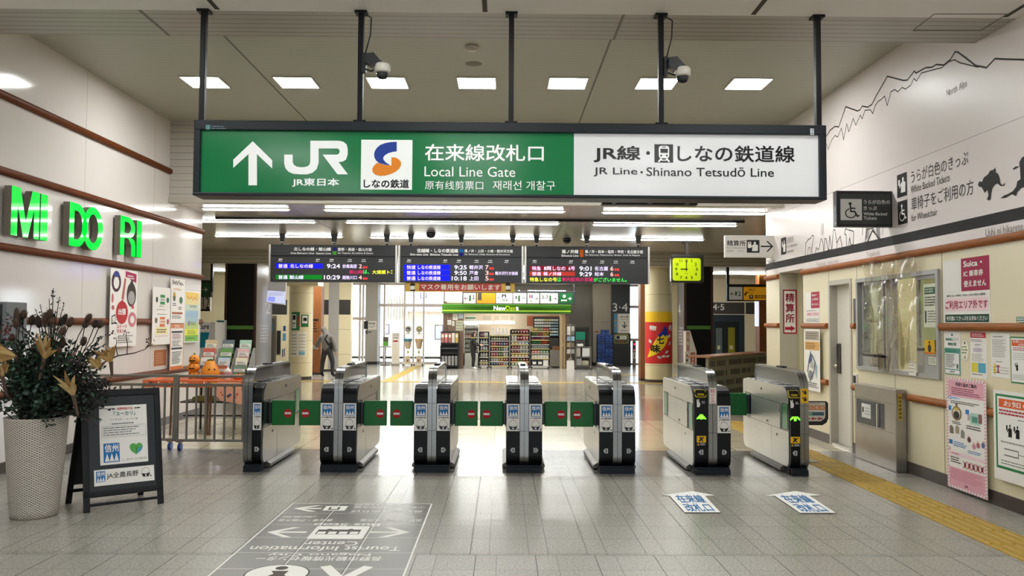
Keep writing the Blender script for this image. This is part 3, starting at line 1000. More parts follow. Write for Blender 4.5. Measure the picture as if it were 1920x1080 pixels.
P.rrect((1235, 273.5, 1254.5, 297), 0.022, SWI, 3, True)
P.rect((1238, 279, 1252, 287), SBI, 4, True)
P.rect((1241, 275, 1248.5, 276.5), SBI, 4, True)
for px_ in (1239.5, 1250):
    a, b = P.px(px_, 292)
    P.disc(a, b, 0.008, SBI, 4)
P.line([(1239.5, 298), (1235, 303)], 0.014, SWI, 3, True)
P.line([(1250, 298), (1254.5, 303)], 0.014, SWI, 3, True)
P.line([(1239, 300.5), (1251, 300.5)], 0.008, SWI, 3, True)
P.text('しなの鉄道線', (1270, 272, 1490, 305), SBI, 2, 0.014, True)
P.text('JR Line', (1113, 314, 1195, 331.5), SBI, 2, 0.006, True)
a, b = P.px(1203, 323)
P.disc(a, b, 0.01, SBI, 2)
P.text('Shinano Tetsudō Line', (1212, 313, 1451, 332), SBI, 2, 0.006, True)
mb.build('white_panel', t, label='white panel with black railway line lettering')
POLE = M('#080b0e', 0.45, spec=.25)
for k, (pt, pb, outer) in enumerate((((386, 12), (375, 300), 1), ((680, 16), (675, 240), 0), ((963, 18), (958, 240), 0), ((1239, 20), (1239, 240), 0), ((1534, 22), (1537, 300), 1))):
    xb = at(pb[0], pb[1], YG1).x
    if outer:
        xb = x0 + 0.025 if k == 0 else x1 - 0.025
    mb = MB()
    mb.bbox(xb - 0.022, xb + 0.022, YG1 - 0.03, YG1 + 0.03, (z1 if not outer else z0 + 0.05), SOF, POLE, 0.005)
    mb.box(xb - 0.05, xb + 0.05, YG1 - 0.05, YG1 + 0.05, SOF - 0.02, SOF, POLE)
    if not outer:
        mb.box(xb - 0.035, xb + 0.035, YG1 - 0.04, YG1 + 0.04, z1, z1 + 0.03, POLE)
        mb.tube([(xb - 0.05, YG1 - 0.03, z1 + 0.025), (xb + 0.05, YG1 - 0.03, z1 + 0.025)], 0.008, POLE, 6)
    mb.build('pole', t)
# dark bar light under the sign
mb = MB()
a, b = at(1127, 381, YG1 + 0.3), at(1306, 386, YG1 + 0.3)
mb.bbox(a.x, b.x, YG1 + 0.25, YG1 + 0.35, b.z, a.z + 0.01, M('#14171a', 0.4), 0.006)
mb.box((a.x + b.x) / 2 - 0.02, (a.x + b.x) / 2 + 0.02, YG1 + 0.245, YG1 + 0.25, b.z + 0.008, b.z + 0.018, ink('#8f959a'))
for x in (a.x + 0.1, b.x - 0.1):
    mb.box(x - 0.015, x + 0.015, YG1 + 0.12, YG1 + 0.28, z0 + 0.005, z0 + 0.02, M('#14171a', 0.4))
    mb.box(x - 0.015, x + 0.015, YG1 + 0.26, YG1 + 0.29, a.z, z0 + 0.02, M('#14171a', 0.4))
mb.build('sensor_bar', t, label='slim black bar below the white panel')

# ------------------------------------------------------------------ security cameras on the poles
def security_camera(px_, py_, pole_px, label):
    c = at(px_, py_, YG1 - 0.05)
    xp = at(pole_px, py_, YG1).x
    t = thing('security_camera', label, 'camera', (xp + 0.022, YG1, c.z))
    mb = MB()
    mb.box(xp + 0.02, xp + 0.05, YG1 - 0.05, YG1 + 0.02, c.z - 0.02, c.z + 0.14, DARKM)
    mb.prism([(xp + 0.05, c.z + 0.12), (xp + 0.12, c.z + 0.13), (xp + 0.2, c.z + 0.04), (xp + 0.2, c.z + 0.01), (xp + 0.1, c.z + 0.02), (xp + 0.05, c.z + 0.05)], YG1 - 0.09, YG1 + 0.0, 1, M('#14181c', 0.4))
    mb.tube([(xp + 0.05, YG1 - 0.05, c.z), (xp + 0.1, YG1 - 0.06, c.z - 0.02), (xp + 0.15, YG1 - 0.05, c.z + 0.01)], 0.008, DARKM, 6)
    mb.tube([(xp + 0.02, YG1 - 0.03, SOF - 0.02), (xp + 0.09, YG1 - 0.035, SOF - 0.06), (xp + 0.085, YG1 - 0.03, SOF - 0.2), (xp + 0.03, YG1 - 0.04, SOF - 0.42), (xp + 0.03, YG1 - 0.04, c.z + 0.1)], 0.006, DARKM, 6)
    mb.build('bracket', t)
    mb = MB()
    mb.lathe([(0, 0.075), (0.055, 0.075), (0.066, 0.06), (0.066, 0.015), (0.058, 0.0), (0.0, 0.0)], (c.x, YG1 - 0.05, c.z - 0.03), M('#d6d2c9', 0.35), 24)
    mb.build('housing', t)
    mb = MB()
    mb.lathe([(0.05, 0.0), (0.048, -0.025), (0.034, -0.047), (0, -0.056)], (c.x, YG1 - 0.05, c.z - 0.03), M('#2d3034', 0.08), 20)
    mb.build('dome', t)
security_camera(717, 130, 676, 'white dome security camera on the pole over the green panel')
security_camera(1280, 137, 1239, 'white dome security camera on the pole over the white panel')
mb = MB()
c = fl(885, 87, CEIL)
mb.lathe([(0, 0), (0.075, 0), (0.08, -0.012), (0.055, -0.035), (0.05, -0.045), (0, -0.05)], (c.x, c.y, CEIL), M('#c9c3b6', 0.5), 24)
tag(mb.build('smoke_detector', None, (c.x, c.y, CEIL)), 'small white smoke detector on the ceiling between the poles', 'smoke detector')
mb = MB()
c = fl(888, 119.5, CEIL)
mb.lathe([(0, -0.004), (0.085, -0.006), (0.1, 0)], (c.x, c.y, CEIL), M('#7d7a70', 0.6), 28)
tag(mb.build('ceiling_speaker', None, (c.x, c.y, CEIL)), 'flat round grey speaker in the ceiling above the panel lights', 'speaker')
# ================================================================== ticket gates
G_BLK = M('#06080b', 0.4, spec=0.22)
G_STL_SHADE = M('#8d867a', 0.27, 0.9, noise=0.05, nscale=10, stretch=(1, 1, 10))  # gate steel with the shade on its lane sides put into the colour
G_STL_LIT = M('#d4d0c8', 0.3, 0.7, noise=0.04, nscale=10, stretch=(1, 1, 10))  # same steel, coloured brighter for the gates in white light
G_STRIP = M('#8b8b89', 0.24, 0.95)
G_DECK = M('#6d6b66', 0.22, 0.5)
G_HUMP = M('#0c0a07', 0.06, 0.0, spec=0.25)
G_HUMPG = M('#2c2e30', 0.1, 0.0, spec=0.4)
G_BASE = M('#0f1822', 0.5, spec=.3)
G_FLAP = M('#0a6a2a', 0.4, spec=.35)
G_RED, G_BLUE = ink('#b3161f'), ink('#1f6fb5')
YEL = ink('#e6b412')
GL = 1.72
def outer_profile(off=0.0, top=0.90):
    """front outline of the cabinet in (y, z): from the foot up over the shoulder to the deck"""
    r = 0.12
    return ([(0.10 , 0.075 + off)] + arc(0.10, 0.175, 0.10 - off, 250, 180, 5) + [(off, 0.4), (off, 0.6)] + arc(0.16, top - 0.16, 0.16 - off, 180, 90, 7))
def label_sticker(P, a0, b0, a1, b1):
    wd, h = a1 - a0, b1 - b0
    P.rect((a0, b0, a1, b1), WHITE, 1)
    P.rect((a0 + wd * .14, b0 + h * .54, a1 - wd * .12, b0 + h * .95), G_BLUE, 2)
    P.text('信州', (a0 + wd * .2, b0 + h * .77, a1 - wd * .18, b0 + h * .92), WHITE, 3, 0.02)
    for k in range(3):
        x = a0 + wd * (.19 + .215 * k)
        P.poly([(x, b0 + h * .56), (x + wd * .235, b0 + h * .56), (x + wd * .118, b0 + h * .73)], WHITE, 3)
    P.text('JA全農長野', (a0 + wd * .1, b0 + h * .45, a1 - wd * .08, b0 + h * .51), SBI, 2, 0.02)
    rice_bowl(P, a0 + wd * .5, b0 + h * .22, wd * .34, h * .19)
def rice_bowl(P, cx, cy, rx, ry):
    n = 14
    P.poly([(cx + rx * math.cos(math.pi * k / n), cy - ry * .15 + ry * 1.2 * math.sin(math.pi * k / n)) for k in range(n + 1)], ink('#8b8b8c'), 2)
    P.poly([(cx + rx * .93 * math.cos(math.pi * k / n), cy - ry * .15 + ry * 1.1 * math.sin(math.pi * k / n)) for k in range(n + 1)], WHITE, 3)
    P.poly([(cx - rx, cy - ry * .15), (cx - rx * .62, cy - ry * .9), (cx + rx * .62, cy - ry * .9), (cx + rx, cy - ry * .15), (cx, cy - ry * .35)], SBI, 4)
    P.rect((cx - rx * .18, cy - ry * .75, cx + rx * .18, cy - ry * .5), WHITE, 5)
    P.disc(cx + rx * 1.15, cy - ry * .8, rx * .2, SBI, 3, ry * .12)
def plate(P, cx, cz, dig, d):
    pts = [(-.02, -.025), (.012, -.025), (.03, 0), (.012, .025), (-.02, .025)]
    P.poly([(cx + d * a, cz + b) for a, b in pts], ink('#aeb0b2'), 1)
    P.text(dig, (cx - (.004 if dig == '1' else .009), cz - .016, cx + (.004 if dig == '1' else .009), cz + .016), SBI, 2, 0.01)

def front_column(t, x0, x1, kind, dig, d):
    """black front of one lane"""
    mb = MB()
    prof = outer_profile(0.0)
    inner = [(0.13, 0.075)] + [(max(y + 0.06, 0.06), z) for y, z in prof[1:-1]] + [(0.2, 0.88)]
    mb.band([(y, z) for y, z in prof] + [(0.2, 0.9)], inner, x0, x1, 0, G_BLK)
    P = Pl(mb, (0, 0, 0), (1, 0, 0), (0, 0, 1), 0.0012)
    cx = (x0 + x1) / 2
    plate(P, cx, 0.235, dig, d)
    if kind == 'label':
        P.poly([(x0 + .002, .433), (x1 - .002, .433), (x1 - .002, .716), (x0 + .002, .716)], WHITE, 1)
        label_sticker(Pl(mb, (0, -0.001, 0), (1, 0, 0), (0, 0, 1)), x0 + .002, .433, x1 - .002, .716)
    o = mb.build('front_column', t)
    if kind == 'reader':
        mb = MB()
        # yellow framed touch pad lying on the shoulder
        o_, u_, v_ = V(cx, 0.036, 0.832), V(1, 0, 0), V(0, 0.62, 0.78).normalized()
        Q = Pl(mb, o_, u_, v_, 0.004)
        Q.rrect((-.06, -.045, .06, .055), 0.02, M('#c8b23a', 0.35), 1)
        Q.rrect((-.05, -.036, .05, .046), 0.015, M('#1a1a14', 0.25), 2)
        Q.rect((-.034, -.026, .034, 0.0), M('#a08a1e', 0.35), 3)
        mb.build('card_reader', o, label='yellow framed card reader pad')
        mb = MB()
        P = Pl(mb, (0, -0.001, 0), (1, 0, 0), (0, 0, 1))
        P.poly([(cx - .045, .70), (cx - .02, .70), (cx - .012, .72), (cx - .012, .745), (cx - .022, .75), (cx - .022, .78), (cx - .03, .785), (cx - .034, .755), (cx - .04, .78), (cx - .048, .78)], WHITE, 1)
        P.rows((cx + .005, .735, cx + .045, .765), 2, ink('#b9bcc0'), 1, 0.5)
        mb.build('touch_mark', o)
        mb = MB()
        P = Pl(mb, (0, -0.002, 0), (1, 0, 0), (0, 0, 1))
        gm = lamp(2.2, '#55ff22')
        if dig == '2':
            P.poly([(cx - .05, .582), (cx - .012, .625), (cx + .012, .625), (cx + .05, .582), (cx + .05, .575), (cx + .015, .58), (cx, .572), (cx - .015, .58), (cx - .05, .575)], gm, 1)
        else:
            P.poly([(cx - .052, .585), (cx - .03, .61), (cx + .03, .61), (cx + .052, .585), (cx + .05, .57), (cx + .02, .592), (cx + .012, .592), (cx + .012, .565), (cx - .012, .565), (cx - .012, .592), (cx - .02, .592), (cx - .05, .57)], gm, 1)
        mb.build('arrow_light', o, label='lit green arrow')
        mb = MB()
        P = Pl(mb, (0, -0.001, 0), (1, 0, 0), (0, 0, 1))
        P.rect((cx - .05, .30, cx + .05, .405), SBI, 1)
        P.rect((cx - .048, .335, cx + .048, .403), YEL, 2)
        P.poly([(cx - .03, .345), (cx - .015, .345), (cx, .36), (cx + .012, .343), (cx + .02, .347), (cx + .008, .37), (cx + .03, .385), (cx + .025, .392), (cx + .005, .386), (cx - .02, .395), (cx - .026, .388), (cx - .012, .378), (cx - .018, .366)], SBI, 3)
        P.poly([(cx - .045, .306), (cx - .018, .306), (cx - .031, .328)], YEL, 2)
        P.rows((cx - .01, .306, cx + .044, .328), 2, ink('#c9ccd0'), 2, 0.5)
        mb.build('warning_sticker', o, label='yellow sticker with a running figure')

def flap(t, side, xe, y=0.24, sign=True, length=0.247, zc=0.587):
    """green swing panel on one side (side = -1 or 1) of a cabinet whose face is at xe"""
    mb = MB()
    xa, xb = xe + side * 0.035, xe + side * (0.035 + length)
    mb.bbox(min(xa, xb), max(xa, xb), y, y + 0.035, zc - 0.133, zc + 0.133, G_FLAP, 0.008)
    o = mb.build('flap', t, label='green swing panel')
    mb = MB()
    mb.bbox(min(xe, xa), max(xe, xa), y - 0.005, y + 0.045, zc - 0.115, zc + 0.115, M('#121518', 0.35), 0.006)
    mb.build('hinge', o)
    if sign:
        mb = MB()
        P = Pl(mb, (0, y, 0), (1, 0, 0), (0, 0, 1))
        cx = xe + side * (0.035 + length * 0.72)
        P.disc(cx, zc - 0.005, 0.044, G_RED, 1, 0.047)
        P.rect((cx - .033, zc - .015, cx + .033, zc + .007), WHITE, 2)
        mb.build('no_entry_mark', o)

def gate(name, label, cx, single=0, digits=('6', '5'), fl_=(1, 1), special=(0, 0), back_flap=0, Y=8.87, white_lit=False, labels=(1, 1)):
    """single: 0 two lanes, 1 black column on the right of the strip, -1 on the left"""
    if single:
        hw = 0.093
    else:
        hw = 0.188
    t = thing(name, label, 'ticket gate', (cx, Y, 0))
    stl = G_STL_LIT if white_lit else G_STL_SHADE
    # everything below is in the gate's own frame
    def B(mb, nm, par=None, **k):
        return mb.build(nm, par or t, local=True, **k)
    # base
    mb = MB()
    mb.box(-hw + .006, hw - .006, 0.02, 1.35, 0, 0.075, G_BASE)
    mb.box(-hw + .006, hw - .006, -0.01, 0.06, 0, 0.06, G_BASE)
    B(mb, 'base')
    # kick rails along the lanes
    for sd in (-1, 1):
        if single and sd != single:
            continue
        mb = MB()
        xa, xb = sd * hw, sd * (hw + 0.04)
        mb.prism([(xa - sd * .02, .02), (xb, .02), (xb, .05), (xa, .075), (xa - sd * .02, .075)], 0.22, 1.3, 1, M('#5b5750', .4, .7))
        B(mb, 'kick_rail')
    # cabinet
    mb = MB()
    prof = [(y + 0.035, z) for y, z in outer_profile(0.0)]
    rear = arc(GL - 0.05, 0.85, 0.05, 90, 0, 4) + [(GL, 0.3)] + arc(GL - 0.1, 0.175, 0.1, 0, -90, 5)
    prof = [(0.14, 0.075)] + prof[1:] + rear
    mb.prism(prof, -hw, hw, 0, stl)
    for sd in (-1, 1):
        S = Pl(mb, (sd * hw, 0, 0), (0, sd, 0), (0, 0, 1))
        y = lambda v: v * sd
        def R_(y0, y1, z0, z1, m, l=1):
            a, b = sorted((y(y0), y(y1)))
            S.rect((a, z0, b, z1), m, l)
        if single and sd != single:
            continue
        R_(0.07, 1.7, 0.445, 0.449, GAP); R_(0.3, 1.4, 0.716, 0.72, GAP)
        R_(0.62, 0.624, 0.09, 0.445, GAP)
        R_(0.07, 0.30, 0.455, 0.73, M('#20242a', 0.25)); R_(1.38, 1.64, 0.455, 0.74, M('#20242a', 0.25))
        R_(0.30, 0.306, 0.45, 0.72, GAP); R_(0.95, 0.953, 0.45, 0.72, GAP)
        R_(0.42, 0.45, 0.36, 0.385, GAP, 2); R_(0.95, 1.0, 0.81, 0.84, M('#3a3834', .4), 2); R_(0.965, 0.985, 0.815, 0.83, BLACK, 3)
        R_(0.33, 0.36, 0.62, 0.66, M('#8d8a83', .4), 2); R_(0.72, 0.8, 0.47, 0.495, M('#6b6862', .4), 2)
        # post in the flap recess
        mb.tube([(sd * (hw + .002), 0.29, 0.45), (sd * (hw + .002), 0.29, 0.73)], 0.012, G_STRIP, 8)
    cab = B(mb, 'cabinet')
    for sd, f in ((-1, fl_[0]), (1, fl_[1])):
        if single and sd != single:
            continue
        # stowed green panels seen in the recesses
        mb = MB()
        if not f:
            mb.box(min(sd * (hw - .01), sd * (hw + .004)), max(sd * (hw - .01), sd * (hw + .004)), 0.09, 0.25, 0.465, 0.72, M('#5d8f62', 0.2))
            B(mb, 'stowed_panel', cab)
            mb = MB()
        mb.box(min(sd * (hw - .01), sd * (hw + .004)), max(sd * (hw - .01), sd * (hw + .004)), 1.45, 1.62, 0.47, 0.73, M('#5d8f62', 0.2))
        B(mb, 'stowed_panel', cab)
    # deck inlays
    sxw = 0.045
    cs = 0.0 if not single else -single * (hw - sxw)
    mb = MB()
    for a, b in ((-hw + .012, cs - sxw - .004), (cs + sxw + .004, hw - .012)):
        if b - a > 0.03:
            mb.box(a, b, 0.2, GL - .03, 0.9, 0.906, G_DECK)
            mb.box(a + .01, b - .01, 0.45, 0.75, 0.906, 0.912, M('#2a2a28', 0.2))
            mb.box(a + .02, b - .02, 0.85, 1.0, 0.906, 0.911, M('#b8b6b0', 0.25, 0.4))
    B(mb, 'deck')
    # centre strip rising into the hump
    def strip_prof(o):
        return ([(0.10, 0.07 + o)] + arc(0.10, 0.17, 0.108 - o, 250, 180, 5) + [(-0.008 + o, 0.5), (-0.008 + o, 0.86)] + arc(0.2, 0.88, 0.208 - o, 176, 104, 7) + [(0.42, 1.085 - o)] + [(1.45, 1.085 - o)] + arc(1.5, 1.03, 0.055 - o, 80, 0, 4) + [(1.555 - o, 0.9)])
    for k in (0, 1):
        a, b = (cs - sxw, cs - .002) if k == 0 else (cs + .002, cs + sxw)
        mb = MB()
        mb.band(strip_prof(0), strip_prof(0.02), a, b, 0, G_STRIP)
        for z in (0.433, 0.718):
            mb.box(a, b, -0.0095, -0.008, z, z + 0.003, GAP)
        st = B(mb, 'metal_strip')
    mb = MB()
    hp = [(y, z) for y, z in strip_prof(0.018) if z > 0.6]
    mb.prism(hp, cs - sxw + .006, cs + sxw - .006, 0, G_HUMPG if white_lit else G_HUMP)
    B(mb, 'hump_panel')
    mb = MB()
    mb.bbox(cs - .03, cs + .03, 0.6, 0.8, 1.085, 1.1, BLACK, 0.005)
    B(mb, 'sensor')
    # strip stickers
    if special == 'paper':
        mb = MB()
        P = Pl(mb, (0, -0.0105, 0), (1, 0, 0), (0, 0, 1))
        P.rect((cs - .035, .74, cs + .035, .9), WHITE, 1)
        P.text('駐', (cs - .025, .85, cs + .025, .89), ink('#d0606c'), 2, 0.01)
        P.text('2622', (cs - .02, .75, cs + .02, .84), ink('#d0606c'), 2)
        B(mb, 'paper_notice', label='white paper strip with red print')
    if special == 'yellow':
        mb = MB()
        P = Pl(mb, (0, -0.0105, 0), (1, 0, 0), (0, 0, 1))
        P.rect((cs - .04, .75, cs + .04, .9), YEL, 1)
        for z in (.765, .835):
            person_icon(P, (cs - .03, z, cs + .03, z + .06), SBI, 2, False)
        B(mb, 'warning_strip', label='yellow strip with black figures')
    # fronts and flaps are written in world axes at the gate's place
    cols = []
    if single == 1:
        cols = [(cs + sxw + .003, hw, labels[1], digits[1], 1)]
    elif single == -1:
        cols = [(-hw, cs - sxw - .003, labels[0], digits[0], -1)]
    else:
        cols = [(-hw, cs - sxw - .003, labels[0], digits[0], -1), (cs + sxw + .003, hw, labels[1], digits[1], 1)]
    keep = MB.build
    def local_build(s, name, parent=None, loc=None, local=False, **k):
        return keep(s, name, parent, loc, True, **k)
    MB.build = local_build
    try:
        for a, b, kind, dg, d in cols:
            front_column(t, a, b, 'reader' if kind == 2 else 'label' if kind == 1 else 'plain', dg, d)
        for sd, f in ((-1, fl_[0]), (1, fl_[1])):
            if f:
                flap(t, sd, sd * hw)
        if back_flap:
            flap(t, back_flap, back_flap * hw, 1.43, False, 0.3, 0.60)
    finally:
        MB.build = keep
    return t

def gxp(c):
    return (c - 942) / 178.1
gate('ticket_gate', 'one-lane ticket gate standing beside the steel barrier, with its green panel closed', gxp(479), 1, ('', '6'), (0, 1))
gate('ticket_gate', 'two-sided ticket gate next to the one-lane gate by the barrier, marked 6 and 5', gxp(638), 0, ('6', '5'), (1, 1))
gate('ticket_gate', 'two-sided closed ticket gate third along from the steel barrier, marked 5 and 4', gxp(812), 0, ('5', '4'), (1, 1))
gate('ticket_gate', 'two-sided closed ticket gate in the middle of the row, marked 4 and 3', gxp(984), 0, ('4', '3'), (1, 1))
gate('ticket_gate', 'two-sided ticket gate with a green panel on one side only, marked 3 and 2', gxp(1157), 0, ('3', '2'), (1, 0), Y=8.84)
gate('ticket_gate', 'two-sided ticket gate with one yellow card reader, lit green arrow and one label', gxp(1332), 0, ('2', '1'), (0, 0), special='paper', back_flap=1, Y=8.78, white_lit=True, labels=(2, 1))
gate('ticket_gate', 'one-lane ticket gate with card reader and yellow strip nearest the mural wall', gxp(1491), -1, ('1', ''), (0, 0), special='yellow', back_flap=-1, Y=8.74, white_lit=True, labels=(2, 0))
# ================================================================== left side
# ---- lit letters on the white wall
GRNL = M('#02c63a', 0.05, 0, 0.42, 0.35)
SIDE = M('#7d756b', 0.4, 0.4)
WL = lambda x, y: wl(x, y, XL)
def letter_polys(ch):
    """outlines in a unit box: list of (outer, holes)"""
    if ch == 'M':
        return [[(0, 0), (.22, 0), (.22, .62), (.42, 0), (.6, 0), (.8, .62), (.8, 0), (1, 0), (1, 1), (.72, 1), (.51, .34), (.3, 1), (0, 1)]], []
    if ch == 'I':
        return [[(0, 0), (1, 0), (1, 1), (0, 1)]], []
def ring(cx, cy, rx, ry, t0, t1, n):
    return [(cx + rx * math.cos(math.radians(t0 + (t1 - t0) * k / n)), cy + ry * math.sin(math.radians(t0 + (t1 - t0) * k / n))) for k in range(n + 1)]
def extrude_letter(mb_side, mb_face, strips, y0, y1, z0, z1, xa, xb):
    """strips: list of closed quads chains (outer, inner pairs) or plain polygons"""
    def YZ(p):
        return (y0 + p[0] * (y1 - y0), z0 + p[1] * (z1 - z0))
    for pl in strips:
        q = [YZ(p) for p in pl]
        mb_side.prism(q, xa, xb, 0, SIDE)
        mb_face.face([V(xb + .002, a, b) for a, b in q], GRNL)
def D_strips():
    o = [(0.0, 0), (.45, 0)] + ring(.45, .5, .55, .5, -90, 90, 12)[1:-1] + [(.45, 1), (0, 1)]
    i = [(.27, .17), (.42, .17)] + ring(.42, .5, .3, .33, -90, 90, 12)[1:-1] + [(.42, .83), (.27, .83)]
    return [[o[k], o[(k + 1) % len(o)], i[(k + 1) % len(i)], i[k]] for k in range(len(o))]
def O_strips():
    o, i = ring(.5, .5, .5, .5, 0, 360, 28), ring(.5, .5, .25, .33, 0, 360, 28)
    return [[o[k], o[k + 1], i[k + 1], i[k]] for k in range(28)]
def R_strips():
    o = [(.0, .45), (.5, .45)] + ring(.5, .725, .46, .275, -90, 90, 10)[1:-1] + [(.5, 1), (0, 1)]
    i = [(.27, .58), (.46, .58)] + ring(.46, .725, .22, .145, -90, 90, 10)[1:-1] + [(.46, .87), (.27, .87)]
    s = [[o[k], o[(k + 1) % len(o)], i[(k + 1) % len(i)], i[k]] for k in range(len(o))]
    s += [[(0, 0), (.27, 0), (.27, .45), (0, .45)], [(.72, 0), (1, 0), (1, .26), (.94, .42), (.8, .47), (.5, .45), (.6, .4), (.72, .28)]]
    return s
def letter_block(label, items):
    y = min(i[1][0] for i in items)
    pts = [(WL(px, 0) if 0 else None) for px in ()]
    t = thing('wall_letters', label, 'sign', (XL, wl(items[0][1][0], 420, XL).y, wl(items[0][1][0], 460, XL).z), 0, 'green lit letters on the white wall')
    xa, xb = XL + 0.025, XL + 0.1
    for ch, (px0, yt0, yb0, px1, yt1, yb1) in items:
        A, B_ = wl(px0, yt0, xb), wl(px1, yt1, xb)
        a2 = wl(px0, yb0, xb)
        b2 = wl(px1, yb1, xb)
        z0, z1 = (a2.z + b2.z) / 2, (A.z + B_.z) / 2
        s1, s2 = MB(), MB()
        st = letter_polys(ch)[0] if ch in 'MI' else {'D': D_strips, 'O': O_strips, 'R': R_strips}[ch]()
        extrude_letter(s1, s2, st, A.y, B_.y, z0, z1, xa, xb)
        o = s1.build('letter', t)
        s2.build('letter_face', o, label='glowing green letter face')
letter_block('green lit letters M and I on the white wall', [('M', (22, 349, 441, 75, 361, 450)), ('I', (77, 364, 451, 90, 366, 452))])
letter_block('green lit letters D and O, overlapping, on the white wall', [('D', (131, 379, 461, 164, 386, 466)), ('O', (156, 385, 468, 194, 392, 472))])
letter_block('green lit letters R and I on the white wall', [('R', (226, 405, 478, 255, 410, 482)), ('I', (257, 413, 482, 266, 415, 484))])

# ---- dark cabinet at the picture's edge
mb = MB()
c = wl(20, 600, XL + 0.3)
a, b = at(-60, 566, 7.6), at(32, 640, 7.6)
mb.bbox(XL + .002, b.x, 7.45, 7.75, 1.32, a.z, M('#767a7d', 0.35, 0.3), 0.01)
P = front(mb, 7.45)
P.rect((XL + .03, 1.35, b.x - .05, a.z - .02), M('#14161a', 0.15), 1)
tag(mb.build('wall_display', None, (XL, 7.6, 1.32)), 'grey edged dark display box on the white wall behind the dried flowers', 'display')

# ---- planter
PX, PY = -3.74, 6.86
t = thing('planter', 'tall white woven planter with eucalyptus, teasels and dried corn husks', 'planter', (PX, PY, 0))
def weave():
    m = bpy.data.materials.new('woven')
    m.use_nodes = True
    nt = m.node_tree
    L = nt.links.new
    b = nt.nodes['Principled BSDF']
    tc = nt.nodes.new('ShaderNodeTexCoord')
    sp = nt.nodes.new('ShaderNodeSeparateXYZ')
    L(tc.outputs['Object'], sp.inputs[0])
    at2 = nt.nodes.new('ShaderNodeMath'); at2.operation = 'ARCTAN2'
    L(sp.outputs[1], at2.inputs[0]); L(sp.outputs[0], at2.inputs[1])
    m1 = nt.nodes.new('ShaderNodeMath'); m1.operation = 'MULTIPLY'; m1.inputs[1].default_value = 38
    L(at2.outputs[0], m1.inputs[0])
    s1_ = nt.nodes.new('ShaderNodeMath'); s1_.operation = 'SINE'; L(m1.outputs[0], s1_.inputs[0])
    m2 = nt.nodes.new('ShaderNodeMath'); m2.operation = 'MULTIPLY'; m2.inputs[1].default_value = 330
    L(sp.outputs[2], m2.inputs[0])
    s2_ = nt.nodes.new('ShaderNodeMath'); s2_.operation = 'SINE'; L(m2.outputs[0], s2_.inputs[0])
    pr = nt.nodes.new('ShaderNodeMath'); pr.operation = 'MULTIPLY'; L(s1_.outputs[0], pr.inputs[0]); L(s2_.outputs[0], pr.inputs[1])
    r = nt.nodes.new('ShaderNodeValToRGB')
    r.color_ramp.elements[0].position = 0.12; r.color_ramp.elements[1].position = 0.5
    r.color_ramp.elements[0].color = lin('#6f685f'); r.color_ramp.elements[1].color = lin('#c9c2b8')
    ad = nt.nodes.new('ShaderNodeMath'); ad.operation = 'MULTIPLY_ADD'; ad.inputs[1].default_value = 0.5; ad.inputs[2].default_value = 0.5
    L(pr.outputs[0], ad.inputs[0]); L(ad.outputs[0], r.inputs['Fac']); L(r.outputs['Color'], b.inputs['Base Color'])
    bp = nt.nodes.new('ShaderNodeBump'); bp.inputs['Distance'].default_value = 0.006; L(ad.outputs[0], bp.inputs['Height']); L(bp.outputs['Normal'], b.inputs['Normal'])
    b.inputs['Roughness'].default_value = 0.6
    return m
mb = MB()
mb.lathe([(0.16, 0.0), (0.172, 0.01), (0.178, 0.05), (0.205, 0.4), (0.232, 0.77), (0.235, 0.79), (0.222, 0.79), (0.21, 0.74), (0.0, 0.74)], (PX, PY, 0), weave(), 48)
mb.build('pot', t)
LEAF = [M('#15281b', 0.55), M('#1d3826', 0.5), M('#0f1c15', 0.55), M('#2c4a36', 0.5), M('#0c0f0e', 0.6), M('#121615', 0.6)]
STEMC = M('#2b241d', 0.7)
def leaf(mb, p, d, L, w, m):
    d = d.normalized()
    s_ = d.cross(V(RND.uniform(-1, 1), RND.uniform(-1, 1), RND.uniform(-.3, 1))).normalized()
    n = s_.cross(d) * (L * .12)
    mb.add([p, p + d * L * .35 + s_ * w * .5 + n, p + d * L * .75 + s_ * w * .42, p + d * L, p + d * L * .75 - s_ * w * .42, p + d * L * .35 - s_ * w * .5 + n], [(0, 1, 2, 3), (0, 3, 4, 5)], m)
RP = random.Random(21)
fol, stems = MB(), MB()
TOP = V(PX, PY, 0.78)
def spray(tip, n, sz, mats, base=None, sag=0.0, spread=0.05):
    base = base or V(PX + RP.uniform(-.12, .12), PY + RP.uniform(-.12, .12), 0.76)
    mid = base.lerp(tip, 0.5) + V(0, 0, (tip - base).length * .15 + sag)
    pts = [base.lerp(mid, k / 6).lerp(mid.lerp(tip, k / 6), k / 6) for k in range(7)]
    stems.tube(pts, [0.006 - 0.0006 * k for k in range(7)], STEMC, 5, False)
    for _ in range(n):
        u = RP.uniform(0.25, 1.0)
        p = base.lerp(mid, u).lerp(mid.lerp(tip, u), u)
        d = V(RP.uniform(-1, 1), RP.uniform(-1, 1), RP.uniform(-.6, 1))
        p = p + d * RP.uniform(0, spread)
        leaf(fol, p, d, sz * RP.uniform(.7, 1.3), sz * RP.uniform(.6, .95), RP.choice(mats))
def scr(px_, py_, dy=0.0):
    return at(px_, py_, PY + dy)
# dense body of eucalyptus
for k in range(150):
    px_, py_ = RP.gauss(95, 58), RP.uniform(628, 768)
    if px_ < -45 or px_ > 205:
        continue
    spray(scr(px_, py_, RP.uniform(-.28, .3)), 36, 0.036, LEAF[:4] if px_ < 140 else LEAF[2:], spread=0.06)
for k in range(34):
    px_, py_ = RP.uniform(5, 200), RP.uniform(640, 700)
    spray(scr(px_, py_, RP.uniform(-.2, .2)), 16, 0.03, LEAF[:4], spread=0.04)
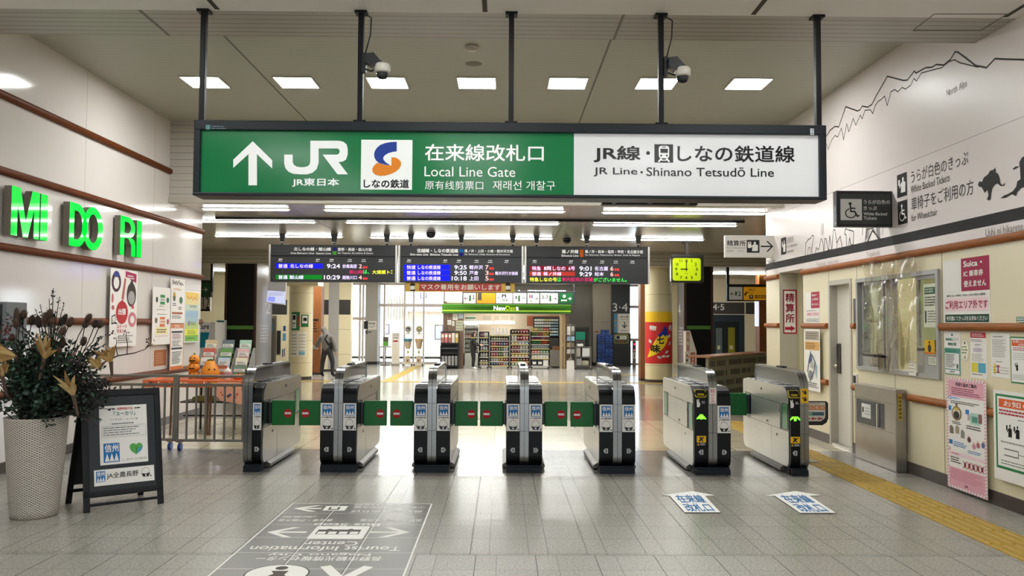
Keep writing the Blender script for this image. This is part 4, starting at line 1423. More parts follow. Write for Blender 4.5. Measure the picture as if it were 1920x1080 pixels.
# purple black bunch on the A-board side
for k in range(26):
    spray(scr(RP.uniform(140, 208), RP.uniform(695, 790), RP.uniform(-.15, .1)), 34, 0.03, LEAF[4:], spread=0.06)
# drooping sprays over the rim
for px_, py_ in ((90, 800), (82, 790), (100, 790), (20, 778), (12, 770), (60, 785), (185, 800), (192, 788), (178, 783)):
    spray(scr(px_, py_, -.2), 26, 0.024, LEAF[:4], base=V(PX + (px_ - 70) / 900, PY - .1, 0.8), sag=0.03, spread=0.04)
# airy tall twig
for px_, py_ in ((100, 540), (112, 556), (92, 560), (120, 570), (75, 572), (104, 582), (66, 580), (88, 590), (125, 590), (10, 585), (3, 600), (22, 600), (195, 630), (200, 645), (185, 640), (198, 660)):
    spray(scr(px_, py_, RP.uniform(-.1, .1)), 16, 0.02, LEAF[:3], base=scr(95 if px_ < 150 else 150, 680), spread=0.012)
f = fol.build('foliage', t)
f['kind'] = 'stuff'
stems.build('stems', t)['kind'] = 'stuff'
TEAS = M('#4a382a', 0.9, noise=0.4, nscale=180, bump=0.8)
TEASD = M('#2c211b', 0.9, noise=0.4, nscale=180, bump=0.8)
for px_, py_, ang, ln in ((32, 592, 5, 30), (45, 589, -3, 17), (60, 600, -8, 20), (72, 603, 10, 24), (86, 596, 0, 22), (94, 588, 3, 18), (119, 600, -28, 26), (132, 604, -22, 20), (116, 623, -30, 24), (166, 596, -28, 18), (160, 608, -10, 14), (179, 607, -20, 16), (188, 608, -22, 16), (30, 605, 4, 20), (38, 600, -4, 24), (117, 642, -5, 22), (157, 640, -16, 18), (110, 660, 6, 20), (23, 634, 5, 16), (64, 652, -14, 16)):
    mb = MB()
    c = scr(px_, py_, RP.uniform(-.12, .05))
    L = ln / 225
    a = math.radians(ang)
    mx = Matrix.Rotation(-a, 3, 'Y')
    prof = [(0.002, -L / 2), (0.016, -L * .42), (0.024, -L * .15), (0.023, L * .12), (0.016, L * .34), (0.006, L * .47), (0, L / 2)]
    vs = len(mb.v)
    mb.lathe(prof, c, RP.choice((TEAS, TEAS, TEASD)), 10, mx=mx)
    for k in range(60):
        th, zz = RP.uniform(0, 6.28), RP.uniform(-.4, .45) * L
        r = 0.024 * math.sqrt(max(0.05, 1 - (zz / (L * .52)) ** 2))
        p = c + mx @ V(r * math.cos(th), r * math.sin(th), zz)
        d = mx @ V(math.cos(th), math.sin(th), 0.9)
        mb.add([p, p + V(0.002, 0.002, 0), p + d * 0.011], [(0, 1, 2)], TEASD)
    foot = V(PX + RP.uniform(-.1, .1), PY + RP.uniform(-.05, .1), .8)
    low = c + mx @ V(0, 0, -L / 2)
    mb.tube([low, low + mx @ V(0, 0, -.12), low.lerp(foot, .7), foot], 0.004, STEMC, 5, False)
    mb.build('teasel', t)
HUSK = [M('#a5834a', 0.7, noise=0.2, nscale=22, stretch=(4, 4, 1)), M('#8d6a38', 0.7, noise=0.2, nscale=22), M('#b89c68', 0.7, noise=0.15, nscale=22)]
CORE = M('#5d4a40', 0.85, noise=0.3, nscale=120)
def husk(px_, py_, bx, by, dx, dy, n=7, L=0.2, core=True):
    """splayed dried husk: base at (px,py), petals towards (dx,dy), stem towards (bx,by)"""
    b = scr(px_, py_, -.26)
    tip = scr(dx, dy, -.3)
    d = (tip - b).normalized()
    mb = MB()
    n += 5
    for k in range(n):
        s_ = d.cross(V(0, 1, 0)).normalized()
        ang = (k - (n - 1) / 2) / n + RP.uniform(-.12, .12)
        dd = (d + s_ * ang * 1.0 + V(0, RP.uniform(-.35, .35), 0)).normalized()
        w_ = dd.cross(V(0, 1, RP.uniform(-.4, .4))).normalized()
        LL = L * RP.uniform(.5, 1.15)
        cur = V(RP.uniform(-.04, .04), RP.uniform(-.04, .02), RP.uniform(-.04, .01))
        rows_ = []
        for u, wd in ((0, .01), (.25, .016), (.55, .017), (.8, .011), (1, .002)):
            p = b + dd * LL * u + cur * u * u
            rows_.append((p - w_ * wd, p + V(0, -.006, 0), p + w_ * wd))
        vs = [q for r in rows_ for q in r]
        fs = [(i * 3 + j, i * 3 + j + 1, i * 3 + j + 4, i * 3 + j + 3) for i in range(4) for j in (0, 1)]
        mb.add(vs, fs, RP.choice(HUSK), True)
    st = scr(bx, by, -.2)
    mb.tube([b - d * .0, b.lerp(st, .5), st], [0.016, 0.013, 0.01], CORE, 8)
    mb.build('corn_husk', t)
husk(83, 672, 74, 712, 92, 625, 7, .19)
husk(137, 741, 146, 778, 118, 695, 8, .2)
husk(208, 678, 210, 703, 195, 650, 8, .13)
husk(186, 690, 195, 680, 170, 668, 5, .12)
husk(4, 706, 14, 742, 0, 670, 5, .16)
husk(28, 668, 34, 678, -20, 660, 4, .2)
husk(5, 652, 25, 662, -15, 640, 4, .16)
mb = MB()
RED = M('#5a1f1e', 0.6)
for px_, py_ in ((72, 640), (76, 650), (5, 618), (10, 626), (15, 612), (20, 640), (70, 660), (140, 668), (150, 680)):
    for k in range(10):
        leaf(mb, scr(px_ + RP.uniform(-5, 5), py_ + RP.uniform(-14, 14), -.1), V(RP.uniform(-1, 1), RP.uniform(-1, 1), RP.uniform(0, 1)), .03, .015, RED)
o = mb.build('red_leaves', t)
o['kind'] = 'stuff'
mb = MB()
TW = M('#2a2320', 0.8)
tw = [scr(190, 682, -.1), scr(221, 667, -.05), scr(252, 662, 0), scr(272, 655, 0), scr(278, 648, 0)]
mb.tube(tw, [.007, .006, .005, .003, .002], TW, 6)
for pts in (((238, 664), (239, 645), (236, 630), (238, 622)), ((221, 668), (217, 650), (219, 640), (216, 632)), ((272, 655), (279, 645), (276, 640)), ((274, 652), (284, 646))):
    mb.tube([scr(a, b, 0) for a, b in pts], [.004, .0035, .003, .002][:len(pts)], TW, 5)
for px_, py_ in ((238, 620), (216, 630), (213, 600), (216, 610), (210, 622), (277, 639), (284, 645), (205, 632)):
    for k in range(4):
        leaf(mb, scr(px_ + RP.uniform(-5, 5), py_ + RP.uniform(-6, 6)), V(RP.uniform(-1, 1), RP.uniform(-1, 1), RP.uniform(-1, 1)), .02, .014, LEAF[2])
mb.build('twig', t)

# ---- A-board
A0, A1 = fl(157, 963), fl(308, 944)
A0.z = A1.z = 0
dx = (A1 - A0).normalized()
nn = V(dx.y, -dx.x, 0)
AW = (A1 - A0).length
t = thing('a_board', 'black A-frame board with white posters beside the woven planter', 'sign board', tuple(A0))
def AB(u, v, n=0.0):
    """front leaf: u along the foot, v up the leaf, n out towards the viewer; leans back"""
    lean = V(-nn.x * .2, -nn.y * .2, .98)
    return A0 + dx * u + lean * v + (nn * .98 + V(0, 0, .2)) * n
AX, AV, AN = dx, V(-nn.x * .2, -nn.y * .2, .98), nn * .98 + V(0, 0, .2)
mxF = Matrix(((AX.x, AN.x, AV.x, A0.x), (AX.y, AN.y, AV.y, A0.y), (AX.z, AN.z, AV.z, 0), (0, 0, 0, 1)))
BFR = M('#11151a', 0.45, spec=.3)
H = 1.0
mb = MB()
for u0, u1, v0, v1 in ((0, .05, 0.0, H - .03), (AW - .05, AW, 0.0, H - .03), (0, AW, H - .06, H), (.0, AW, .115, .165), (.04, AW - .04, .045, .07)):
    mb.bbox(u0, u1, -.025, .0, v0, v1, BFR, 0.008, mx=mxF)
mb.build('front_frame', t)
mb = MB()
mb.box(.04, AW - .04, -.02, -.012, .15, H - .05, M('#262e36', 0.2), mxF)
Q = Pl(mb, AB(0, 0, -.011), AX, AV, 0.0015)
wP = AW
paper = (.115 * AW / .63 + .02, .37, AW - .115, .86)
Q.rect(paper, WHITE, 1)
a0, b0, a1, b1 = paper
pw, ph = a1 - a0, b1 - b0
INK = ink('#2b2d30')
Q.rows((a0 + pw * .2, b0 + ph * .93, a0 + pw * .36, b0 + ph * .96), 1, INK, 2, .7)
Q.text('長野県産の花', (a0 + pw * .37, b0 + ph * .92, a0 + pw * .7, b0 + ph * .965), ink('#c8404a'), 2, .01)
Q.rows((a0 + pw * .74, b0 + ph * .93, a0 + pw * .88, b0 + ph * .96), 1, INK, 2, .7)
Q.text('「ユーカリ」', (a0 + pw * .3, b0 + ph * .82, a0 + pw * .75, b0 + ph * .9), ink('#1d6a5a'), 2, .02)
Q.text('フトモモ科 ・ ユーカリ属', (a0 + pw * .22, b0 + ph * .745, a0 + pw * .8, b0 + ph * .775), ink('#5a5d62'), 2)
Q.rows((a0 + pw * .25, b0 + ph * .675, a0 + pw * .8, b0 + ph * .7), 1, ink('#6d7075'), 2, .7)
Q.frame((a0 + pw * .04, b0 + ph * .46, a1 - pw * .03, b0 + ph * .655), .002, ink('#8a8d93'), 2)
Q.rows((a0 + pw * .07, b0 + ph * .48, a1 - pw * .08, b0 + ph * .64), 4, ink('#6d7075'), 2, .35)
bx0, bx1, bz0, bz1 = a0 + pw * .07, a0 + pw * .40, b0 + ph * .04, b0 + ph * .36
def shinshu(Q, x0, z0, x1, z1, l=2):
    wd, h = x1 - x0, z1 - z0
    Q.rect((x0, z0, x1, z1), G_BLUE, l)
    Q.text('信州', (x0 + wd * .07, z0 + h * .53, x1 - wd * .07, z0 + h * .95), WHITE, l + 1, .02)
    for k in range(3):
        x = x0 + wd * (.07 + .29 * k)
        Q.poly([(x, z0 + h * .05), (x + wd * .29, z0 + h * .05), (x + wd * .145, z0 + h * .48)], WHITE, l + 1)
shinshu(Q, bx0, bz0, bx1, bz1)
hx, hz, hr = a0 + pw * .75, b0 + ph * .24, pw * .14
heart = [(hx, hz - hr * .95), (hx + hr * .75, hz - hr * .35), (hx + hr, hz + hr * .2), (hx + hr * .9, hz + hr * .62), (hx + hr * .55, hz + hr * .85), (hx + hr * .2, hz + hr * .8), (hx, hz + hr * .55), (hx - hr * .2, hz + hr * .8), (hx - hr * .55, hz + hr * .85), (hx - hr * .9, hz + hr * .62), (hx - hr, hz + hr * .2), (hx - hr * .75, hz - hr * .35)]
Q.poly(heart, ink('#5aa84f'), 2)
Q.poly([(hx, hz - hr * .95), (hx + hr * .75, hz - hr * .35), (hx + hr, hz + hr * .2), (hx + hr * .6, hz + hr * .25), (hx + hr * .15, hz - hr * .2)], ink('#4aa0b8'), 3)
Q.poly([(hx, hz + hr * .55), (hx + hr * .15, hz - hr * .1), (hx + hr * .02, hz - hr * .8), (hx - hr * .05, hz - hr * .1)], ink('#3b8a3c'), 3)
Q.text('しあわせ信州', (a0 + pw * .46, b0 + ph * .045, a0 + pw * .96, b0 + ph * .085), ink('#8d9095'), 2)
p2 = (.085, .205, AW - .07, .335)
Q.rect(p2, WHITE, 1)
a0, b0, a1, b1 = p2
shinshu(Q, a0 + .015, b0 + .03, a0 + .085, b1 - .012)
Q.text('JA全農長野', (a0 + .095, b0 + .045, a0 + .345, b0 + .1), INK, 2, .01)
rice_bowl(Q, a1 - .07, b0 + .075, .035, .04)
mb.build('poster_panel', t, label='dark panel with white printed sheets')
mb = MB()
R0, R1 = fl(123, 945), fl(270, 905)
off = (fl(123, 945) - A0)
off.z = 0
def RB(u, v):
    top = AB(u, H - .02, -.03)
    foot = A0 + off + dx * u
    return foot.lerp(top, v)
def slab(mb, u0, u1, v0, v1, th, m):
    q = [RB(u0, v0), RB(u1, v0), RB(u1, v1), RB(u0, v1)]
    k = -nn * th
    q2 = [p + k for p in q]
    mb.add(q + q2, [(0, 1, 2, 3), (7, 6, 5, 4), (0, 4, 5, 1), (1, 5, 6, 2), (2, 6, 7, 3), (3, 7, 4, 0)], m)
for u0, u1, v0, v1 in ((0, .045, 0, .98), (AW - .045, AW, 0, .98), (0, AW, .1, .13)):
    slab(mb, u0, u1, v0, v1, .025, BFR)
slab(mb, .0, AW, .17, .97, .02, M('#14171a', 0.45))
mb.build('rear_frame', t)

# ---- posters on the white wall
WP = lambda mb, off: Pl(mb, (XL + off, 0, 0), (0, 1, 0), (0, 0, 1))
def wall_poster(tl, br, draw, label, base='#ece7e0', group='posters on the white wall', off=.056):
    mb = MB()
    P = WP(mb, off)
    a0, b1 = P.px(*tl)
    a1, b0 = P.px(*br)
    mb.box(XL + off - .003, XL + off, a0, a1, b0, b1, M(base, 0.5))
    draw(P, a0, b0, a1 - a0, b1 - b0)
    o = mb.build('poster', None, (XL + off, (a0 + a1) / 2, (b0 + b1) / 2))
    tag(o, label, 'poster', group)
def sub(P, a, b, wd, h):
    def Rr(x0, y0, x1, y1, m, l=1):
        P.rect((a + x0 * wd, b + y0 * h, a + x1 * wd, b + y1 * h), m, l)
    def Dd(x, y, r, rb, m, l=1):
        P.disc(a + x * wd, b + y * h, r * wd, m, l, rb * h)
    def Tt(s_, x0, y0, x1, y1, m, l=2, bold=.01):
        P.text(s_, (a + x0 * wd, b + y0 * h, a + x1 * wd, b + y1 * h), m, l, bold)
    def Rw(x0, y0, x1, y1, n, m, l=2, fill=.45):
        P.rows((a + x0 * wd, b + y0 * h, a + x1 * wd, b + y1 * h), n, m, l, fill)
    def Pp(pts, m, l=1):
        P.poly([(a + x * wd, b + y * h) for x, y in pts], m, l)
    return Rr, Dd, Tt, Rw, Pp
RED_, ORG, GRN_ = ink('#b7262e'), ink('#d4702f'), ink('#2e8a4a')
def d1(P, a, b, wd, h):
    Rr, Dd, Tt, Rw, Pp = sub(P, a, b, wd, h)
    Dd(.2, .83, .17, .13, ink('#4a2a3a')); Dd(.2, .82, .1, .08, ink('#ece7e0'), 2); Dd(.2, .93, .1, .04, ink('#3a3f8a'), 2)
    Pp([(.53, .985), (.95, .96), (.95, .84), (.53, .91)], ink('#a8285a')); Rw(.6, .88, .9, .94, 2, WHITE)
    Pp([(.4, .62), (.48, .6), (.56, .88), (.5, .9)], ink('#b0605c'))
    Dd(.77, .68, .18, .16, ink('#3a312c')); Dd(.77, .64, .13, .09, ink('#a9a6a2'), 2); Pp([(.68, .8), (.77, .9), (.86, .8)], ink('#3a312c'), 2)
    Dd(.43, .44, .22, .15, RED_); Pp([(.3, .55), (.43, .61), (.55, .55), (.5, .5), (.35, .5)], RED_); Tt('出', .29, .41, .42, .49, WHITE, 2, .03); Tt('張', .43, .41, .57, .49, WHITE, 2, .03)
    Dd(.82, .35, .16, .1, ink('#c97a86')); Dd(.82, .35, .08, .05, ink('#ece7e0'), 2)
    Pp([(.06, .28), (.2, .31), (.2, .42), (.06, .39)], ink('#33302e')); Pp([(.08, .3), (.18, .32), (.18, .4), (.08, .38)], ink('#ece7e0'), 2)
    Tt('スイーツ', .25, .235, .62, .285, ink('#c04a56'), 2, .03); Tt('マルシェ', .25, .175, .62, .225, ink('#c04a56'), 2, .03)
    Rw(.3, .04, .9, .15, 4, ink('#7a7672'))
    Dd(.83, .52, .05, .03, ink('#c0505a')); Dd(.1, .5, .05, .03, ink('#c0606a')); Dd(.08, .62, .04, .06, ink('#c8707a'))
wall_poster((208, 502), (255, 648), d1, 'white poster with a donut and a red oval reading 出張')
def d2(P, a, b, wd, h):
    Rr, Dd, Tt, Rw, Pp = sub(P, a, b, wd, h)
    Rr(.4, .82, .66, .87, GRN_); Rr(.4, .7, .66, .75, GRN_); Rr(.36, .76, .7, .81, ink('#dfeadf')); Tt('2023', .4, .77, .66, .8, ink('#2a2f2b'))
    Dd(.22, .78, .06, .05, ink('#33403a')); Dd(.82, .78, .08, .05, ink('#3d6a4c'))
    Rw(.35, .66, .65, .68, 1, ink('#5a5a55')); Rw(.2, .6, .85, .62, 1, ink('#8a8680')); Rw(.25, .52, .8, .54, 1, ink('#6a6660'))
    Rr(.4, .44, .68, .48, ORG); Rr(.38, .37, .72, .425, ink('#f3dcc8')); Tt('100%', .4, .385, .7, .415, ORG, 3); Rr(.4, .31, .68, .36, ORG)
    Dd(.2, .42, .07, .05, ink('#7a6a4a')); Dd(.85, .4, .06, .05, ink('#b04a4a')); Rr(.18, .18, .85, .3, ink('#efe3a2')); Rw(.25, .2, .8, .28, 2, ink('#3a3a36'))
    Rr(.15, .145, .85, .15, RED_)
wall_poster((287, 537), (318.5, 645), d2, 'long white poster with green and orange blocks, beside the pale signature poster')
def d3(P, a, b, wd, h):
    Rr, Dd, Tt, Rw, Pp = sub(P, a, b, wd, h)
    P.line([(a + wd * x, b + h * y) for x, y in ((.1, .86), (.12, .97), (.2, .9), (.16, .87), (.28, .93), (.3, .86), (.4, .95), (.42, .86), (.55, .96), (.58, .88), (.7, .93), (.68, .86), (.8, .9), (.86, .87))], .012, ink('#1a1a1a'))
    Rw(.2, .74, .8, .79, 2, ink('#c8966a')); Dd(.25, .6, .1, .1, ink('#c0a04a')); Rr(.17, .5, .33, .6, ink('#5a6a50')); Dd(.72, .52, .12, .08, ink('#4a7a5a'))
    Rw(.15, .38, .4, .46, 2, ink('#3a4a6a')); Rw(.55, .3, .85, .38, 2, ink('#3a3a3a')); Rr(.12, .2, .85, .25, ink('#b06a4a')); Rw(.12, .1, .8, .18, 3, ink('#6a6660'))
wall_poster((320.5, 521), (345.5, 606), d3, 'tall white poster headed by a black brush signature')
def d4(P, a, b, wd, h):
    Rr, Dd, Tt, Rw, Pp = sub(P, a, b, wd, h)
    Rr(0, .9, 1, 1, ink('#d8895a')); Rw(.3, .91, .75, .98, 2, ink('#f0d8c8')); Rr(.1, .8, .9, .84, ink('#2c2c34')); Rw(.15, .66, .8, .78, 4, ink('#8a4a48'))
    Rr(.1, .44, .9, .48, ink('#2c2c34')); Rw(.15, .5, .8, .64, 4, ink('#6a6660')); Rw(.15, .12, .85, .4, 8, ink('#4a4640')); Rr(0, 0, 1, .08, ORG)
    for x0, x1 in ((0, .05), (.95, 1)):
        Rr(x0, 0, x1, 1, ink('#d8a080'))
wall_poster((319.5, 607), (343, 691), d4, 'orange edged poster low on the wall below the brush signature')
def d5(P, a, b, wd, h):
    Rr, Dd, Tt, Rw, Pp = sub(P, a, b, wd, h)
    cs_ = ['#ecc86a', '#e8d79a', '#c9d3c4', '#9fb9cf', '#a9c0c8', '#b9cc7a']
    for k, c_ in enumerate(cs_):
        Rr(.04, .86 - k * .12, .96, .98 - k * .12, ink(c_))
    Rr(.04, .14, .96, .26, ink('#e2e04a')); Rr(.04, .02, .96, .14, ink('#7dbb4a')); Rw(.2, .15, .85, .24, 3, ink('#6a9a3a'))
    P.line([(a + wd * x, b + h * y) for x, y in ((.15, .82), (.2, .9), (.3, .84), (.45, .89), (.5, .83), (.7, .88), (.85, .82))], .012, ink('#d8703a'))
    Rw(.35, .68, .85, .73, 2, ink('#6a6a50')); Dd(.5, .55, .08, .08, ink('#b0584a')); Rw(.4, .33, .8, .4, 2, ink('#4a5a70')); Dd(.3, .37, .08, .05, ink('#8a7a8a')); Rw(.2, .06, .8, .1, 1, ink('#4a6a2a'))
wall_poster((347, 545), (372, 641), d5, 'rainbow tinted poster from yellow to green at the end of the white wall')
def d6(P, a, b, wd, h):
    Rr, Dd, Tt, Rw, Pp = sub(P, a, b, wd, h)
    Rr(.08, .08, .92, .92, ink('#a9643a')); Rw(.2, .2, .8, .8, 5, ink('#c89068'))
wall_poster((286.5, 654), (313, 687), d6, 'small brown framed poster low on the wall above the barrier', '#d9c9b8', off=.004)

# ---- steel barriers
def barrier(label, x0, x1, Y, bars):
    t = thing('barrier', label, 'barrier', ((x0 + x1) / 2, Y, 0))
    PIPE = M('#8d8880', 0.35, 0.7)
    zt, z2, zb = 0.917, 0.79, 0.125
    mb = MB()
    r = 0.019
    for x in (x0 + r, x1 - r):
        mb.tube([(x, Y, zb - r), (x, Y, zt)], r, PIPE, 10)
    for z in (zt - r, z2, zb):
        mb.tube([(x0, Y, z), (x1, Y, z)], r * .9, PIPE, 10)
    mb.build('frame', t)
    for x in bars:
        mb = MB()
        mb.tube([(x, Y, zb), (x, Y, z2)], 0.014, PIPE, 8)
        mb.build('bar', t)
    for x in (x0 + 0.06,) if x1 > -3.5 else (x1 - .06, x0 + .06):
        mb = MB()
        mb.box(x - .012, x + .012, Y - .02, Y + .02, .06, .12, PIPE)
        mb.box(x - .03, x + .03, Y - .03, Y + .03, .1, .115, PIPE)
        mb.tube([(x - .018, Y, .045), (x + .018, Y, .045)], .045, M('#24489a', 0.4), 16)
        mb.build('caster', t)
bx = lambda p: at(p, 760, 10.3).x
barrier('grey steel barrier with blue casters between the A-board and the first ticket gate', bx(330), bx(459.5), 10.3, [bx(p) for p in (350.5, 368, 385.5, 403, 421, 438.5)])
barrier('grey steel barrier running behind the planter to the white wall', -5.03, bx(326.5), 10.36, [bx(p) for p in (200, 221, 242, 263, 284, 305)])

# ---- table with halloween things
TZ = 0.76
ta, tb = at(268, 700, 11.6), at(466, 700, 11.6)
t = thing('display_table', 'folding table under an orange printed cloth behind the steel barrier', 'table', ((ta.x + tb.x) / 2, 12.0, 0))
tx0, tx1, ty0, ty1 = max(ta.x, XL + .07), tb.x, 11.6, 12.4
CL = M('#d96a3c', 0.7, noise=0.1, nscale=8)
mb = MB()
mb.bbox(tx0, tx1, ty0, ty1, TZ - .03, TZ, CL, .006)
mb.box(tx0, tx1, ty0 - .005, ty0, TZ - .1, TZ - .005, CL)
P = front(mb, ty0 - .006)
for k in range(30):
    x = RND.uniform(tx0 + .02, tx1 - .1)
    P.rect((x, TZ - RND.uniform(.06, .09), x + RND.uniform(.02, .1), TZ - RND.uniform(.02, .05)), ink(RND.choice(['#2c2348', '#f0b8a0', '#f5d9c8', '#c8a83a', '#b84a2c', '#e89a78'])), 1)
top = Pl(mb, (0, 0, TZ + .001), (1, 0, 0), (0, 1, 0))
for k in range(26):
    x, y = RND.uniform(tx0, tx1 - .2), RND.uniform(ty0, ty1 - .2)
    top.poly([(x, y), (x + RND.uniform(.1, .2), y + RND.uniform(-.02, .05)), (x + RND.uniform(.05, .2), y + RND.uniform(.06, .15))], ink(RND.choice(['#2c2348', '#f0b8a0', '#f5d9c8', '#c8a83a', '#b84a2c'])), 1)
mb.build('tabletop', t, label='orange cloth covered top')
mb = MB()
mb.add([V(tx1 - .42, ty0 - .012, TZ - .02), V(tx1 - .1, ty0 - .012, TZ - .02), V(tx1 - .05, ty0 - .03, TZ - .33), V(tx1 - .36, ty0 - .02, TZ - .28), V(tx1 - .45, ty0 - .02, TZ - .18)], [(0, 1, 2, 3, 4)], M('#e0a084', 0.8))
P = Pl(mb, (0, ty0 - .034, 0), (1, 0, 0), (0, 0, 1))
for k in range(8):
    P.disc(tx1 - RND.uniform(.12, .36), TZ - RND.uniform(.06, .24), RND.uniform(.01, .025), ink(RND.choice(['#8a3a34', '#5a4a6a', '#c86a4a'])), 1)
mb.build('cloth_corner', t)
for x in (tx0 + .35, tx0 + .85, tx1 - .55, tx1 - .1):
    mb = MB()
    mb.tube([(x, ty0 + .1, 0), (x + .01, ty0 + .1, TZ - .03)], .016, M('#6a4a30', .5), 8)
    mb.build('leg', t)
for x in (tx0 + .55, tx1 - .4):
    mb = MB()
    mb.tube([(x, ty1 - .1, 0), (x, ty1 - .1, TZ - .03)], .016, M('#232120', .5), 8)
    mb.build('leg', t)
mb = MB()
mb.box(tx0 + .4, tx1 - .1, ty0 + .3, ty1 - .05, .42, .44, M('#3a3430', .5))
mb.tube([(tx0 + .3, ty1 - .1, .2), (tx1 - .05, ty1 - .1, .2)], .012, M('#232120', .5), 6)
mb.build('lower_shelf', t)
for k, (x, w_, h_, c_) in enumerate(((tx0 + .55, .3, .06, '#8a8a3a'), (tx0 + .88, .1, .1, '#c8c4bc'), (tx1 - .45, .3, .07, '#b9b23c'))):
    mb = MB()
    mb.bbox(x, x + w_, ty0 + .35, ty0 + .6, .44, .44 + h_, M(c_, .6), .006)
    tag(mb.build('leaflet_box', None, (x + w_ / 2, ty0 + .47, .44)), ['flat olive box on the shelf under the orange table', 'pale grey box on the shelf under the orange table', 'flat yellow green box on the shelf under the orange table'][k], 'box')

PUM = M('#e08a1c', 0.45)
PUMD = ink('#2a1510')
def pumpkin_body(mb, c, r, h, m, ribs=8):
    n = 32
    prof = [(0.02, 0), (.7, .03), (.95, .2), (1.0, .42), (.9, .7), (.6, .93), (.25, 1.0), (0.02, .95)]
    vs = []
    for a, z in prof:
        for k in range(n):
            th = 2 * math.pi * k / n
            q = r * a * (1 + .06 * math.cos(th * ribs))
            vs.append(c + V(q * math.cos(th), q * math.sin(th), z * h))
    fs = [(i * n + k, i * n + (k + 1) % n, (i + 1) * n + (k + 1) % n, (i + 1) * n + k) for i in range(len(prof) - 1) for k in range(n)]
    mb.add(vs, fs, m, True)
def face_on(mb, c, r, zc, s_, ang=0.0):
    """carved face, curved round the front of a body of radius r"""
    def Q(a, b):
        th = -math.pi / 2 + ang + a / r
        return c + V((r + .004) * math.cos(th), (r + .004) * math.sin(th), zc + b)
    for sg in (-1, 1):
        mb.face([Q(sg * .5 * s_ - .2 * s_, .25 * s_), Q(sg * .5 * s_ + .2 * s_, .25 * s_), Q(sg * .45 * s_, .6 * s_)], PUMD)
    up = [(-.85, 0), (-.5, -.18), (-.3, -.05), (0, -.25), (.3, -.05), (.5, -.18), (.85, 0)]
    lo = [(-.6, -.38), (-.4, -.5), (-.2, -.42), (0, -.6), (.2, -.42), (.4, -.5), (.6, -.38)]
    for k in range(6):
        mb.face([Q(*[x * s_ for x in lo[k]]), Q(*[x * s_ for x in lo[k + 1]]), Q(*[x * s_ for x in up[k + 1]]), Q(*[x * s_ for x in up[k]])], PUMD)
YT = 11.85
pc = at(363, 703, YT); pc.z = TZ
t = thing('pumpkin_stack', 'stack of three small orange jack-o\'-lanterns on the orange table', 'pumpkin', tuple(pc))
for k, (r, h, dx_) in enumerate(((.075, .12, .0), (.085, .12, .0), (.075, .125, .005))):
    mb = MB()
    b = pc + V(dx_, 0, (0, .105, .21)[k])
    pumpkin_body(mb, b, r, h, PUM)
    face_on(mb, b, r * 1.0, h * .5, .06)
    mb.build('pumpkin', t)
mb = MB()
mb.tube([pc + V(0, 0, .325), pc + V(.01, 0, .36)], [.014, .01], M('#4a7a2c', .6), 8)
mb.build('stem', t)
pc = at(394, 703, YT); pc.z = TZ
t = thing('pumpkin', 'pear shaped orange pumpkin with a carved grin on the orange table', 'pumpkin', tuple(pc))
mb = MB()
mb.lathe([(.02, 0), (.1, .005), (.128, .05), (.125, .1), (.1, .17), (.07, .22), (.055, .25), (.02, .255)], pc, PUM, 28)
face_on(mb, pc, .118, .11, .075, .5)
mb.build('body', t)
mb = MB()
mb.tube([pc + V(0, 0, .25), pc + V(.0, 0, .28)], [.02, .012], M('#4a7a2c', .6), 8)
for k in range(5):
    leaf(mb, pc + V(0, 0, .255), V(math.cos(k * 1.25), math.sin(k * 1.25), .2), .05, .03, M('#4a7a2c', .6))
mb.build('stem', t)
pc = at(447, 703, YT - .1); pc.z = TZ
t = thing('pumpkin', 'little round red orange pumpkin by the bottle on the orange table', 'pumpkin', tuple(pc))
mb = MB()
pumpkin_body(mb, pc, .065, .075, M('#d8541c', .45), 7)
mb.build('body', t)
mb = MB()
mb.tube([pc + V(0, 0, .07), pc + V(-.005, 0, .095)], [.01, .007], M('#3a3a22', .6), 8)
mb.build('stem', t)
pc = at(427, 703, YT - .1); pc.z = TZ
t = thing('pump_bottle', 'pink labelled pump bottle of hand sanitizer on the orange table', 'bottle', tuple(pc))
mb = MB()
mb.lathe([(.0, 0), (.05, 0), (.052, .01), (.052, .11), (.045, .135), (.02, .15), (.018, .165), (0, .165)], pc, M('#d9cfc8', .25), 20)
mb.lathe([(.0525, .02), (.0525, .105)], pc, M('#c08a90', .4), 20)
mb.build('body', t)
mb = MB()
mb.tube([pc + V(0, 0, .16), pc + V(0, 0, .2), pc + V(-.04, -.01, .2)], .008, M('#e8e6e2', .4), 8)
mb.build('pump', t)
pc = at(465, 703, YT - .2); pc.z = TZ
mb = MB()
mb.lathe([(0, 0), (.032, 0), (.034, .08), (.031, .08), (.03, .01), (0, .01)], pc, clear('#f0e8e4', .9, .15), 16)
mb.lathe([(0, .012), (.028, .012), (.029, .05), (0, .05)], pc, M('#c8a0a0', .5), 12)
tag(mb.build('glass_jar', None, tuple(pc)), 'small clear jar at the gate end of the orange table', 'jar')
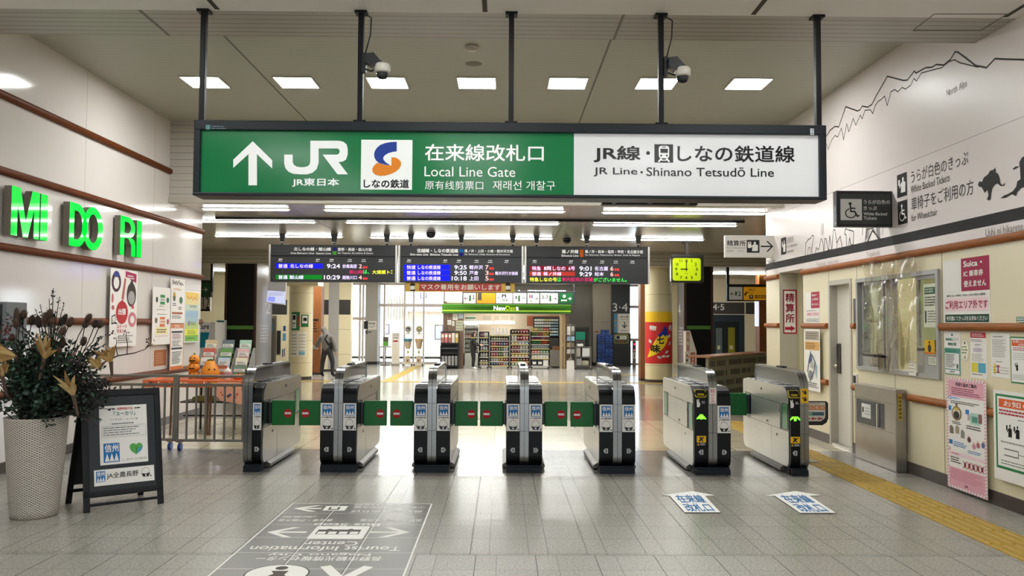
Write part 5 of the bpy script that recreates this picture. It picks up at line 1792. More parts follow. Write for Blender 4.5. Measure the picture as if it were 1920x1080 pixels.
# tiered brochure rack
rx0, rx1 = at(372, 690, 12.15).x, at(470, 690, 12.15).x
t = thing('brochure_rack', 'clear tiered brochure rack on the orange table in front of the black pillar', 'rack', ((rx0 + rx1) / 2, 12.15, TZ))
CLR = clear('#eef2f2', .92, .14)
tiers = [(12.02, TZ + .02, .16), (12.1, TZ + .12, .17), (12.18, TZ + .22, .2), (12.27, TZ + .34, .2)]
mb = MB()
for Y, z, h in tiers:
    mb.add([V(rx0, Y - .02, z), V(rx1, Y - .02, z), V(rx1, Y - .03, z + .07), V(rx0, Y - .03, z + .07)], [(0, 1, 2, 3)], CLR)
    mb.box(rx0, rx1, Y - .02, Y + .06, z - .006, z - .002, CLR)
mb.build('pocket', t)
for x in (rx0, rx0 + (rx1 - rx0) * .34, rx0 + (rx1 - rx0) * .67, rx1):
    mb = MB()
    mb.prism([(11.98, TZ), (12.36, TZ), (12.36, TZ + .42), (12.26, TZ + .42), (11.98, TZ + .08)], x - .003, x + .003, 0, M('#8d8c86', .3, .2))
    mb.build('side', t)
bl = ['navy and white', 'brick and gold', 'grey green', 'white', 'pale blue', 'cream', 'red edged', 'leaf green', 'pale pink', 'sand', 'slate', 'mint']
cc = ['#3a4f7a', '#a3583f', '#6f8a78', '#e6e3dd', '#b9c9d6', '#e5dcc2', '#c9655a', '#6c9a52', '#d9b3b0', '#cdbb95', '#68717a', '#a8cbb4']
k = 0
for ti, (Y, z, h) in enumerate(tiers):
    for j in range(3):
        xa = rx0 + (rx1 - rx0) * (j + .5) / 3
        mb = MB()
        mx = Matrix.Translation(V(xa, Y, z)) @ Matrix.Rotation(math.radians(-14), 4, 'X')
        mb.box(-.085, .085, -.004, .004, 0, h, M(cc[k], .5), mx)
        P = Pl(mb, mx @ V(0, -.005, 0), V(1, 0, 0), mx.to_3x3() @ V(0, 0, 1))
        P.rect((-.075, h * .45, .075, h * .7), ink('#e4e0d6'), 1)
        P.rows((-.06, h * .48, .06, h * .67), 2, ink('#4a4a48'), 2)
        P.rect((-.06, h * .12, .06, h * .38), ink(cc[(k + 5) % 12]), 1)
        tag(mb.build('brochure', None, (xa, Y, z)), '%s brochure in the clear rack, %s tier, %s' % (bl[k], ['lowest', 'second', 'third', 'top'][ti], ['white wall column', 'middle column', 'gate side column'][j]), 'brochure', 'brochures in the clear rack')
        k += 1

# ---- floor direction sign and arrows
GRY = M('#6f6c68', 0.3, noise=0.06, nscale=30)
t_ = MB()
P = Pl(t_, (0, 0, .001), (1, 0, 0), (0, 1, 0), 0.00022)
FW = ink('#e4e2dd')
A = [P.px(*q) for q in ((548, 944), (811, 944), (766, 1085), (386, 1085))]
x0f, x1f = P.px(548, 944)[0], P.px(811, 944)[0]
yt, yb_ = P.px(680, 944)[1], P.px(680, 1130)[1]
P.rect((x0f, yb_, x1f, yt), GRY, 1)
wdt, hgt = x1f - x0f, yt - yb_
P.frame((x0f, yb_, x1f, yt), .012, FW, 3)
def fx(p, y):
    return P.px(p, y)
def fbox(xl, yt_, xr, yb):
    """left/right measured on the lower edge"""
    a0, b0 = P.px(xl, yb)
    a1, _ = P.px(xr, yb)
    _, b1 = P.px(xl, yt_)
    return a0, b0, a1, b1
for y in (962.5, 983.5, 1008, 1036.5, 1067):
    b = P.px(600, y)[1]
    P.rect((x0f, b - .003, x1f, b + .003), FW, 3)
for f_ in (.34, .68):
    x = x0f + wdt * f_
    P.rect((x - .003, yb_, x + .003, yt), FW, 3)
    P.rect((x - .012, yb_, x - .008, yt), ink('#3f3d3a'), 3)
def farrow(xa, xb, y, hw_):
    a0, b0 = P.px(xa, y)
    a1, _ = P.px(xb, y)
    s_ = 1 if a1 > a0 else -1
    P.poly([(a0, b0 - .02), (a0, b0 + .02), (a1 - s_ * .05, b0 + .02), (a1 - s_ * .05, b0 - .02)], FW, 4)
    for sg in (-1, 1):
        P.poly([(a1, b0), (a1 - s_ * .16, b0 + sg * hw_), (a1 - s_ * .22, b0 + sg * hw_), (a1 - s_ * .06, b0)], FW, 4)
farrow(603, 550, 953.5, .12)
farrow(575, 500, 998, .15)
farrow(694, 769, 998, .15)
P.rect(fbox(604, 949, 646, 957.5), FW, 4)
q = fbox(614, 951, 635, 956); P.rect(q, ink('#4a4744'), 5); P.rect((q[0] + .02, q[1] + .03, q[2] - .02, q[3] - .01), FW, 6)
P.rrect(fbox(574, 986.5, 679, 1010.5), .02, FW, 4)
q = fbox(590, 993, 672, 1002)
P.rect(q, ink('#4a4744'), 5)
for k in range(4):
    wq = (q[2] - q[0]) / 4
    P.rect((q[0] + wq * (k + .12), q[1] + .01, q[0] + wq * (k + .88), q[1] + (q[3] - q[1]) * .55), FW, 6)
for fx_ in (.25, .75):
    P.disc(q[0] + (q[2] - q[0]) * fx_, q[3], .02, ink('#4a4744'), 6)
def ftext(s_, xl, yt_, xr, yb, bold=.01):
    P.text(s_, fbox(xl, yt_, xr, yb), FW, 4, bold, False, 180)
ftext('Bus Stop', 585, 979.5, 711, 986.5)
ftext('Center', 567, 1015, 668, 1023)
ftext('Tourist Information', 463, 1024, 750, 1032.5)
ftext('Nagano City', 500, 1036.5, 694, 1042)
ftext('長野市観光情報センター', 475, 1043, 714, 1051.5)
ftext('長野電鉄のりば', 655, 956.5, 792, 961)
ftext('小布施・湯田中方面', 662, 949, 797, 953)
ftext('善光寺・戸隠方面', 520, 973, 622, 977.5)
ftext('長野電鉄・松代方面', 674, 973, 790, 978)
P.rows(fbox(664, 946, 780, 948), 1, FW, 4, .6); P.rows(fbox(528, 967, 604, 971), 2, FW, 4, .4); P.rows(fbox(724, 968, 786, 971), 2, FW, 4, .4)
cxc, cyc = P.px(519, 1076)
P.disc(cxc, cyc, .2, ink('#3f3c3a'), 4, n=32)
P.disc(cxc, cyc, .19, FW, 5, n=32)
P.disc(cxc + .0, cyc + .12, .04, ink('#4a3f3b'), 6)
P.poly([(cxc - .05, cyc + .06), (cxc + .06, cyc + .06), (cxc + .05, cyc - .02), (cxc + .1, cyc - .1), (cxc - .08, cyc - .12), (cxc - .02, cyc)], ink('#4a3f3b'), 6)
P.line([(612, 1063), (643, 1092)], .07, FW, 4, True)
P.line([(688, 1064), (636, 1090)], .07, FW, 5, True)
tag(t_.build('floor_direction_sign', None, ((x0f + x1f) / 2, (yt + yb_) / 2, 0)), 'large grey floor sign with white arrows for bus stop and tourist information', 'floor sign')
for k, (pts, lb) in enumerate(((((1297, 921), (1341, 929), (1322, 930), (1351, 961), (1284, 961), (1256, 930), (1241, 929)), 'white arrow floor sticker with blue letters leading to the gate numbered 2'),
                               (((1491, 921), (1540, 929), (1518, 930), (1567, 962), (1500, 962), (1453, 930), (1434, 930)), 'white arrow floor sticker with blue letters leading to the gate numbered 1'))):
    mb = MB()
    P = Pl(mb, (0, 0, .002), (1, 0, 0), (0, 1, 0), 0.001)
    cx_ = sum(P.px(*p)[0] for p in pts) / 7
    cy_ = sum(P.px(*p)[1] for p in pts) / 7
    poly = [P.px(*p) for p in pts]
    P.poly([(cx_ + (a - cx_) * 1.03, cy_ + (b - cy_) * 1.03 - .008) for a, b in poly], ink('#2a2826'), 1)
    P.poly(poly, ink('#f0efec'), 2)
    bl_, tl_ = poly[4], poly[5]
    br_, tr_ = poly[3], poly[2]
    for r_, (s_, u0, u1) in enumerate((('改札口', .04, .5), ('在来線', .55, 1.05))):
        vs, fs, _ = text_mesh(s_, .025)
        out = []
        for a, b, c in vs:
            u = .12 + a * .76
            v = u0 + b * (u1 - u0)
            xx = (bl_[0] * (1 - u) + br_[0] * u) * (1 - v) + (tl_[0] * (1 - u) + tr_[0] * u) * v
            yy = (bl_[1] * (1 - u) + br_[1] * u) * (1 - v) + (tl_[1] * (1 - u) + tr_[1] * u) * v
            out.append(P.P(xx, yy, 3 + c))
        mb.add(out, fs, ink('#2f6fa8'))
    tag(mb.build('floor_arrow', None, (cx_, cy_, 0)), lb, 'floor sticker', 'arrow stickers on the floor')
# ================================================================== right side
# tactile strip
TY = M('#a8882c', 0.55, noise=0.08, nscale=6)
mb = MB()
mb.box(3.46, 3.87, -2, 13.6, 0, .004, TY)
for k in range(5):
    x = 3.5 + k * .0825
    y = -1.95
    while y < 13.5:
        if y > 2:
            mb.prism([(x - .018, .004), (x + .018, .004), (x + .012, .009), (x - .012, .009)], y, y + .36, 1, TY)
        y += .4
tag(mb.build('tactile_paving', None, (3.66, 6, 0)), 'yellow tactile guide strip along the mural wall', 'tactile paving')

WR = lambda mb, off=.003: Pl(mb, (XR - off, 0, 0), (0, -1, 0), (0, 0, 1))
def right_poster(name, cat, tl, br, draw, label, base='#ece8e2', group=None, off=.003, bow=0.0):
    mb = MB()
    P = WR(mb, off)
    a0, b1 = P.px(*tl)
    a1, b0 = P.px(*br)
    mb.box(XR - off, XR - off + .003, -a1, -a0, b0, b1, M(base, .5))
    draw(P, a0, b0, a1 - a0, b1 - b0)
    tag(mb.build(name, None, (XR - off, -(a0 + a1) / 2, (b0 + b1) / 2)), label, cat, group)
MAG = ink('#a31e48')
def s1_(P, a, b, wd, h):
    Rr, Dd, Tt, Rw, Pp = sub(P, a, b, wd, h)
    P.frame((a + wd * .03, b + h * .5, a + wd * .38, b + h * .98), .003, ink('#d8d2ca'), 1)
    Rr(.415, .5, 1, 1, MAG)
    Tt('Suica・', .47, .865, .86, .955, WHITE, 2, .025); Tt('IC 乗車券', .47, .715, .88, .81, WHITE, 2, .02); Tt('使えません', .47, .56, .94, .66, WHITE, 2, .025)
    Tt('当駅は Suica・PASMO・TOICA・ICOCA 等の IC 乗車券', .08, .425, .92, .46, ink('#3a3438'), 2)
    Rr(.04, .2, .97, .4, ink('#f2d3d6'), 1)
    Tt('ご利用エリア外です', .05, .235, .96, .365, MAG, 2, .02)
    Rr(.04, .03, .98, .15, ink('#1f4a35')); Tt('券売機にてきっぷをお求めください', .07, .055, .95, .125, WHITE, 2, .01)
right_poster('notice', 'notice', (1768, 490), (1857, 608), s1_, 'large white notice with a crimson block about IC tickets beside the ticket window')
def s2_(P, a, b, wd, h):
    Rr, Dd, Tt, Rw, Pp = sub(P, a, b, wd, h)
    Rr(.4, .48, 1, 1, ink('#b03a50')); Tt('Suica・', .46, .87, .85, .94, WHITE, 2, .02); Tt('IC 乗車券', .46, .73, .92, .8, WHITE, 2, .01); Tt('使えません', .46, .57, .95, .64, WHITE, 2, .01)
    Rw(.06, .38, .94, .42, 1, ink('#6a5a60')); Rr(.05, .22, .95, .36, ink('#f0d5d8'), 1); Tt('ご利用エリア外です', .07, .25, .94, .33, ink('#b0506a'), 2, .01)
    P.frame((a + wd * .05, b + h * .05, a + wd * .95, b + h * .14), .006, ink('#4a6a58'), 1); Rw(.1, .08, .9, .11, 1, ink('#5a5a58'))
right_poster('notice', 'notice', (1510.5, 549), (1537, 606), s2_, 'small white notice with a crimson corner between the alcove and the staff door')
def s3_(P, a, b, wd, h):
    Rr, Dd, Tt, Rw, Pp = sub(P, a, b, wd, h)
    Rr(.05, .82, .95, .97, ink('#a89c8c')); Rw(.1, .84, .9, .95, 3, ink('#7a6f62')); Rr(.03, .66, .97, .8, ink('#d3a45c')); Rw(.1, .68, .9, .78, 3, ink('#8a5a2a'))
    P.line([(a + wd * x, b + h * y) for x, y in ((.2, .3), (.3, .5), (.4, .6), (.55, .56), (.7, .45), (.6, .3), (.45, .22), (.35, .15))], .03, ink('#5a6068'))
    Pp([(.25, .46), (.4, .66), (.52, .5), (.4, .42)], ink('#4a5a80')); Dd(.5, .42, .15, .06, ink('#b9b4ac')); Dd(.4, .25, .18, .08, ink('#8a8d92')); Pp([(.7, .5), (.85, .4), (.8, .2), (.68, .3)], ink('#9ab4b8')); Rw(.1, .05, .9, .14, 3, ink('#6a6660'))
right_poster('poster', 'poster', (1508.5, 617), (1538, 736), s3_, 'ink drawing poster with an ochre band beside the staff door', off=.05)
def s4_(P, a, b, wd, h):
    Rr, Dd, Tt, Rw, Pp = sub(P, a, b, wd, h)
    Dd(.5, .93, .06, .025, ink('#2a6a60')); Tt('新幹線エリア', .1, .79, .9, .86, ink('#3a8a80'), 2, .01); Tt('乗換注意', .24, .68, .76, .75, ink('#2a6a60'), 2, .02)
    Rr(0, 0, 1, .62, ink('#4f9a86')); Rw(.1, .52, .9, .59, 2, ink('#2f6a5a')); Rr(.05, .13, .93, .5, WHITE, 2); Rw(.1, .16, .7, .48, 10, ink('#4a4a4a'), 3); Dd(.83, .2, .06, .06, ink('#3a6a60'), 3)
    Rr(.05, .02, .95, .11, WHITE, 2); Tt('JR東日本', .35, .04, .65, .09, SBI, 3, .01)
right_poster('poster', 'poster', (1770.5, 622), (1801.5, 704), s4_, 'narrow white and teal poster directly beside the ticket window')
def s5_(P, a, b, wd, h):
    Rr, Dd, Tt, Rw, Pp = sub(P, a, b, wd, h)
    Rr(.02, .87, .98, .99, ink('#b5303c')); Rw(.12, .89, .9, .97, 2, ink('#f0d0d0')); Rw(.05, .78, .95, .84, 2, ink('#8a8680')); Rw(.3, .7, .7, .74, 2, ink('#5a5650'))
    Dd(.5, .61, .35, .055, ink('#e0d8d8')); Rw(.2, .57, .8, .65, 3, ink('#9a8ab0'), 2); Rw(.1, .36, .9, .53, 6, ink('#7a7670'), 2, .25)
    Rr(.06, .12, .47, .33, ink('#d9cc4a')); Rr(.49, .12, .95, .33, ink('#5aa5c0')); Rw(.1, .06, .9, .1, 1, ink('#7a7670'))
right_poster('poster', 'poster', (1819, 622), (1850.5, 711), s5_, 'white poster with a red title bar and yellow and blue squares')
def s6_(P, a, b, wd, h):
    Rr, Dd, Tt, Rw, Pp = sub(P, a, b, wd, h)
    Rw(.15, .9, .85, .93, 1, ink('#4a4640')); Rw(.1, .45, .9, .86, 11, ink('#8d8982'), 2, .3); Rw(.3, .34, .75, .37, 1, ink('#5a5650'))
    Rr(.16, .07, .26, .3, ink('#e0cc3a')); Rr(.3, .24, .48, .27, MAG); Rr(.3, .1, .48, .13, MAG); Rr(.36, .12, .42, .25, MAG)
    for y in (.22, .16, .1):
        Rr(.1, y, .95, y + .008, ink('#6a6660'))
right_poster('poster', 'poster', (1857, 624), (1893.5, 710), s6_, 'white text sheet with a small yellow and magenta diagram')
GB = ink('#2f7d4a')
def s7_(P, a, b, wd, h):
    Rr, Dd, Tt, Rw, Pp = sub(P, a, b, wd, h)
    Rr(0, 0, 1, 1, GB); Rr(.03, .03, .97, .97, WHITE, 2); Rr(.06, .8, .94, .93, ink('#d9602f'), 3); Tt('各種エレベーター', .1, .87, .9, .92, WHITE, 4, .01); Tt('お知らせ', .3, .81, .7, .86, WHITE, 4, .01)
    Rw(.1, .7, .9, .78, 2, ink('#b04a4a'), 3); Rw(.1, .5, .9, .66, 4, ink('#b9b6b0'), 3, .3)
    for x in (.15, .5, .8):
        person_icon(P, (a + wd * x, b + h * .25, a + wd * (x + .14), b + h * .48), SBI, 3, False)
    Rw(.08, .08, .92, .2, 4, ink('#8d8982'), 3, .3)
right_poster('poster', 'poster', (1894.5, 631), (1950, 724), s7_, 'green framed poster with an orange title just under the handrail')
def s8_(P, a, b, wd, h):
    Rr, Dd, Tt, Rw, Pp = sub(P, a, b, wd, h)
    Rr(0, 0, 1, 1, ink('#2c6a55')); Rr(.03, .08, .97, .46, WHITE, 2); Rr(.03, .58, .97, .92, ink('#c9d9cf'), 2); Rw(.08, .14, .9, .4, 1, ink('#3a5a4a'), 3, .5); Rw(.08, .64, .9, .86, 1, ink('#3a5a4a'), 3, .5)
right_poster('sticker', 'sticker', (1906, 594), (1965, 609), s8_, 'small green two-line sticker just above the handrail')
PNK = ink('#e2a9b5')
def s9_(P, a, b, wd, h):
    Rr, Dd, Tt, Rw, Pp = sub(P, a, b, wd, h)
    n = 34
    for k in range(n):
        y = k / n
        for x0 in (0, .95):
            Pp([(x0, y), (x0 + .05, y + .012), (x0 + .05, y + .026), (x0, y + .014)], PNK)
    for k in range(14):
        x = k / 14
        for y0 in (0, .975):
            Pp([(x, y0), (x + .035, y0), (x + .055, y0 + .025), (x + .02, y0 + .025)], PNK)
    Rr(.05, .83, .95, .975, PNK); Tt('手回り品のご案内', .25, .925, .78, .96, ink('#4a1f3a'), 2, .03); Rw(.15, .845, .9, .915, 4, ink('#8a3a5a'))
    Dd(.1, .815, .05, .015, ink('#3a6ab0')); Dd(.1, .815, .03, .009, WHITE, 2); Rr(.14, .805, .36, .825, ink('#cfe0ef')); Rw(.16, .808, .34, .822, 1, ink('#2f6ab0'))
    Rw(.12, .765, .85, .795, 2, ink('#4a4640')); Rr(.06, .7, .13, .74, ink('#3a78c0')); Rr(.5, .69, .59, .73, ink('#3a78c0'))
    Dd(.27, .68, .13, .065, ink('#8a6f52')); Dd(.27, .68, .1, .053, ink('#d9cfb8'), 2); Dd(.27, .665, .08, .035, ink('#3a3634'), 3); Dd(.27, .72, .06, .015, ink('#c9b45a'), 3); Dd(.27, .755, .03, .015, ink('#8a6f52'))
    Rr(.62, .61, .86, .71, ink('#a9cdbf')); Rr(.66, .63, .8, .68, ink('#5a8f80'), 2); Rr(.82, .63, .9, .71, ink('#8a5a5a'), 2); Rr(.55, .64, .62, .69, ink('#b9a9a4'))
    Rw(.15, .58, .45, .61, 2, ink('#3a3634')); Rw(.52, .56, .88, .6, 2, ink('#3a3634'))
    for x, y, c_ in ((.13, .52, '#7a6f66'), (.28, .53, '#a09680'), (.42, .5, '#8d8a86')):
        Rr(x - .05, y - .03, x + .05, y + .03, ink(c_)); Dd(x, y + .035, .03, .01, ink(c_), 2)
    for x, y, c_ in ((.58, .47, '#6a3f44'), (.7, .42, '#c98a92'), (.8, .44, '#b06a72'), (.92, .45, '#5a6f9a')):
        Dd(x, y, .045, .025, ink(c_)); Dd(x, y + .03, .02, .008, ink('#d9b9a8'), 2)
    Rr(.06, .395, .15, .435, ink('#3a78c0')); Rw(.18, .38, .55, .43, 3, ink('#4a86c0')); Rw(.55, .35, .9, .38, 2, ink('#4a86c0'))
    Rr(.05, .3, .95, .33, ink('#f0d3d9')); Rw(.12, .31, .4, .325, 1, ink('#c05a6a')); Tt('X', .06, .34, .1, .365, ink('#c03a4a'), 2, .02); Rw(.1, .23, .4, .29, 3, ink('#4a4640'))
    for k, c_ in enumerate(('#7a3a5a', '#a03a4a', '#4a4a7a', '#6a4a3a', '#4a3a6a')):
        x = .47 + k * .105
        P.line([(a + wd * (x - .04), b + h * .21), (a + wd * (x + .04), b + h * .27)], .008, ink('#b0303f'), 3); P.line([(a + wd * (x - .04), b + h * .27), (a + wd * (x + .04), b + h * .21)], .008, ink('#b0303f'), 3)
        Dd(x, .24, .025, .022, ink(c_), 2)
    Rr(.05, .025, .95, .19, PNK); Rw(.09, .08, .92, .18, 7, ink('#c9808f'), 2, .35); Tt('JR', .45, .035, .55, .06, ink('#4a1f3a'), 2, .01)
right_poster('poster', 'poster', (1774, 706), (1852, 938), s9_, 'tall pink bordered poster about luggage hanging down to the skirting', off=.05)
def s10_(P, a, b, wd, h):
    Rr, Dd, Tt, Rw, Pp = sub(P, a, b, wd, h)
    Rr(.04, .13, 1, .96, GB); Rr(.07, .16, .99, .935, WHITE, 2); Rr(.1, .815, .97, .91, ink('#e0612a'), 3); Tt('お知らせ', .18, .83, .75, .895, WHITE, 4, .01)
    Rw(.1, .73, .97, .8, 2, ink('#b02f3a'), 3, .55); Rw(.4, .69, .95, .71, 1, ink('#6a6660'), 3)
    for x in (.2, .32, .6, .82):
        person_icon(P, (a + wd * x, b + h * .48, a + wd * (x + .12), b + h * .66), SBI, 3, False)
    Rw(.12, .42, .95, .45, 1, ink('#8d8982'), 3)
    P.line([(a + wd * x, b + h * y) for x, y in ((.18, .36), (.4, .36), (.4, .29), (.18, .29))], .008, ink('#5a5650'), 3); P.line([(a + wd * .4, b + h * .325), (a + wd * .95, b + h * .325)], .006, ink('#8d8982'), 3)
    Rw(.12, .18, .95, .24, 2, ink('#6a6660'), 3, .3); Rr(.75, .17, .9, .23, ink('#3a3a3a'), 4)
right_poster('poster', 'poster', (1862, 730), (1990, 935), s10_, 'large green framed notice with an orange title bar low on the cream wall', off=.05)
mb = MB()
P = WR(mb, .002)
c = P.px(1809.5, 657)
rx_, rz_ = (P.px(1817, 657)[0] - P.px(1802, 657)[0]) / 2, .1
P.disc(c[0], c[1], rx_, ink('#c9c2a4'), 0, rz_, 32); P.disc(c[0], c[1], rx_ * .96, ink('#f0ead8'), 1, rz_ * .97, 32)
P.rows((c[0] - rx_ * .8, c[1] - .035, c[0] + rx_ * .8, c[1] + .045), 3, ink('#8a9a6a'), 2); P.disc(c[0], c[1] + .07, .012, ink('#4a4640'), 2); P.rect((c[0] - .006, c[1] - .08, c[0] + .006, c[1] - .05), ink('#4a4640'), 2)
tag(mb.build('sticker', None, (XR, -c[0], c[1])), 'oval cream sticker between the teal poster and the red titled poster', 'sticker')
# papers on the window pane
def pane_paper(tl, br, draw, label, X=XR - .002):
    mb = MB()
    P = Pl(mb, (X, 0, 0), (0, -1, 0), (0, 0, 1))
    a0, b1 = P.px(*tl)
    a1, b0 = P.px(*br)
    P.rect((a0, b0, a1, b1), ink('#dfe0cc'), 0)
    draw(P, a0, b0, a1 - a0, b1 - b0)
    tag(mb.build('notice', None, (X, -(a0 + a1) / 2, (b0 + b1) / 2)), label, 'notice')
def w1(P, a, b, wd, h):
    Rr, Dd, Tt, Rw, Pp = sub(P, a, b, wd, h)
    Rr(.08, .76, .92, .92, ink('#4a6a4e')); Rw(.12, .79, .88, .9, 2, ink('#c9d4c0')); Rw(.1, .48, .9, .72, 4, ink('#5a5a4e')); Rr(.1, .1, .2, .38, ink('#3a3f3a')); Rw(.3, .1, .9, .4, 5, ink('#6a6a5e'), 2, .3)
pane_paper((1731, 533), (1760, 614), w1, 'pale green notice on the right hand pane of the ticket window')
def w2(P, a, b, wd, h):
    Rr, Dd, Tt, Rw, Pp = sub(P, a, b, wd, h)
    Rr(0, 0, 1, 1, ink('#e2b21c')); Rr(.42, .75, .58, .9, ink('#3a3a30'), 2); Dd(.5, .42, .17, .28, ink('#3a3a30'), 2); Rr(.05, .02, .95, .14, ink('#d9702a'), 2)
pane_paper((1733.5, 637), (1753, 665), w2, 'yellow card with a dark bottle drawing on the ticket window pane')
def w3(P, a, b, wd, h):
    Rr, Dd, Tt, Rw, Pp = sub(P, a, b, wd, h)
    P.frame((a, b, a + wd, b + h), .005, ink('#5a5648'), 1); Rw(.1, .2, .7, .85, 4, ink('#7a766a'), 1, .3); Rr(.8, .25, .9, .7, ink('#3a3a36'))
pane_paper((1740, 667), (1762, 687), w3, 'small framed card under the yellow card on the ticket window pane')
def w4(P, a, b, wd, h):
    Rr, Dd, Tt, Rw, Pp = sub(P, a, b, wd, h)
    Rr(0, 0, 1, 1, ink('#a6a49c')); P.frame((a, b + h * .5, a + wd, b + h), .005, ink('#4a5a4a'), 1); P.frame((a, b, a + wd, b + h * .46), .005, ink('#4a5a4a'), 1)
pane_paper((1631, 681), (1648, 691), w4, 'two little rounded plates on the lower rail of the left sash of the ticket window', XR + .016)
mb = MB()
a, b = wl(1708, 676, XR - .02), wl(1722, 705, XR - .02)
mb.box(XR - .045, XR - .039, b.y, a.y, b.z, a.z, M('#e6e0d2', .5))
P = Pl(mb, (XR - .045, 0, 0), (0, -1, 0), (0, 0, 1))
P.rows((-a.y + .01, b.z + .02, -b.y - .01, a.z - .03), 3, ink('#a9a498'), 1, .3)
tag(mb.build('hanging_tag', None, (XR - .027, (a.y + b.y) / 2, b.z)), 'white paper tag hanging at the sill of the ticket window', 'tag')
# plastic sheet
t_ = MB()
PS = clear('#fbf7ee', .93, .22, .05)
n, mm = 26, 22
ya, yb_ = XR * F / (1633 - VPX), XR * F / (1737 - VPX)
vs = []
for j in range(mm + 1):
    v = j / mm
    for i in range(n + 1):
        u = i / n
        pin = .5 + .5 * v
        yy = ya + (yb_ - ya) * (u * 1.0)
        zt2 = 2.27 + .03 * math.sin(u * 9) - (u > .9) * .1 * (u - .9)
        zz = zt2 - v * (1.17 + .05 * math.sin(u * 5))
        xx = XR - .06 - .035 * math.sin(u * 34 + v * 2.2) * (.4 + v) - .03 * math.sin(u * 13 - v * 4) - .012 * math.sin(v * 30 + u * 20) * (1 - v)
        vs.append(V(xx, yy, zz))
fs = [(j * (n + 1) + i, j * (n + 1) + i + 1, (j + 1) * (n + 1) + i + 1, (j + 1) * (n + 1) + i) for j in range(mm) for i in range(n)]
t_.add(vs, fs, PS, True)
tag(t_.build('plastic_sheet', None, (XR - .06, (ya + yb_) / 2, 1.1)), 'crumpled clear plastic sheet hung from the handrail over the ticket window', 'sheet')
# intercom, stainless box
mb = MB()
a, b = wl(1602.5, 560, XR), wl(1609, 606, XR)
mb.bbox(XR - .02, XR, b.y, a.y, b.z, a.z, M('#3a3836', .4), .004)
tag(mb.build('wall_panel', None, (XR, (a.y + b.y) / 2, b.z)), 'slim dark vertical panel between the staff door and the ticket window', 'panel')
mb = MB()
a, b = wl(1603, 704, XR), wl(1608, 722, XR)
mb.bbox(XR - .02, XR, b.y - .01, a.y + .01, b.z, a.z + .02, M('#e9e5dc', .4), .003)
mb.box(XR - .022, XR - .02, b.y, a.y, b.z + .02, a.z, BLACK)
tag(mb.build('card_reader', None, (XR, (a.y + b.y) / 2, b.z)), 'small white and black wall reader just above the stainless box', 'reader')
XF, YB0, YB1, ZB = 4.185, 8.96, 10.0, .875
t = thing('ticket_drop_box', 'stainless box with a dark slot window under the ticket window', 'box', (XF + .07, 9.48, 0))
mb = MB()
mb.bbox(XF, XR - .016, YB0, YB1, 0, ZB, M('#9a938a', .3, .85, noise=.05, nscale=4), .006)
P = Pl(mb, (XF, 0, 0), (0, -1, 0), (0, 0, 1))
wl_ = lambda x, y: P.px(x, y)
q0, q1 = P.px(1606, 744), P.px(1659, 803)
P.rect((q0[0], .42, q1[0], .70), M('#16181a', .15), 1)
P.rect((-YB1 + .02, .405, -YB0 - .02, .408), GAP, 1); P.rect((-YB1 + .02, .715, -YB0 - .02, .718), GAP, 1)
E_ = Pl(mb, (0, YB0, 0), (1, 0, 0), (0, 0, 1))
E_.rect((XF + .03, .55, XF + .07, .83), ink('#b79a2c'), 1)
for k in range(6):
    E_.rect((XF + .037, .57 + k * .042, XF + .063, .595 + k * .042), ink('#6a5a1c'), 2)
mb.build('housing', t)
mb = MB()
P = Pl(mb, (XF - .012, 0, 0), (0, -1, 0), (0, 0, 1))
q0 = P.px(1606, 744)[0]
mb.box(XF - .012, XF, -(q0 + .5), -(q0 + .02), .43, .69, M('#22262a', .3))
P.rect((q0 + .14, .5, q0 + .38, .66), ink('#e6e4df'), 1)
P.rect((q0 + .16, .56, q0 + .2, .62), SBI, 2); P.rows((q0 + .23, .53, q0 + .36, .63), 3, ink('#8a8a88'), 2, .25)
mb.build('device', t, label='dark device with a white label')
mb = MB()
mb.box(XF - .02, XF, -(q0 + .56), -(q0 + .53), .43, .69, M('#b9b5ad', .3, .8))
mb.build('post', t)
# board beside gate 1
t = thing('guide_board', 'low black edged board with orange lettering and red arrows behind the ticket gate numbered 1', 'sign board', (3.33, 9.65, 0))
YBd = 9.65
a, b = at(1490, 752, YBd), at(1552, 797, YBd)
mb = MB()
P = front(mb, YBd - .0201)
x0, x1, z0, z1 = a.x, b.x, b.z, a.z
pts = [(x0, z0), (x1 - .07, z0), (x1 - .02, z0 + .03), (x1, z0 + .08), (x1, z1 - .02), (x1 - .02, z1), (x0, z1)]
mb.prism(pts, YBd - .02, YBd + .02, 1, M('#15171b', .35))
P.poly([(x0, z0 + .045), (x1 - .09, z0 + .045), (x1 - .045, z0 + .075), (x1 - .035, z0 + .1), (x1 - .035, z1 - .012), (x0, z1 - .012)], ink('#e6e1d6'), 1)
xm = at(1505, 760, YBd).x
for k in range(4):
    xk = xm + .0 + k * .062
    P.rect((xk, z1 - .098, xk + .056, z1 - .045), ink('#d98a4a'), 2)
    P.text('改札機横'[k], (xk + .012, z1 - .09, xk + .044, z1 - .053), ink('#f2dcc8'), 3, .01)
P.rect((xm + .02, z0 + .11, x1 - .05, z0 + .15), ink('#4a6a7a'), 2); P.rect((xm + .03, z0 + .116, xm + .1, z0 + .144), ink('#8ac0a0'), 3)
P.rows((xm, z1 - .035, x1 - .06, z1 - .02), 1, ink('#6a6660'), 2)
for k in range(3):
    P.arrow(xm + .05 + k * .07, z0 + .075, .03, math.pi, ink('#b8323c'), 2, .2, .6)
mb.build('panel', t)
mb = MB()
xp = at(1510, 800, YBd + .05).x
mb.tube([(xp, YBd + .04, 0), (xp, YBd + .04, z1 - .05)], .016, STEEL_D, 10)
mb.box(xp - .1, xp + .1, YBd - .1, YBd + .16, 0, .012, STEEL_D)
mb.build('post', t)
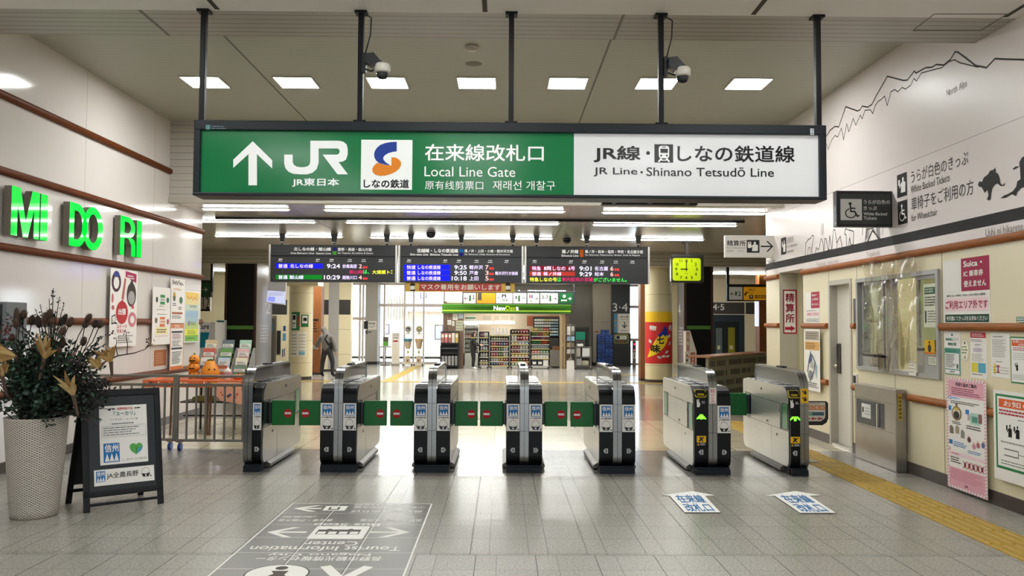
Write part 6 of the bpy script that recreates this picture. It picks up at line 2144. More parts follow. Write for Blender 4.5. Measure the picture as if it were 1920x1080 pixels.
# fare adjustment strip sign in the alcove
YA = 13.1
mb = MB()
P = front(mb, YA - .008)
q = P.box((1467.5, 543, 1494.5, 626), True)
mb.box(q[0], q[2], YA - .008, YA - .002, q[1], q[3], ink('#e8e4de'))
P.frame(q, .022, ink('#a01f3a'), 1)
wd, h = q[2] - q[0], q[3] - q[1]
for k, ch in enumerate('精算所'):
    P.text(ch, (q[0] + wd * .18, q[1] + h * (.72 - .235 * k), q[0] + wd * .82, q[1] + h * (.92 - .235 * k)), ink('#8f1c38'), 2, .02)
P.poly([(q[0] + wd * .15, q[1] + h * .09), (q[0] + wd * .55, q[1] + h * .09), (q[0] + wd * .55, q[1] + h * .055), (q[0] + wd * .87, q[1] + h * .125), (q[0] + wd * .55, q[1] + h * .19), (q[0] + wd * .55, q[1] + h * .155), (q[0] + wd * .15, q[1] + h * .155)], ink('#b0203a'), 2)
tag(mb.build('wall_sign', None, ((q[0] + q[2]) / 2, YA, q[1])), 'tall white sign with crimson frame reading 精算所 in the alcove', 'sign')
# signs that stand out from the wall
YS = 13.4
t = thing('projecting_sign', 'white sign reading 精算所 Fare Adjustment with a black arrow standing out from the mural wall', 'sign', (XR, YS, 2.6))
mb = MB()
P = front(mb, YS - .04)
q = P.box((1359.5, 441, 1450, 483), True)
mb.bbox(q[0], XR + .0, YS - .04, YS + .04, q[1], q[3], M('#d9d6cf', .35), .004)
P.text('精算所', (1363, 450.5, 1398, 461.5), SBI, 1, .012, True)
P.text('Fare Adjustment', (1363, 463, 1398, 467), ink('#5a5a5a'), 1, 0, True)
P.text('结算处', (1363, 468.5, 1376, 472.5), ink('#8a8a88'), 1, 0, True); P.text('정산소', (1383, 468.5, 1396, 472.5), ink('#8a8a88'), 1, 0, True)
P.rect((1400, 450, 1424, 474), ink('#25272a'), 1, True)
person_icon(P, (1401, 451, 1424, 473), WHITE, 2, True)
P.rrect(P.box((1402, 453.5, 1408.5, 465), True), .01, WHITE, 3); P.rect((1403.5, 455, 1407, 457), SBI, 4, True)
c0, c1 = P.px(1438, 462)
P.arrow(c0, c1, .1, 0, SBI, 1, .11, .85)
mb.build('panel', t)
YS = 9.31
t = thing('projecting_sign', 'dark sign with a wheelchair picture reading White Backed Tickets standing out from the mural wall', 'sign', (XR, YS, 2.7))
mb = MB()
P = front(mb, YS - .05)
q = P.box((1568, 357.5, 1675, 425.5), True)
mb.bbox(q[0], XR + .0, YS - .05, YS + .05, q[1], q[3], M('#1c1e1f', .35), .006)
P.rect((q[0] + .035, q[1] + .03, q[2] - .03, q[3] - .035), M('#363a38', .3), 1)
P.rect((1575.5, 373, 1616, 413), ink('#dcdcd8'), 2, True)
chair_icon(P, (1580, 377, 1613, 411), SBI, 3, True)
P.text('うらが白色の', (1619, 374.5, 1668.5, 383), ink('#e4e4e0'), 2, .01, True)
P.text('きっぷ', (1619, 386.5, 1644, 394), ink('#e4e4e0'), 2, .01, True)
P.text('White Backed', (1619, 398, 1663, 404), ink('#e4e4e0'), 2, .012, True)
P.text('Tickets', (1619, 406, 1643.5, 412), ink('#e4e4e0'), 2, .012, True)
mb.build('panel', t)
mb = MB()
P.mb = mb
for z in (q[1] + .04, q[1] + .19):
    mb.tube([(q[0] - .006, YS - .03, z), (q[0] + .01, YS - .03, z)], .01, ink('#d9d9d5'), 8)
mb.build('screw', t)
# ================================================================== beyond the gates
# ---- departure boards
YD = 17.6
BDK, SCR = M('#2b2c30', .4), M('#16161c', .3)
zt, zb, zm = at(862, 461.5, YD).z, at(862, 530.5, YD).z, at(862, 483, YD).z
LW, LV, LP = glow('#efe9ff', 1.3), glow('#e6d8ff', 1.1), glow('#f6b9b4', 1.2)
LR, LGn, LYl, LMg = glow('#e0403a', 1.2), glow('#35e04a', 1.3), glow('#e6ee3c', 1.3), glow('#c41f5e', 1.2)
PW = glow('#e9e9e6', .7)
def board(name, label, xl, xr, head, body):
    a, b = at(xl, 495, YD).x, at(xr, 495, YD).x
    t = thing(name, label, 'departure board', ((a + b) / 2, YD, LOW), 0, 'departure boards in a row')
    mb = MB()
    mb.bbox(a, b, YD - .1, YD + .14, zm + .008, zt, BDK, .006)
    mb.bbox(a, b, YD - .1, YD + .14, zb, zm - .008, BDK, .006)
    mb.box(a + .02, b - .02, YD - .06, YD + .1, zb + .01, zt - .01, SCR)
    for x in (a, b):
        mb.box(x - .018, x + .018, YD - .11, YD + .12, zb + .004, zt, M('#c9c7c2', .3, .5))
    for k in range(3):
        x = a + (b - a) * (.1 + .38 * k)
        mb.box(x, x + .12, YD - .08, YD, zt, zt + .012, M('#b9b7b0', .4))
    mb.build('housing', t)
    mb = MB()
    P = front(mb, YD - .101)
    head(P)
    mb.build('header', t, label='header with the line names')
    mb = MB()
    P = front(mb, YD - .101)
    for px_, s_ in COLS:
        x = xl + px_ * (xr - xl) / 236
        P.text(s_[0], (x - 3.5, 487 + RY(x), x + 3.5, 489.5 + RY(x)), PW, 1, .02, True)
        P.rows((x - 4.5, 491 + RY(x), x + 4.5, 492.2 + RY(x)), 1, PW, 1, .8, True)
    body(P)
    mb.build('screen', t, label='lit rows of train times')
    for f_ in (.09, .5, .92):
        x = a + (b - a) * f_
        mb = MB()
        mb.tube([(x, YD, zt), (x, YD, LOW - .003)], .025, M('#17181b', .4), 8)
        mb.prism([(x - .035, zt + .07), (x + .035, zt + .07), (x + .065, LOW - .002), (x - .065, LOW - .002)], YD - .05, YD + .05, 1, M('#17181b', .4))
        mb.box(x - .03, x + .03, YD - .055, YD - .05, zt + .045, zt + .065, ink('#e6e4df'))
        mb.build('post', t)
def RY(x):
    return (x - 862) * .0061
COLS = ((18, ('種別',)), (88, ('番号',)), (114, ('時刻',)), (148, ('行先',)), (174, ('のりば',)), (206, ('記事',)))
def T_(P, s_, x0, y0, x1, y1, m, b=.012, l=2):
    P.text(s_, (x0, y0, x1, y1), m, l, b * .7, True)
def h1(P):
    T_(P, '北しなの線・飯山線', 551, 463.5, 620.5, 470.5, PW, .02)
    T_(P, 'Kita-Shinano Line  Iiyama Line', 545.5, 473, 620.5, 477.5, PW, .01)
    P.rect((624, 464, 630.5, 470.6), ink('#1a2a9a'), 1, True); P.rect((624, 470.8, 630.5, 477.5), ink('#5ac832'), 1, True)
    T_(P, '豊野・黒姫・飯山方面', 633.5, 464.5, 697, 471, PW, .01)
    T_(P, 'for Toyono, Kurohime & Iiyama', 633.5, 473, 699.5, 477, PW, .005)
def b1(P):
    P.rect((517, 493.5, 605, 503.5), glow('#1414d8', 1.0), 1, True); P.rect((517, 515, 604, 524), glow('#067a1e', .8), 1, True)
    T_(P, '普通', 522, 495, 539, 502.5, LV); T_(P, '北しなの線', 544, 495, 587, 502.5, LV); T_(P, '9:24', 613, 495, 637.5, 503, LW)
    T_(P, '妙高高原', 642.5, 495.5, 669, 503, LV); T_(P, '2', 673, 495.5, 678.5, 503, LP); T_(P, '番線', 680, 499, 689, 503.5, LR)
    T_(P, '飯山線', 655, 506, 680, 513.5, LMg); T_(P, 'は、', 681, 506, 692, 513.5, LGn); T_(P, '大規模ト', 698, 506.5, 731, 514, LYl); P.text(':', (733, 507, 736, 513), LYl, 2, 0, True)
    T_(P, '普通', 522, 516, 539, 523.5, LV); T_(P, '飯山線', 543, 516, 569, 523.5, LV); T_(P, '10:29', 607.5, 516, 637.5, 524, LW)
    T_(P, '越後川口', 642, 516.5, 669, 524, LV); T_(P, '4', 672.5, 516.5, 678.5, 524, LP); T_(P, '番線', 680, 520, 689, 524.5, LR)
board('departure_board', 'departure board for Kita-Shinano and Iiyama lines with one blue and one green row', 508, 744, h1, b1)
def h2(P):
    T_(P, '信越線・しなの鉄道線', 782, 466, 859, 474, PW, .02)
    T_(P, 'Shin-etsu Line  Shinano Tetsudo Line', 769, 475, 859, 479.5, PW, .01)
    P.rect((861.5, 467, 868.5, 473.5), ink('#1a84e8'), 1, True); P.rect((861.5, 473.7, 868.5, 480), ink('#10169a'), 1, True)
    T_(P, '篠ノ井・上田・小諸・軽井沢方面', 871, 467.5, 961.5, 474, PW, .012)
    T_(P, 'for Shinonoi, Ueda, Komoro & Karuizawa', 871, 475.5, 956, 479, PW, .005)
def b2(P):
    BL = glow('#0a14ff', 1.1)
    for k, (s_, tm, ds, tr) in enumerate((('快速', '9:25', '軽井沢', '7'), ('普通', '9:50', '戸倉', '3'), ('普通', '10:18', '上田', '5'))):
        y = 496.3 + k * 10.4
        P.rect((757.5, y - .3, 844, y + 9.4), BL, 1, True)
        T_(P, s_, 762.5, y + 1, 779, y + 8.5, LV); T_(P, 'しなの鉄道線', 783.5, y + 1, 826, y + 8.5, LV)
        T_(P, tm, 852 if k < 2 else 847, y + 1, 875, y + 8.8, LW); T_(P, ds, 880, y + 1, 905.5 if k == 0 else 897, y + 8.8, LV)
        T_(P, tr, 910, y + 1, 916, y + 9, LP); T_(P, '番線', 917, y + 4.5, 926, y + 9.2, LR)
    T_(P, '軽井沢行き接続', 928.5, 509, 971, 516, LV)
board('departure_board', 'departure board with three bright blue rows for the Shinano Tetsudo line', 749.5, 979.5, h2, b2)
def h3(P):
    T_(P, '篠ノ井線', 1053.5, 468, 1084.5, 475.5, PW, .02)
    T_(P, 'Shinonoi Line', 1052.5, 477, 1084.5, 481.5, PW, .005)
    P.rect((1087.5, 468, 1094, 482), ink('#f07818'), 1, True)
    T_(P, '篠ノ井・松本・塩尻・甲府・名古屋方面', 1097, 468.5, 1205.5, 475.5, PW, .012)
    T_(P, 'for Shinonoi, Matsumoto, Shiojiri, Kofu & Nagoya', 1097, 476.8, 1200, 480.5, PW, .005)
def b3(P):
    P.rect((993, 498.5, 1078, 507.5), glow('#7a0f24', .9), 1, True); P.rect((993, 509, 1078, 517.5), glow('#a8332a', .9), 1, True)
    T_(P, '特急', 997.5, 499.3, 1014, 507, LV); T_(P, '8両', 1020, 499.5, 1033.5, 507, LW); T_(P, 'しなの', 1036.5, 499.5, 1060, 507, LV); T_(P, '6号', 1066, 499.5, 1078, 507, LV)
    T_(P, '9:01', 1086.5, 499.5, 1109, 507.5, LW); T_(P, '名古屋', 1115, 499.5, 1140, 507.5, LV); T_(P, '6', 1144.5, 499.5, 1150, 507.5, LP); T_(P, '番線', 1152, 503, 1161, 508, LR)
    T_(P, '普通', 997.5, 509.8, 1014, 517, LV); T_(P, '篠ノ井線', 1019, 509.8, 1052.5, 517, LV); T_(P, '9:29', 1086.5, 510, 1109.5, 518, LW); T_(P, '松本', 1115, 510, 1132, 517.5, LV); T_(P, '6', 1144.5, 510, 1150, 518, LP); T_(P, '番線', 1152, 513.5, 1161, 518.3, LR)
    T_(P, '特急しなの号', 993.5, 520, 1044, 528, LYl); T_(P, 'は', 1045, 520, 1052, 528, LGn); T_(P, '車内販売の営業', 1053, 520, 1112, 528, LMg); T_(P, 'がございません。', 1113, 520.5, 1175, 528.5, LGn)
board('departure_board', 'departure board for the Shinonoi line with an orange square and two dark red rows', 985, 1215, h3, b3)
# mask banner
mb = MB()
q0, q1 = at(760, 530, YD - .04), at(965, 549, YD - .04)
mb.box(q0.x, q1.x, YD - .05, YD - .03, q1.z + .01, zb + .005, M('#d9b04a', .5))
P = front(mb, YD - .0505)
P.rect((786, 531, 940, 546), M('#bf3f3c', .5), 1, True)
P.text('マスク着用をお願いします', (789, 532.5, 938, 544), ink('#f0e6d8'), 2, .02, True)
for x in (773.5, 952.5):
    c = P.px(x, 535)
    P.disc(c[0], c[1], .055, ink('#2a2624'), 1, .05); P.rect((c[0] - .045, c[1] - .09, c[0] + .045, c[1] - .01), ink('#f0ece4'), 2)
    P.poly([(c[0] - .05, c[1] - .12), (c[0] + .05, c[1] - .12), (c[0] + .055, c[1] - .08), (c[0] - .05, c[1] - .1)], ink('#3a3432'), 2)
tag(mb.build('banner', None, ((q0.x + q1.x) / 2, YD - .04, zb)), 'red and gold banner asking people to wear masks under the middle departure board', 'banner')
# clock
YC = 18.7
t = thing('clock', 'square yellow lit clock showing nine hung beside the departure boards', 'clock', (at(1287, 500, YC).x, YC, LOW))
q = (1257, 477.5, 1318, 530.5)
P0 = front(MB(), YC)
a0, b0, a1, b1 = P0.box(q, True)
mb = MB()
mb.bbox(a0, a1, YC - .09, YC + .09, b0, b1, M('#2a2722', .35), .03)
mb.box((a0 + a1) / 2 - .035, (a0 + a1) / 2 + .035, YC - .035, YC + .035, b1, LOW, M('#3a3128', .4))
mb.box((a0 + a1) / 2 - .09, (a0 + a1) / 2 + .09, YC - .06, YC + .06, LOW - .04, LOW, M('#2a2320', .4))
mb.build('case', t)
mb = MB()
P = front(mb, YC - .091)
CY = glow('#a3b80c', .8)
CB = ink('#15160c')
P.rrect(P.box((1261, 484, 1314, 526.5), True), .05, CY, 1)
cx, cz = P.px(1287, 504.8)
rx, rz = .24, .195
for k in range(1, 13):
    th = math.radians(90 - 30 * k)
    s_ = str(k)
    x, z = cx + rx * .95 * math.cos(th), cz + rz * .95 * math.sin(th)
    if k in (1, 2, 4, 5, 7, 8, 10, 11):
        x, z = cx + rx * (1.0 if k in (2, 4, 8, 10) else 1.0) * math.cos(th), cz + rz * 1.1 * math.sin(th)
    wd = .016 if k == 1 else .045 if k < 10 else .06
    P.text(s_, (x - wd / 2, z - .033, x + wd / 2, z + .033), CB, 2, .02)
P.rect((cx - .13, cz - .012, cx + .03, cz + .012), CB, 3)
P.rect((cx - .009, cz - .05, cx + .009, cz + .21), CB, 3)
P.disc(cx, cz, .02, CB, 4)
P.rect((cx - .03, cz - .1, cx + .03, cz - .09), CB, 2)
mb.build('dial', t, label='yellow green lit dial with black figures')

# ---- black pillars
def black_pillar(label, xa, xb, inner_px, txt, side):
    Y0 = YB2
    a, b = at(xa, 600, Y0).x, at(xb, 600, Y0).x
    xi = b if side > 0 else a
    Y1 = abs(xi) * F / abs(inner_px - VPX)
    t = thing('pillar', label, 'pillar', ((a + b) / 2, Y0, 0))
    mb = MB()
    mb.box(a, b, Y0, Y1, 0, LOW2 + .02, M('#060504', .5, spec=.25))
    mb.build('core', t)
    for x in (a, b):
        mb = MB()
        mb.box(x - .03, x + .03, Y0 - .02, Y0 + .03, 0, LOW2, M('#3a2016', .45))
        mb.build('edge_trim', t)
    mb = MB()
    P = front(mb, Y0 - .003)
    P.rect((xa + 2.5, 610.5, xb - 2.5, 617.5), M('#4f7f2c', .5), 1, True)
    mb.build('green_band', t)
    mb = MB()
    xx = xi + side * .004
    mb.box(min(xi, xx), max(xi, xx), Y0 + .04, Y1, 0, LOW2, M('#8d8d90', .35, .4))
    S = Pl(mb, (xx, 0, 0), (0, side, 0), (0, 0, 1))
    y0, y1 = sorted((side * (Y0 + (Y1 - Y0) * .6), side * (Y0 + (Y1 - Y0) * .9)))
    S.text(txt, (y0, 1.78, y1, 2.1), ink('#d9d9d6'), 1)
    y0, y1 = sorted((side * (Y0 + (Y1 - Y0) * .3), side * (Y0 + (Y1 - Y0) * .9)))
    S.rows((y0, 1.0, y1, 1.5), 6, ink('#c2c2c0'), 1, .35)
    mb.build('side_panel', t, label='grey side panel with pale print')
black_pillar('black square pillar with a green band by the brochure rack', 423, 478, 511, '2', 1)
black_pillar('black square pillar with a green band below the yellow clock', 1285, 1335, 1271, '4', -1)

# ---- round columns
CC = M('#ddd2ad', .35)
def column(label, xl, xr, yb, top_z=LOW2):
    Y = F * CH / (yb - (606 + (xl - 942) * .006)) 
    a, b = at(xl, 600, Y).x, at(xr, 600, Y).x
    r = (b - a) / 2
    c = V((a + b) / 2, Y + r, 0)
    t = thing('column', label, 'column', tuple(c))
    mb = MB()
    mb.lathe([(r, 0), (r, top_z)], c, CC, 40)
    for z in (.45, 1.05, 1.8, 2.35):
        mb.lathe([(r + .001, z), (r + .001, z + .008)], c, ink('#9b916f'), 40)
    mb.lathe([(r + .004, 0), (r + .004, .08)], c, M('#3a302a', .5), 40)
    mb.build('shaft', t)
    return t, c, r
def wrap(mb, c, r, t0, t1, z0, z1, m, off=.006, n=10):
    """sheet bent round a column; angles in degrees from the front, + to the right"""
    vs = []
    for k in range(n + 1):
        th = math.radians(-90 + t0 + (t1 - t0) * k / n)
        for z in (z0, z1):
            vs.append(c + V((r + off) * math.cos(th), (r + off) * math.sin(th), z))
    mb.add(vs, [(2 * k, 2 * k + 2, 2 * k + 3, 2 * k + 1) for k in range(n)], m, True)
def wrap_text(mb, c, r, t0, t1, z0, z1, s_, m, off=.012, bold=.02):
    vs, fs, _ = text_mesh(s_, bold)
    out = []
    for a, b, e in vs:
        th = math.radians(-90 + t0 + (t1 - t0) * a)
        q = r + off + e * .002
        out.append(c + V(q * math.cos(th), q * math.sin(th), z0 + (z1 - z0) * b))
    mb.add(out, fs, m)
def wrap_poly(mb, c, r, pts, m, off):
    q = []
    for t_, z in pts:
        th = math.radians(-90 + t_)
        q.append(c + V((r + off) * math.cos(th), (r + off) * math.sin(th), z))
    mb.face(q, m)
t, c, r = column('round cream column with a green notice and timetable by the bending person', 537, 581, 711)
mb = MB()
mb.box(c.x - r - .04, c.x + r + .22, c.y - r - .06, c.y + r, 2.55, LOW2, CC)
mb.build('collar', t)
mb = MB()
mb.box(c.x + r - .02, c.x + r + .01, c.y - .02, c.y + .02, 0, 2.5, ink('#e9e6df'))
mb.build('conduit', t)
def zat(y, Y):
    return at(560, y, Y).z
mb = MB()
wrap(mb, c, r, -35, 8, zat(619.5, c.y - r), zat(585, c.y - r), M('#1c6a38', .4))
z0, z1 = zat(617, c.y - r), zat(588, c.y - r)
wrap(mb, c, r, -31, -9, z0 + .02, z1 - .02, WHITE, .009)
wrap(mb, c, r, -28, -12, z1 - .17, z1 - .04, BLACK, .011)
wrap(mb, c, r, -27, -14, z0 + .14, z0 + .17, BLACK, .011)
wrap(mb, c, r, -27, -18, z0 + .05, z0 + .12, ink('#b9b9b4'), .011)
wrap(mb, c, r, -3, 3, z0 + .08, z1 - .12, ink('#b0323a'), .011)
wrap_poly(mb, c, r, [(-5, z1 - .14), (5, z1 - .14), (0, z1 - .04)], ink('#b0323a'), .013)
tag(mb.build('notice', None, tuple(c + V(0, -r, z0))), 'green notice with a red up arrow wrapped round the cream column', 'notice', 'green notices on the cream column')
mb = MB()
z0, z1 = zat(613, c.y - r), zat(590, c.y - r)
wrap(mb, c, r, 14, 52, z0, z1, M('#1c6a38', .4)); wrap(mb, c, r, 20, 45, z0 + .1, z1 - .03, WHITE, .009); wrap(mb, c, r, 24, 42, z0 + .16, z1 - .08, BLACK, .011)
tag(mb.build('notice', None, tuple(c + V(0, -r, z0))), 'smaller green notice further round the cream column beside the wooden panel', 'notice', 'green notices on the cream column')
mb = MB()
z0, z1 = zat(668, c.y - r), zat(622, c.y - r)
wrap(mb, c, r, -40, 42, z0, z1, ink('#e6e2d4'))
for k in range(7):
    z = z1 - .08 - k * .085
    wrap(mb, c, r, -34, -6, z - .012, z, ink('#5a5a54') if k % 3 else ink('#3a5a46'), .009)
    wrap(mb, c, r, 4, 36, z - .012, z, ink('#8a8a84') if k % 2 else ink('#3a5a46'), .009)
wrap(mb, c, r, 6, 34, z0 + .03, z0 + .13, ink('#7fb0c8'), .009)
for k in range(3):
    wrap(mb, c, r, -32 + k * 10, -27 + k * 10, z0 + .04, z0 + .08, ink('#4a4a46'), .009)
tag(mb.build('timetable', None, tuple(c + V(0, -r, z0))), 'white printed sheet on the cream column below the green notices', 'poster')
t, c, r = column('round cream column carrying the red and yellow spice poster', 1214, 1265, 717.5)
YY = c.y - r
ZP = lambda y: at(1239, y, YY).z
mb = MB()
wrap(mb, c, r, -88, 88, ZP(604), ZP(584.5), M('#f2c414', .45), .006, 24)
wrap(mb, c, r, -88, 88, ZP(682), ZP(604), M('#cf1f1f', .45), .006, 24)
def cp(px_, y):
    return math.degrees(math.asin(max(-1, min(1, (px_ - 1239.5) / 25.5)))), ZP(y)
def cpoly(pts, m, off):
    # cut into narrow upright slices so that it follows the curve of the column
    q = [cp(*p) for p in pts]
    t0, t1 = min(p[0] for p in q), max(p[0] for p in q)
    n = max(2, int((t1 - t0) / 3))
    def cuts(t):
        return sorted(a[1] + (b[1] - a[1]) * (t - a[0]) / (b[0] - a[0]) for a, b in zip(q, q[1:] + q[:1]) if (a[0] <= t) != (b[0] <= t))
    for k in range(n):
        ta, tb = t0 + (t1 - t0) * k / n, t0 + (t1 - t0) * (k + 1) / n
        za, zb = cuts(ta + 1e-4), cuts(tb - 1e-4)
        if len(za) == len(zb):
            for i in range(0, len(za) - 1, 2):
                wrap_poly(mb, c, r, [(ta, za[i]), (tb, zb[i]), (tb, zb[i + 1]), (ta, za[i + 1])], m, off)
cy_ = M('#f2d21c', .45)
for seg in ([(1217, 671), (1221, 655), (1227, 642), (1235, 630), (1239, 626), (1251, 626), (1253, 632), (1251, 641), (1244, 652), (1234, 662), (1226, 667)],):
    cpoly(seg, cy_, .012)
cpoly([(1233, 629), (1241, 622), (1246, 611), (1248, 611), (1252, 622), (1253, 630), (1249, 628), (1247, 632), (1243, 627), (1239, 632)], ink('#1f2f9a'), .016)
for px_, y, t0 in ((1255, 630, 80), (1256, 644, 60), (1250, 660, 40), (1244, 668, 10), (1236, 670, -20), (1252, 668, 20), (1221, 640, 110)):
    L, w_ = 10, 3.2
    ca, sa = math.cos(math.radians(t0)), -math.sin(math.radians(t0))
    cpoly([(px_ - L * ca * .5, y - L * sa * .5), (px_ - w_ * sa * .8, y + w_ * ca * .8), (px_ + L * ca * .5, y + L * sa * .5), (px_ + w_ * sa * .8, y - w_ * ca * .8)], ink('#cfdcd6'), .014)
def ctext(s_, x0, y0, x1, y1, m, off=.02):
    wrap_text(mb, c, r, cp(x0, y0)[0], cp(x1, y0)[0], ZP(y1), ZP(y0), s_, m, off, .03)
ctext('七', 1232, 630, 1245, 645, BLACK); ctext('味', 1222, 646, 1238, 661, BLACK); ctext('物', 1220, 610, 1231, 620, WHITE); ctext('名', 1253, 609, 1260, 620, WHITE)
tag(mb.build('poster', None, tuple(c + V(0, -r, ZP(682)))), 'red and yellow poster reading 七味 wrapped round the cream column', 'poster')
# wooden panels
def wood_panel(label, x0, x1, Y, txt=None, yt=545):
    a, b = at(x0, 600, Y).x, at(x1, 600, Y).x
    mb = MB()
    mb.box(a, b, Y, Y + .4, 0, LOW2, M('#7d4a22', .4, noise=.15, nscale=6, stretch=(6, 6, .6)))
    mb.box(a - .002, b + .002, Y - .003, Y + .41, 0, .06, M('#2a211b', .5))
    P = front(mb, Y - .003)
    if txt:
        P.text(txt, (x0 + .5, 578, x0 + 8, 592), ink('#1c1410'), 1, .01, True)
        P.rect((x0, 598, x1 - 5, 602), ink('#1c1410'), 1, True); P.rows((x0 + 2, 604, x1 - 6, 624), 4, ink('#1c1410'), 1, .3, True)
    tag(mb.build('wooden_panel', None, ((a + b) / 2, Y, 0)), label, 'panel')
wood_panel('brown wooden panel with a black figure 2 behind the round column', 580, 602, 25.2, '2')
wood_panel('brown wooden post beside the spice poster column', 1201, 1213, 23.2)
wood_panel('brown wooden post at the edge of the mural wall beyond the bright slot sign', 1424, 1440, 24.5)
mb = MB()
a, b = at(1416, 565, 24), at(1423, 612, 24)
mb.box(a.x, b.x, 24, 24.06, b.z, a.z, glow('#e8ecff', 1.0))
tag(mb.build('light_sign', None, (a.x, 24, b.z)), 'narrow white lit sign beside the lift', 'sign')
# tilted screen
Y = 20.8
t = thing('monitor', 'white information screen hung under the first departure board', 'monitor', (at(518, 550, Y).x, Y, LOW))
mb = MB()
q = [at(503, 528, Y), at(536, 530, Y), at(534, 572, Y), at(499, 568, Y)]
a = [p + V(0, .07, 0) for p in q]
mb.add(q + a, [(0, 3, 2, 1), (4, 5, 6, 7), (0, 1, 5, 4), (1, 2, 6, 5), (2, 3, 7, 6), (3, 0, 4, 7)], M('#d3d3d6', .4))
mb.box(q[0].x + .15, q[0].x + .25, Y, Y + .07, q[0].z - .02, LOW, M('#b9b9b9', .4))
P = front(mb, Y - .004)
P.poly([(502, 545), (535, 547), (533.5, 570), (500, 566)], glow('#c9cfee', .8), 1, True)
P.poly([(503, 556), (516, 557), (515, 566), (502, 564.5)], glow('#8a92e6', .9), 2, True)
P.rows((504, 548, 532, 555), 3, ink('#9a9ed0'), 2, .3, True)
mb.build('screen', t)
# left background: lift panel, small panels, vending machine, signs
YW_ = 26.98
def wall_thing(name, cat, label, q, depth, m, dec=None, Y=YW_):
    a, b = at(q[0], q[1], Y), at(q[2], q[3], Y)
    mb = MB()
    mb.bbox(a.x, b.x, Y - depth, Y, max(0, b.z), a.z, m, .004)
    if dec:
        dec(front(mb, Y - depth - .001))
    tag(mb.build(name, None, ((a.x + b.x) / 2, Y, max(0, b.z))), label, cat)
def dA(P):
    P.rect((500, 597, 514, 688), M('#5f5a52', .2, .4), 1, True); P.rect((506.5, 597, 507.2, 688), GAP, 2, True); P.rect((501, 635, 506, 645), ink('#8a6a5a'), 2, True); P.rect((502, 606, 512, 622), M('#3f5a62', .2), 2, True)
wall_thing('lift_doors', 'lift', 'brown grey lift doors behind the black pillar', (496, 592, 517, 690), .05, M('#6a635a', .35, .4), dA)
wall_thing('control_panel', 'panel', 'tall black control panel beside the lift doors', (520, 620, 525.5, 664), .04, BLACK)
def dB(P):
    P.rect((531, 611, 535.5, 621), ink('#1f3f7a'), 1, True); P.rect((530, 625, 535.8, 639), ink('#4a86a8'), 1, True); P.rect((528, 646, 535.8, 675), ink('#d8c8a4'), 1, True); P.rect((529, 655, 531, 670), ink('#2f3f5a'), 2, True); P.rect((532.5, 653, 534, 668), ink('#2f3f5a'), 2, True)
wall_thing('notice_strip', 'poster', 'narrow strip of blue and tan notices beside the round column', (527.5, 609, 536.2, 680), .01, ink('#d8cda9'), dB)
Y = 20.5
t = thing('vending_machine', 'white drinks vending machine with a teal block and the word cure behind the wall end', 'vending machine', (at(385, 600, Y).x, Y, 0))
mb = MB()
a, b = at(352, 604, Y), at(404, 604, Y)
mb.bbox(a.x, b.x, Y, Y + .7, 0, a.z, M('#d9d6d2', .3), .01)
P = front(mb, Y - .001)
P.text('cure', (373, 610, 392, 617), ink('#3a3f44'), 1, .02, True)
P.poly([(373, 623), (393, 623), (389, 640), (386, 652), (373, 652)], ink('#147a8f'), 1, True)
P.poly([(395, 604), (403, 604), (403, 650), (389, 650), (393, 625)], ink('#c9c5c2'), 1, True)
mb.build('body', t)
Y = 21.24
mb = MB()
a, b = at(405, 600, Y), at(420, 640, Y)
mb.bbox(a.x, b.x, Y, Y + .2, 0, a.z, M('#cfd3d6', .3), .01)
P = front(mb, Y - .001)
P.rect((408, 601, 420, 608), ink('#3f7f78'), 1, True); P.rect((405.5, 609, 420, 636), ink('#9fb4cc'), 1, True); P.rect((405.5, 621, 420, 626), glow('#3a8ae0', .7), 2, True)
P.rows((406, 610, 420, 620), 2, ink('#5a4a4a'), 2, .6, True); P.rows((406, 627, 420, 636), 2, ink('#6a4a50'), 2, .6, True)
tag(mb.build('vending_machine', None, ((a.x + b.x) / 2, Y, 0)), 'blue lit vending machine full of drinks beside the black pillar', 'vending machine')
Y = 24.0
mb = MB()
a, b = at(368, 553, Y), at(394, 583, Y)
mb.box(a.x, b.x, Y, Y + .08, b.z, LOW2, M('#dcd9d2', .4))
P = front(mb, Y - .001)
P.rows((374, 557, 380, 574), 5, ink('#4a4a4a'), 1, .4, True); P.text('12', (381, 557, 392, 579), BLACK, 1, 0, True); P.rect((368, 579.5, 394, 583.5), BLACK, 1, True)
tag(mb.build('platform_sign', None, ((a.x + b.x) / 2, Y, b.z)), 'white platform sign with a tall 12 at the end of the white wall', 'sign')
Y = 22.0
t = thing('hanging_sign', 'dark green sign with a right pointing arrow at the end of the white wall', 'sign', (at(387, 540, Y).x, Y, LOW2))
mb = MB()
a, b = at(362, 525.5, Y), at(397, 557.5, Y)
mb.bbox(a.x, b.x, Y - .08, Y + .08, b.z, a.z, M('#15191b', .35), .005)
P = front(mb, Y - .081)
P.rect((362, 530, 393, 556), M('#0f4a26', .4), 1, True)
cc_ = P.px(384.5, 543)
P.arrow(cc_[0], cc_[1], .065, 0, ink('#d3d6cf'), 2, .12, .8)
mb.build('panel', t)
mb = MB()
x = at(397.5, 520, Y).x
mb.bbox(x - .03, x + .03, Y - .04, Y + .04, a.z - .3, LOW2, M('#15191b', .35), .004)
mb.build('pole', t)
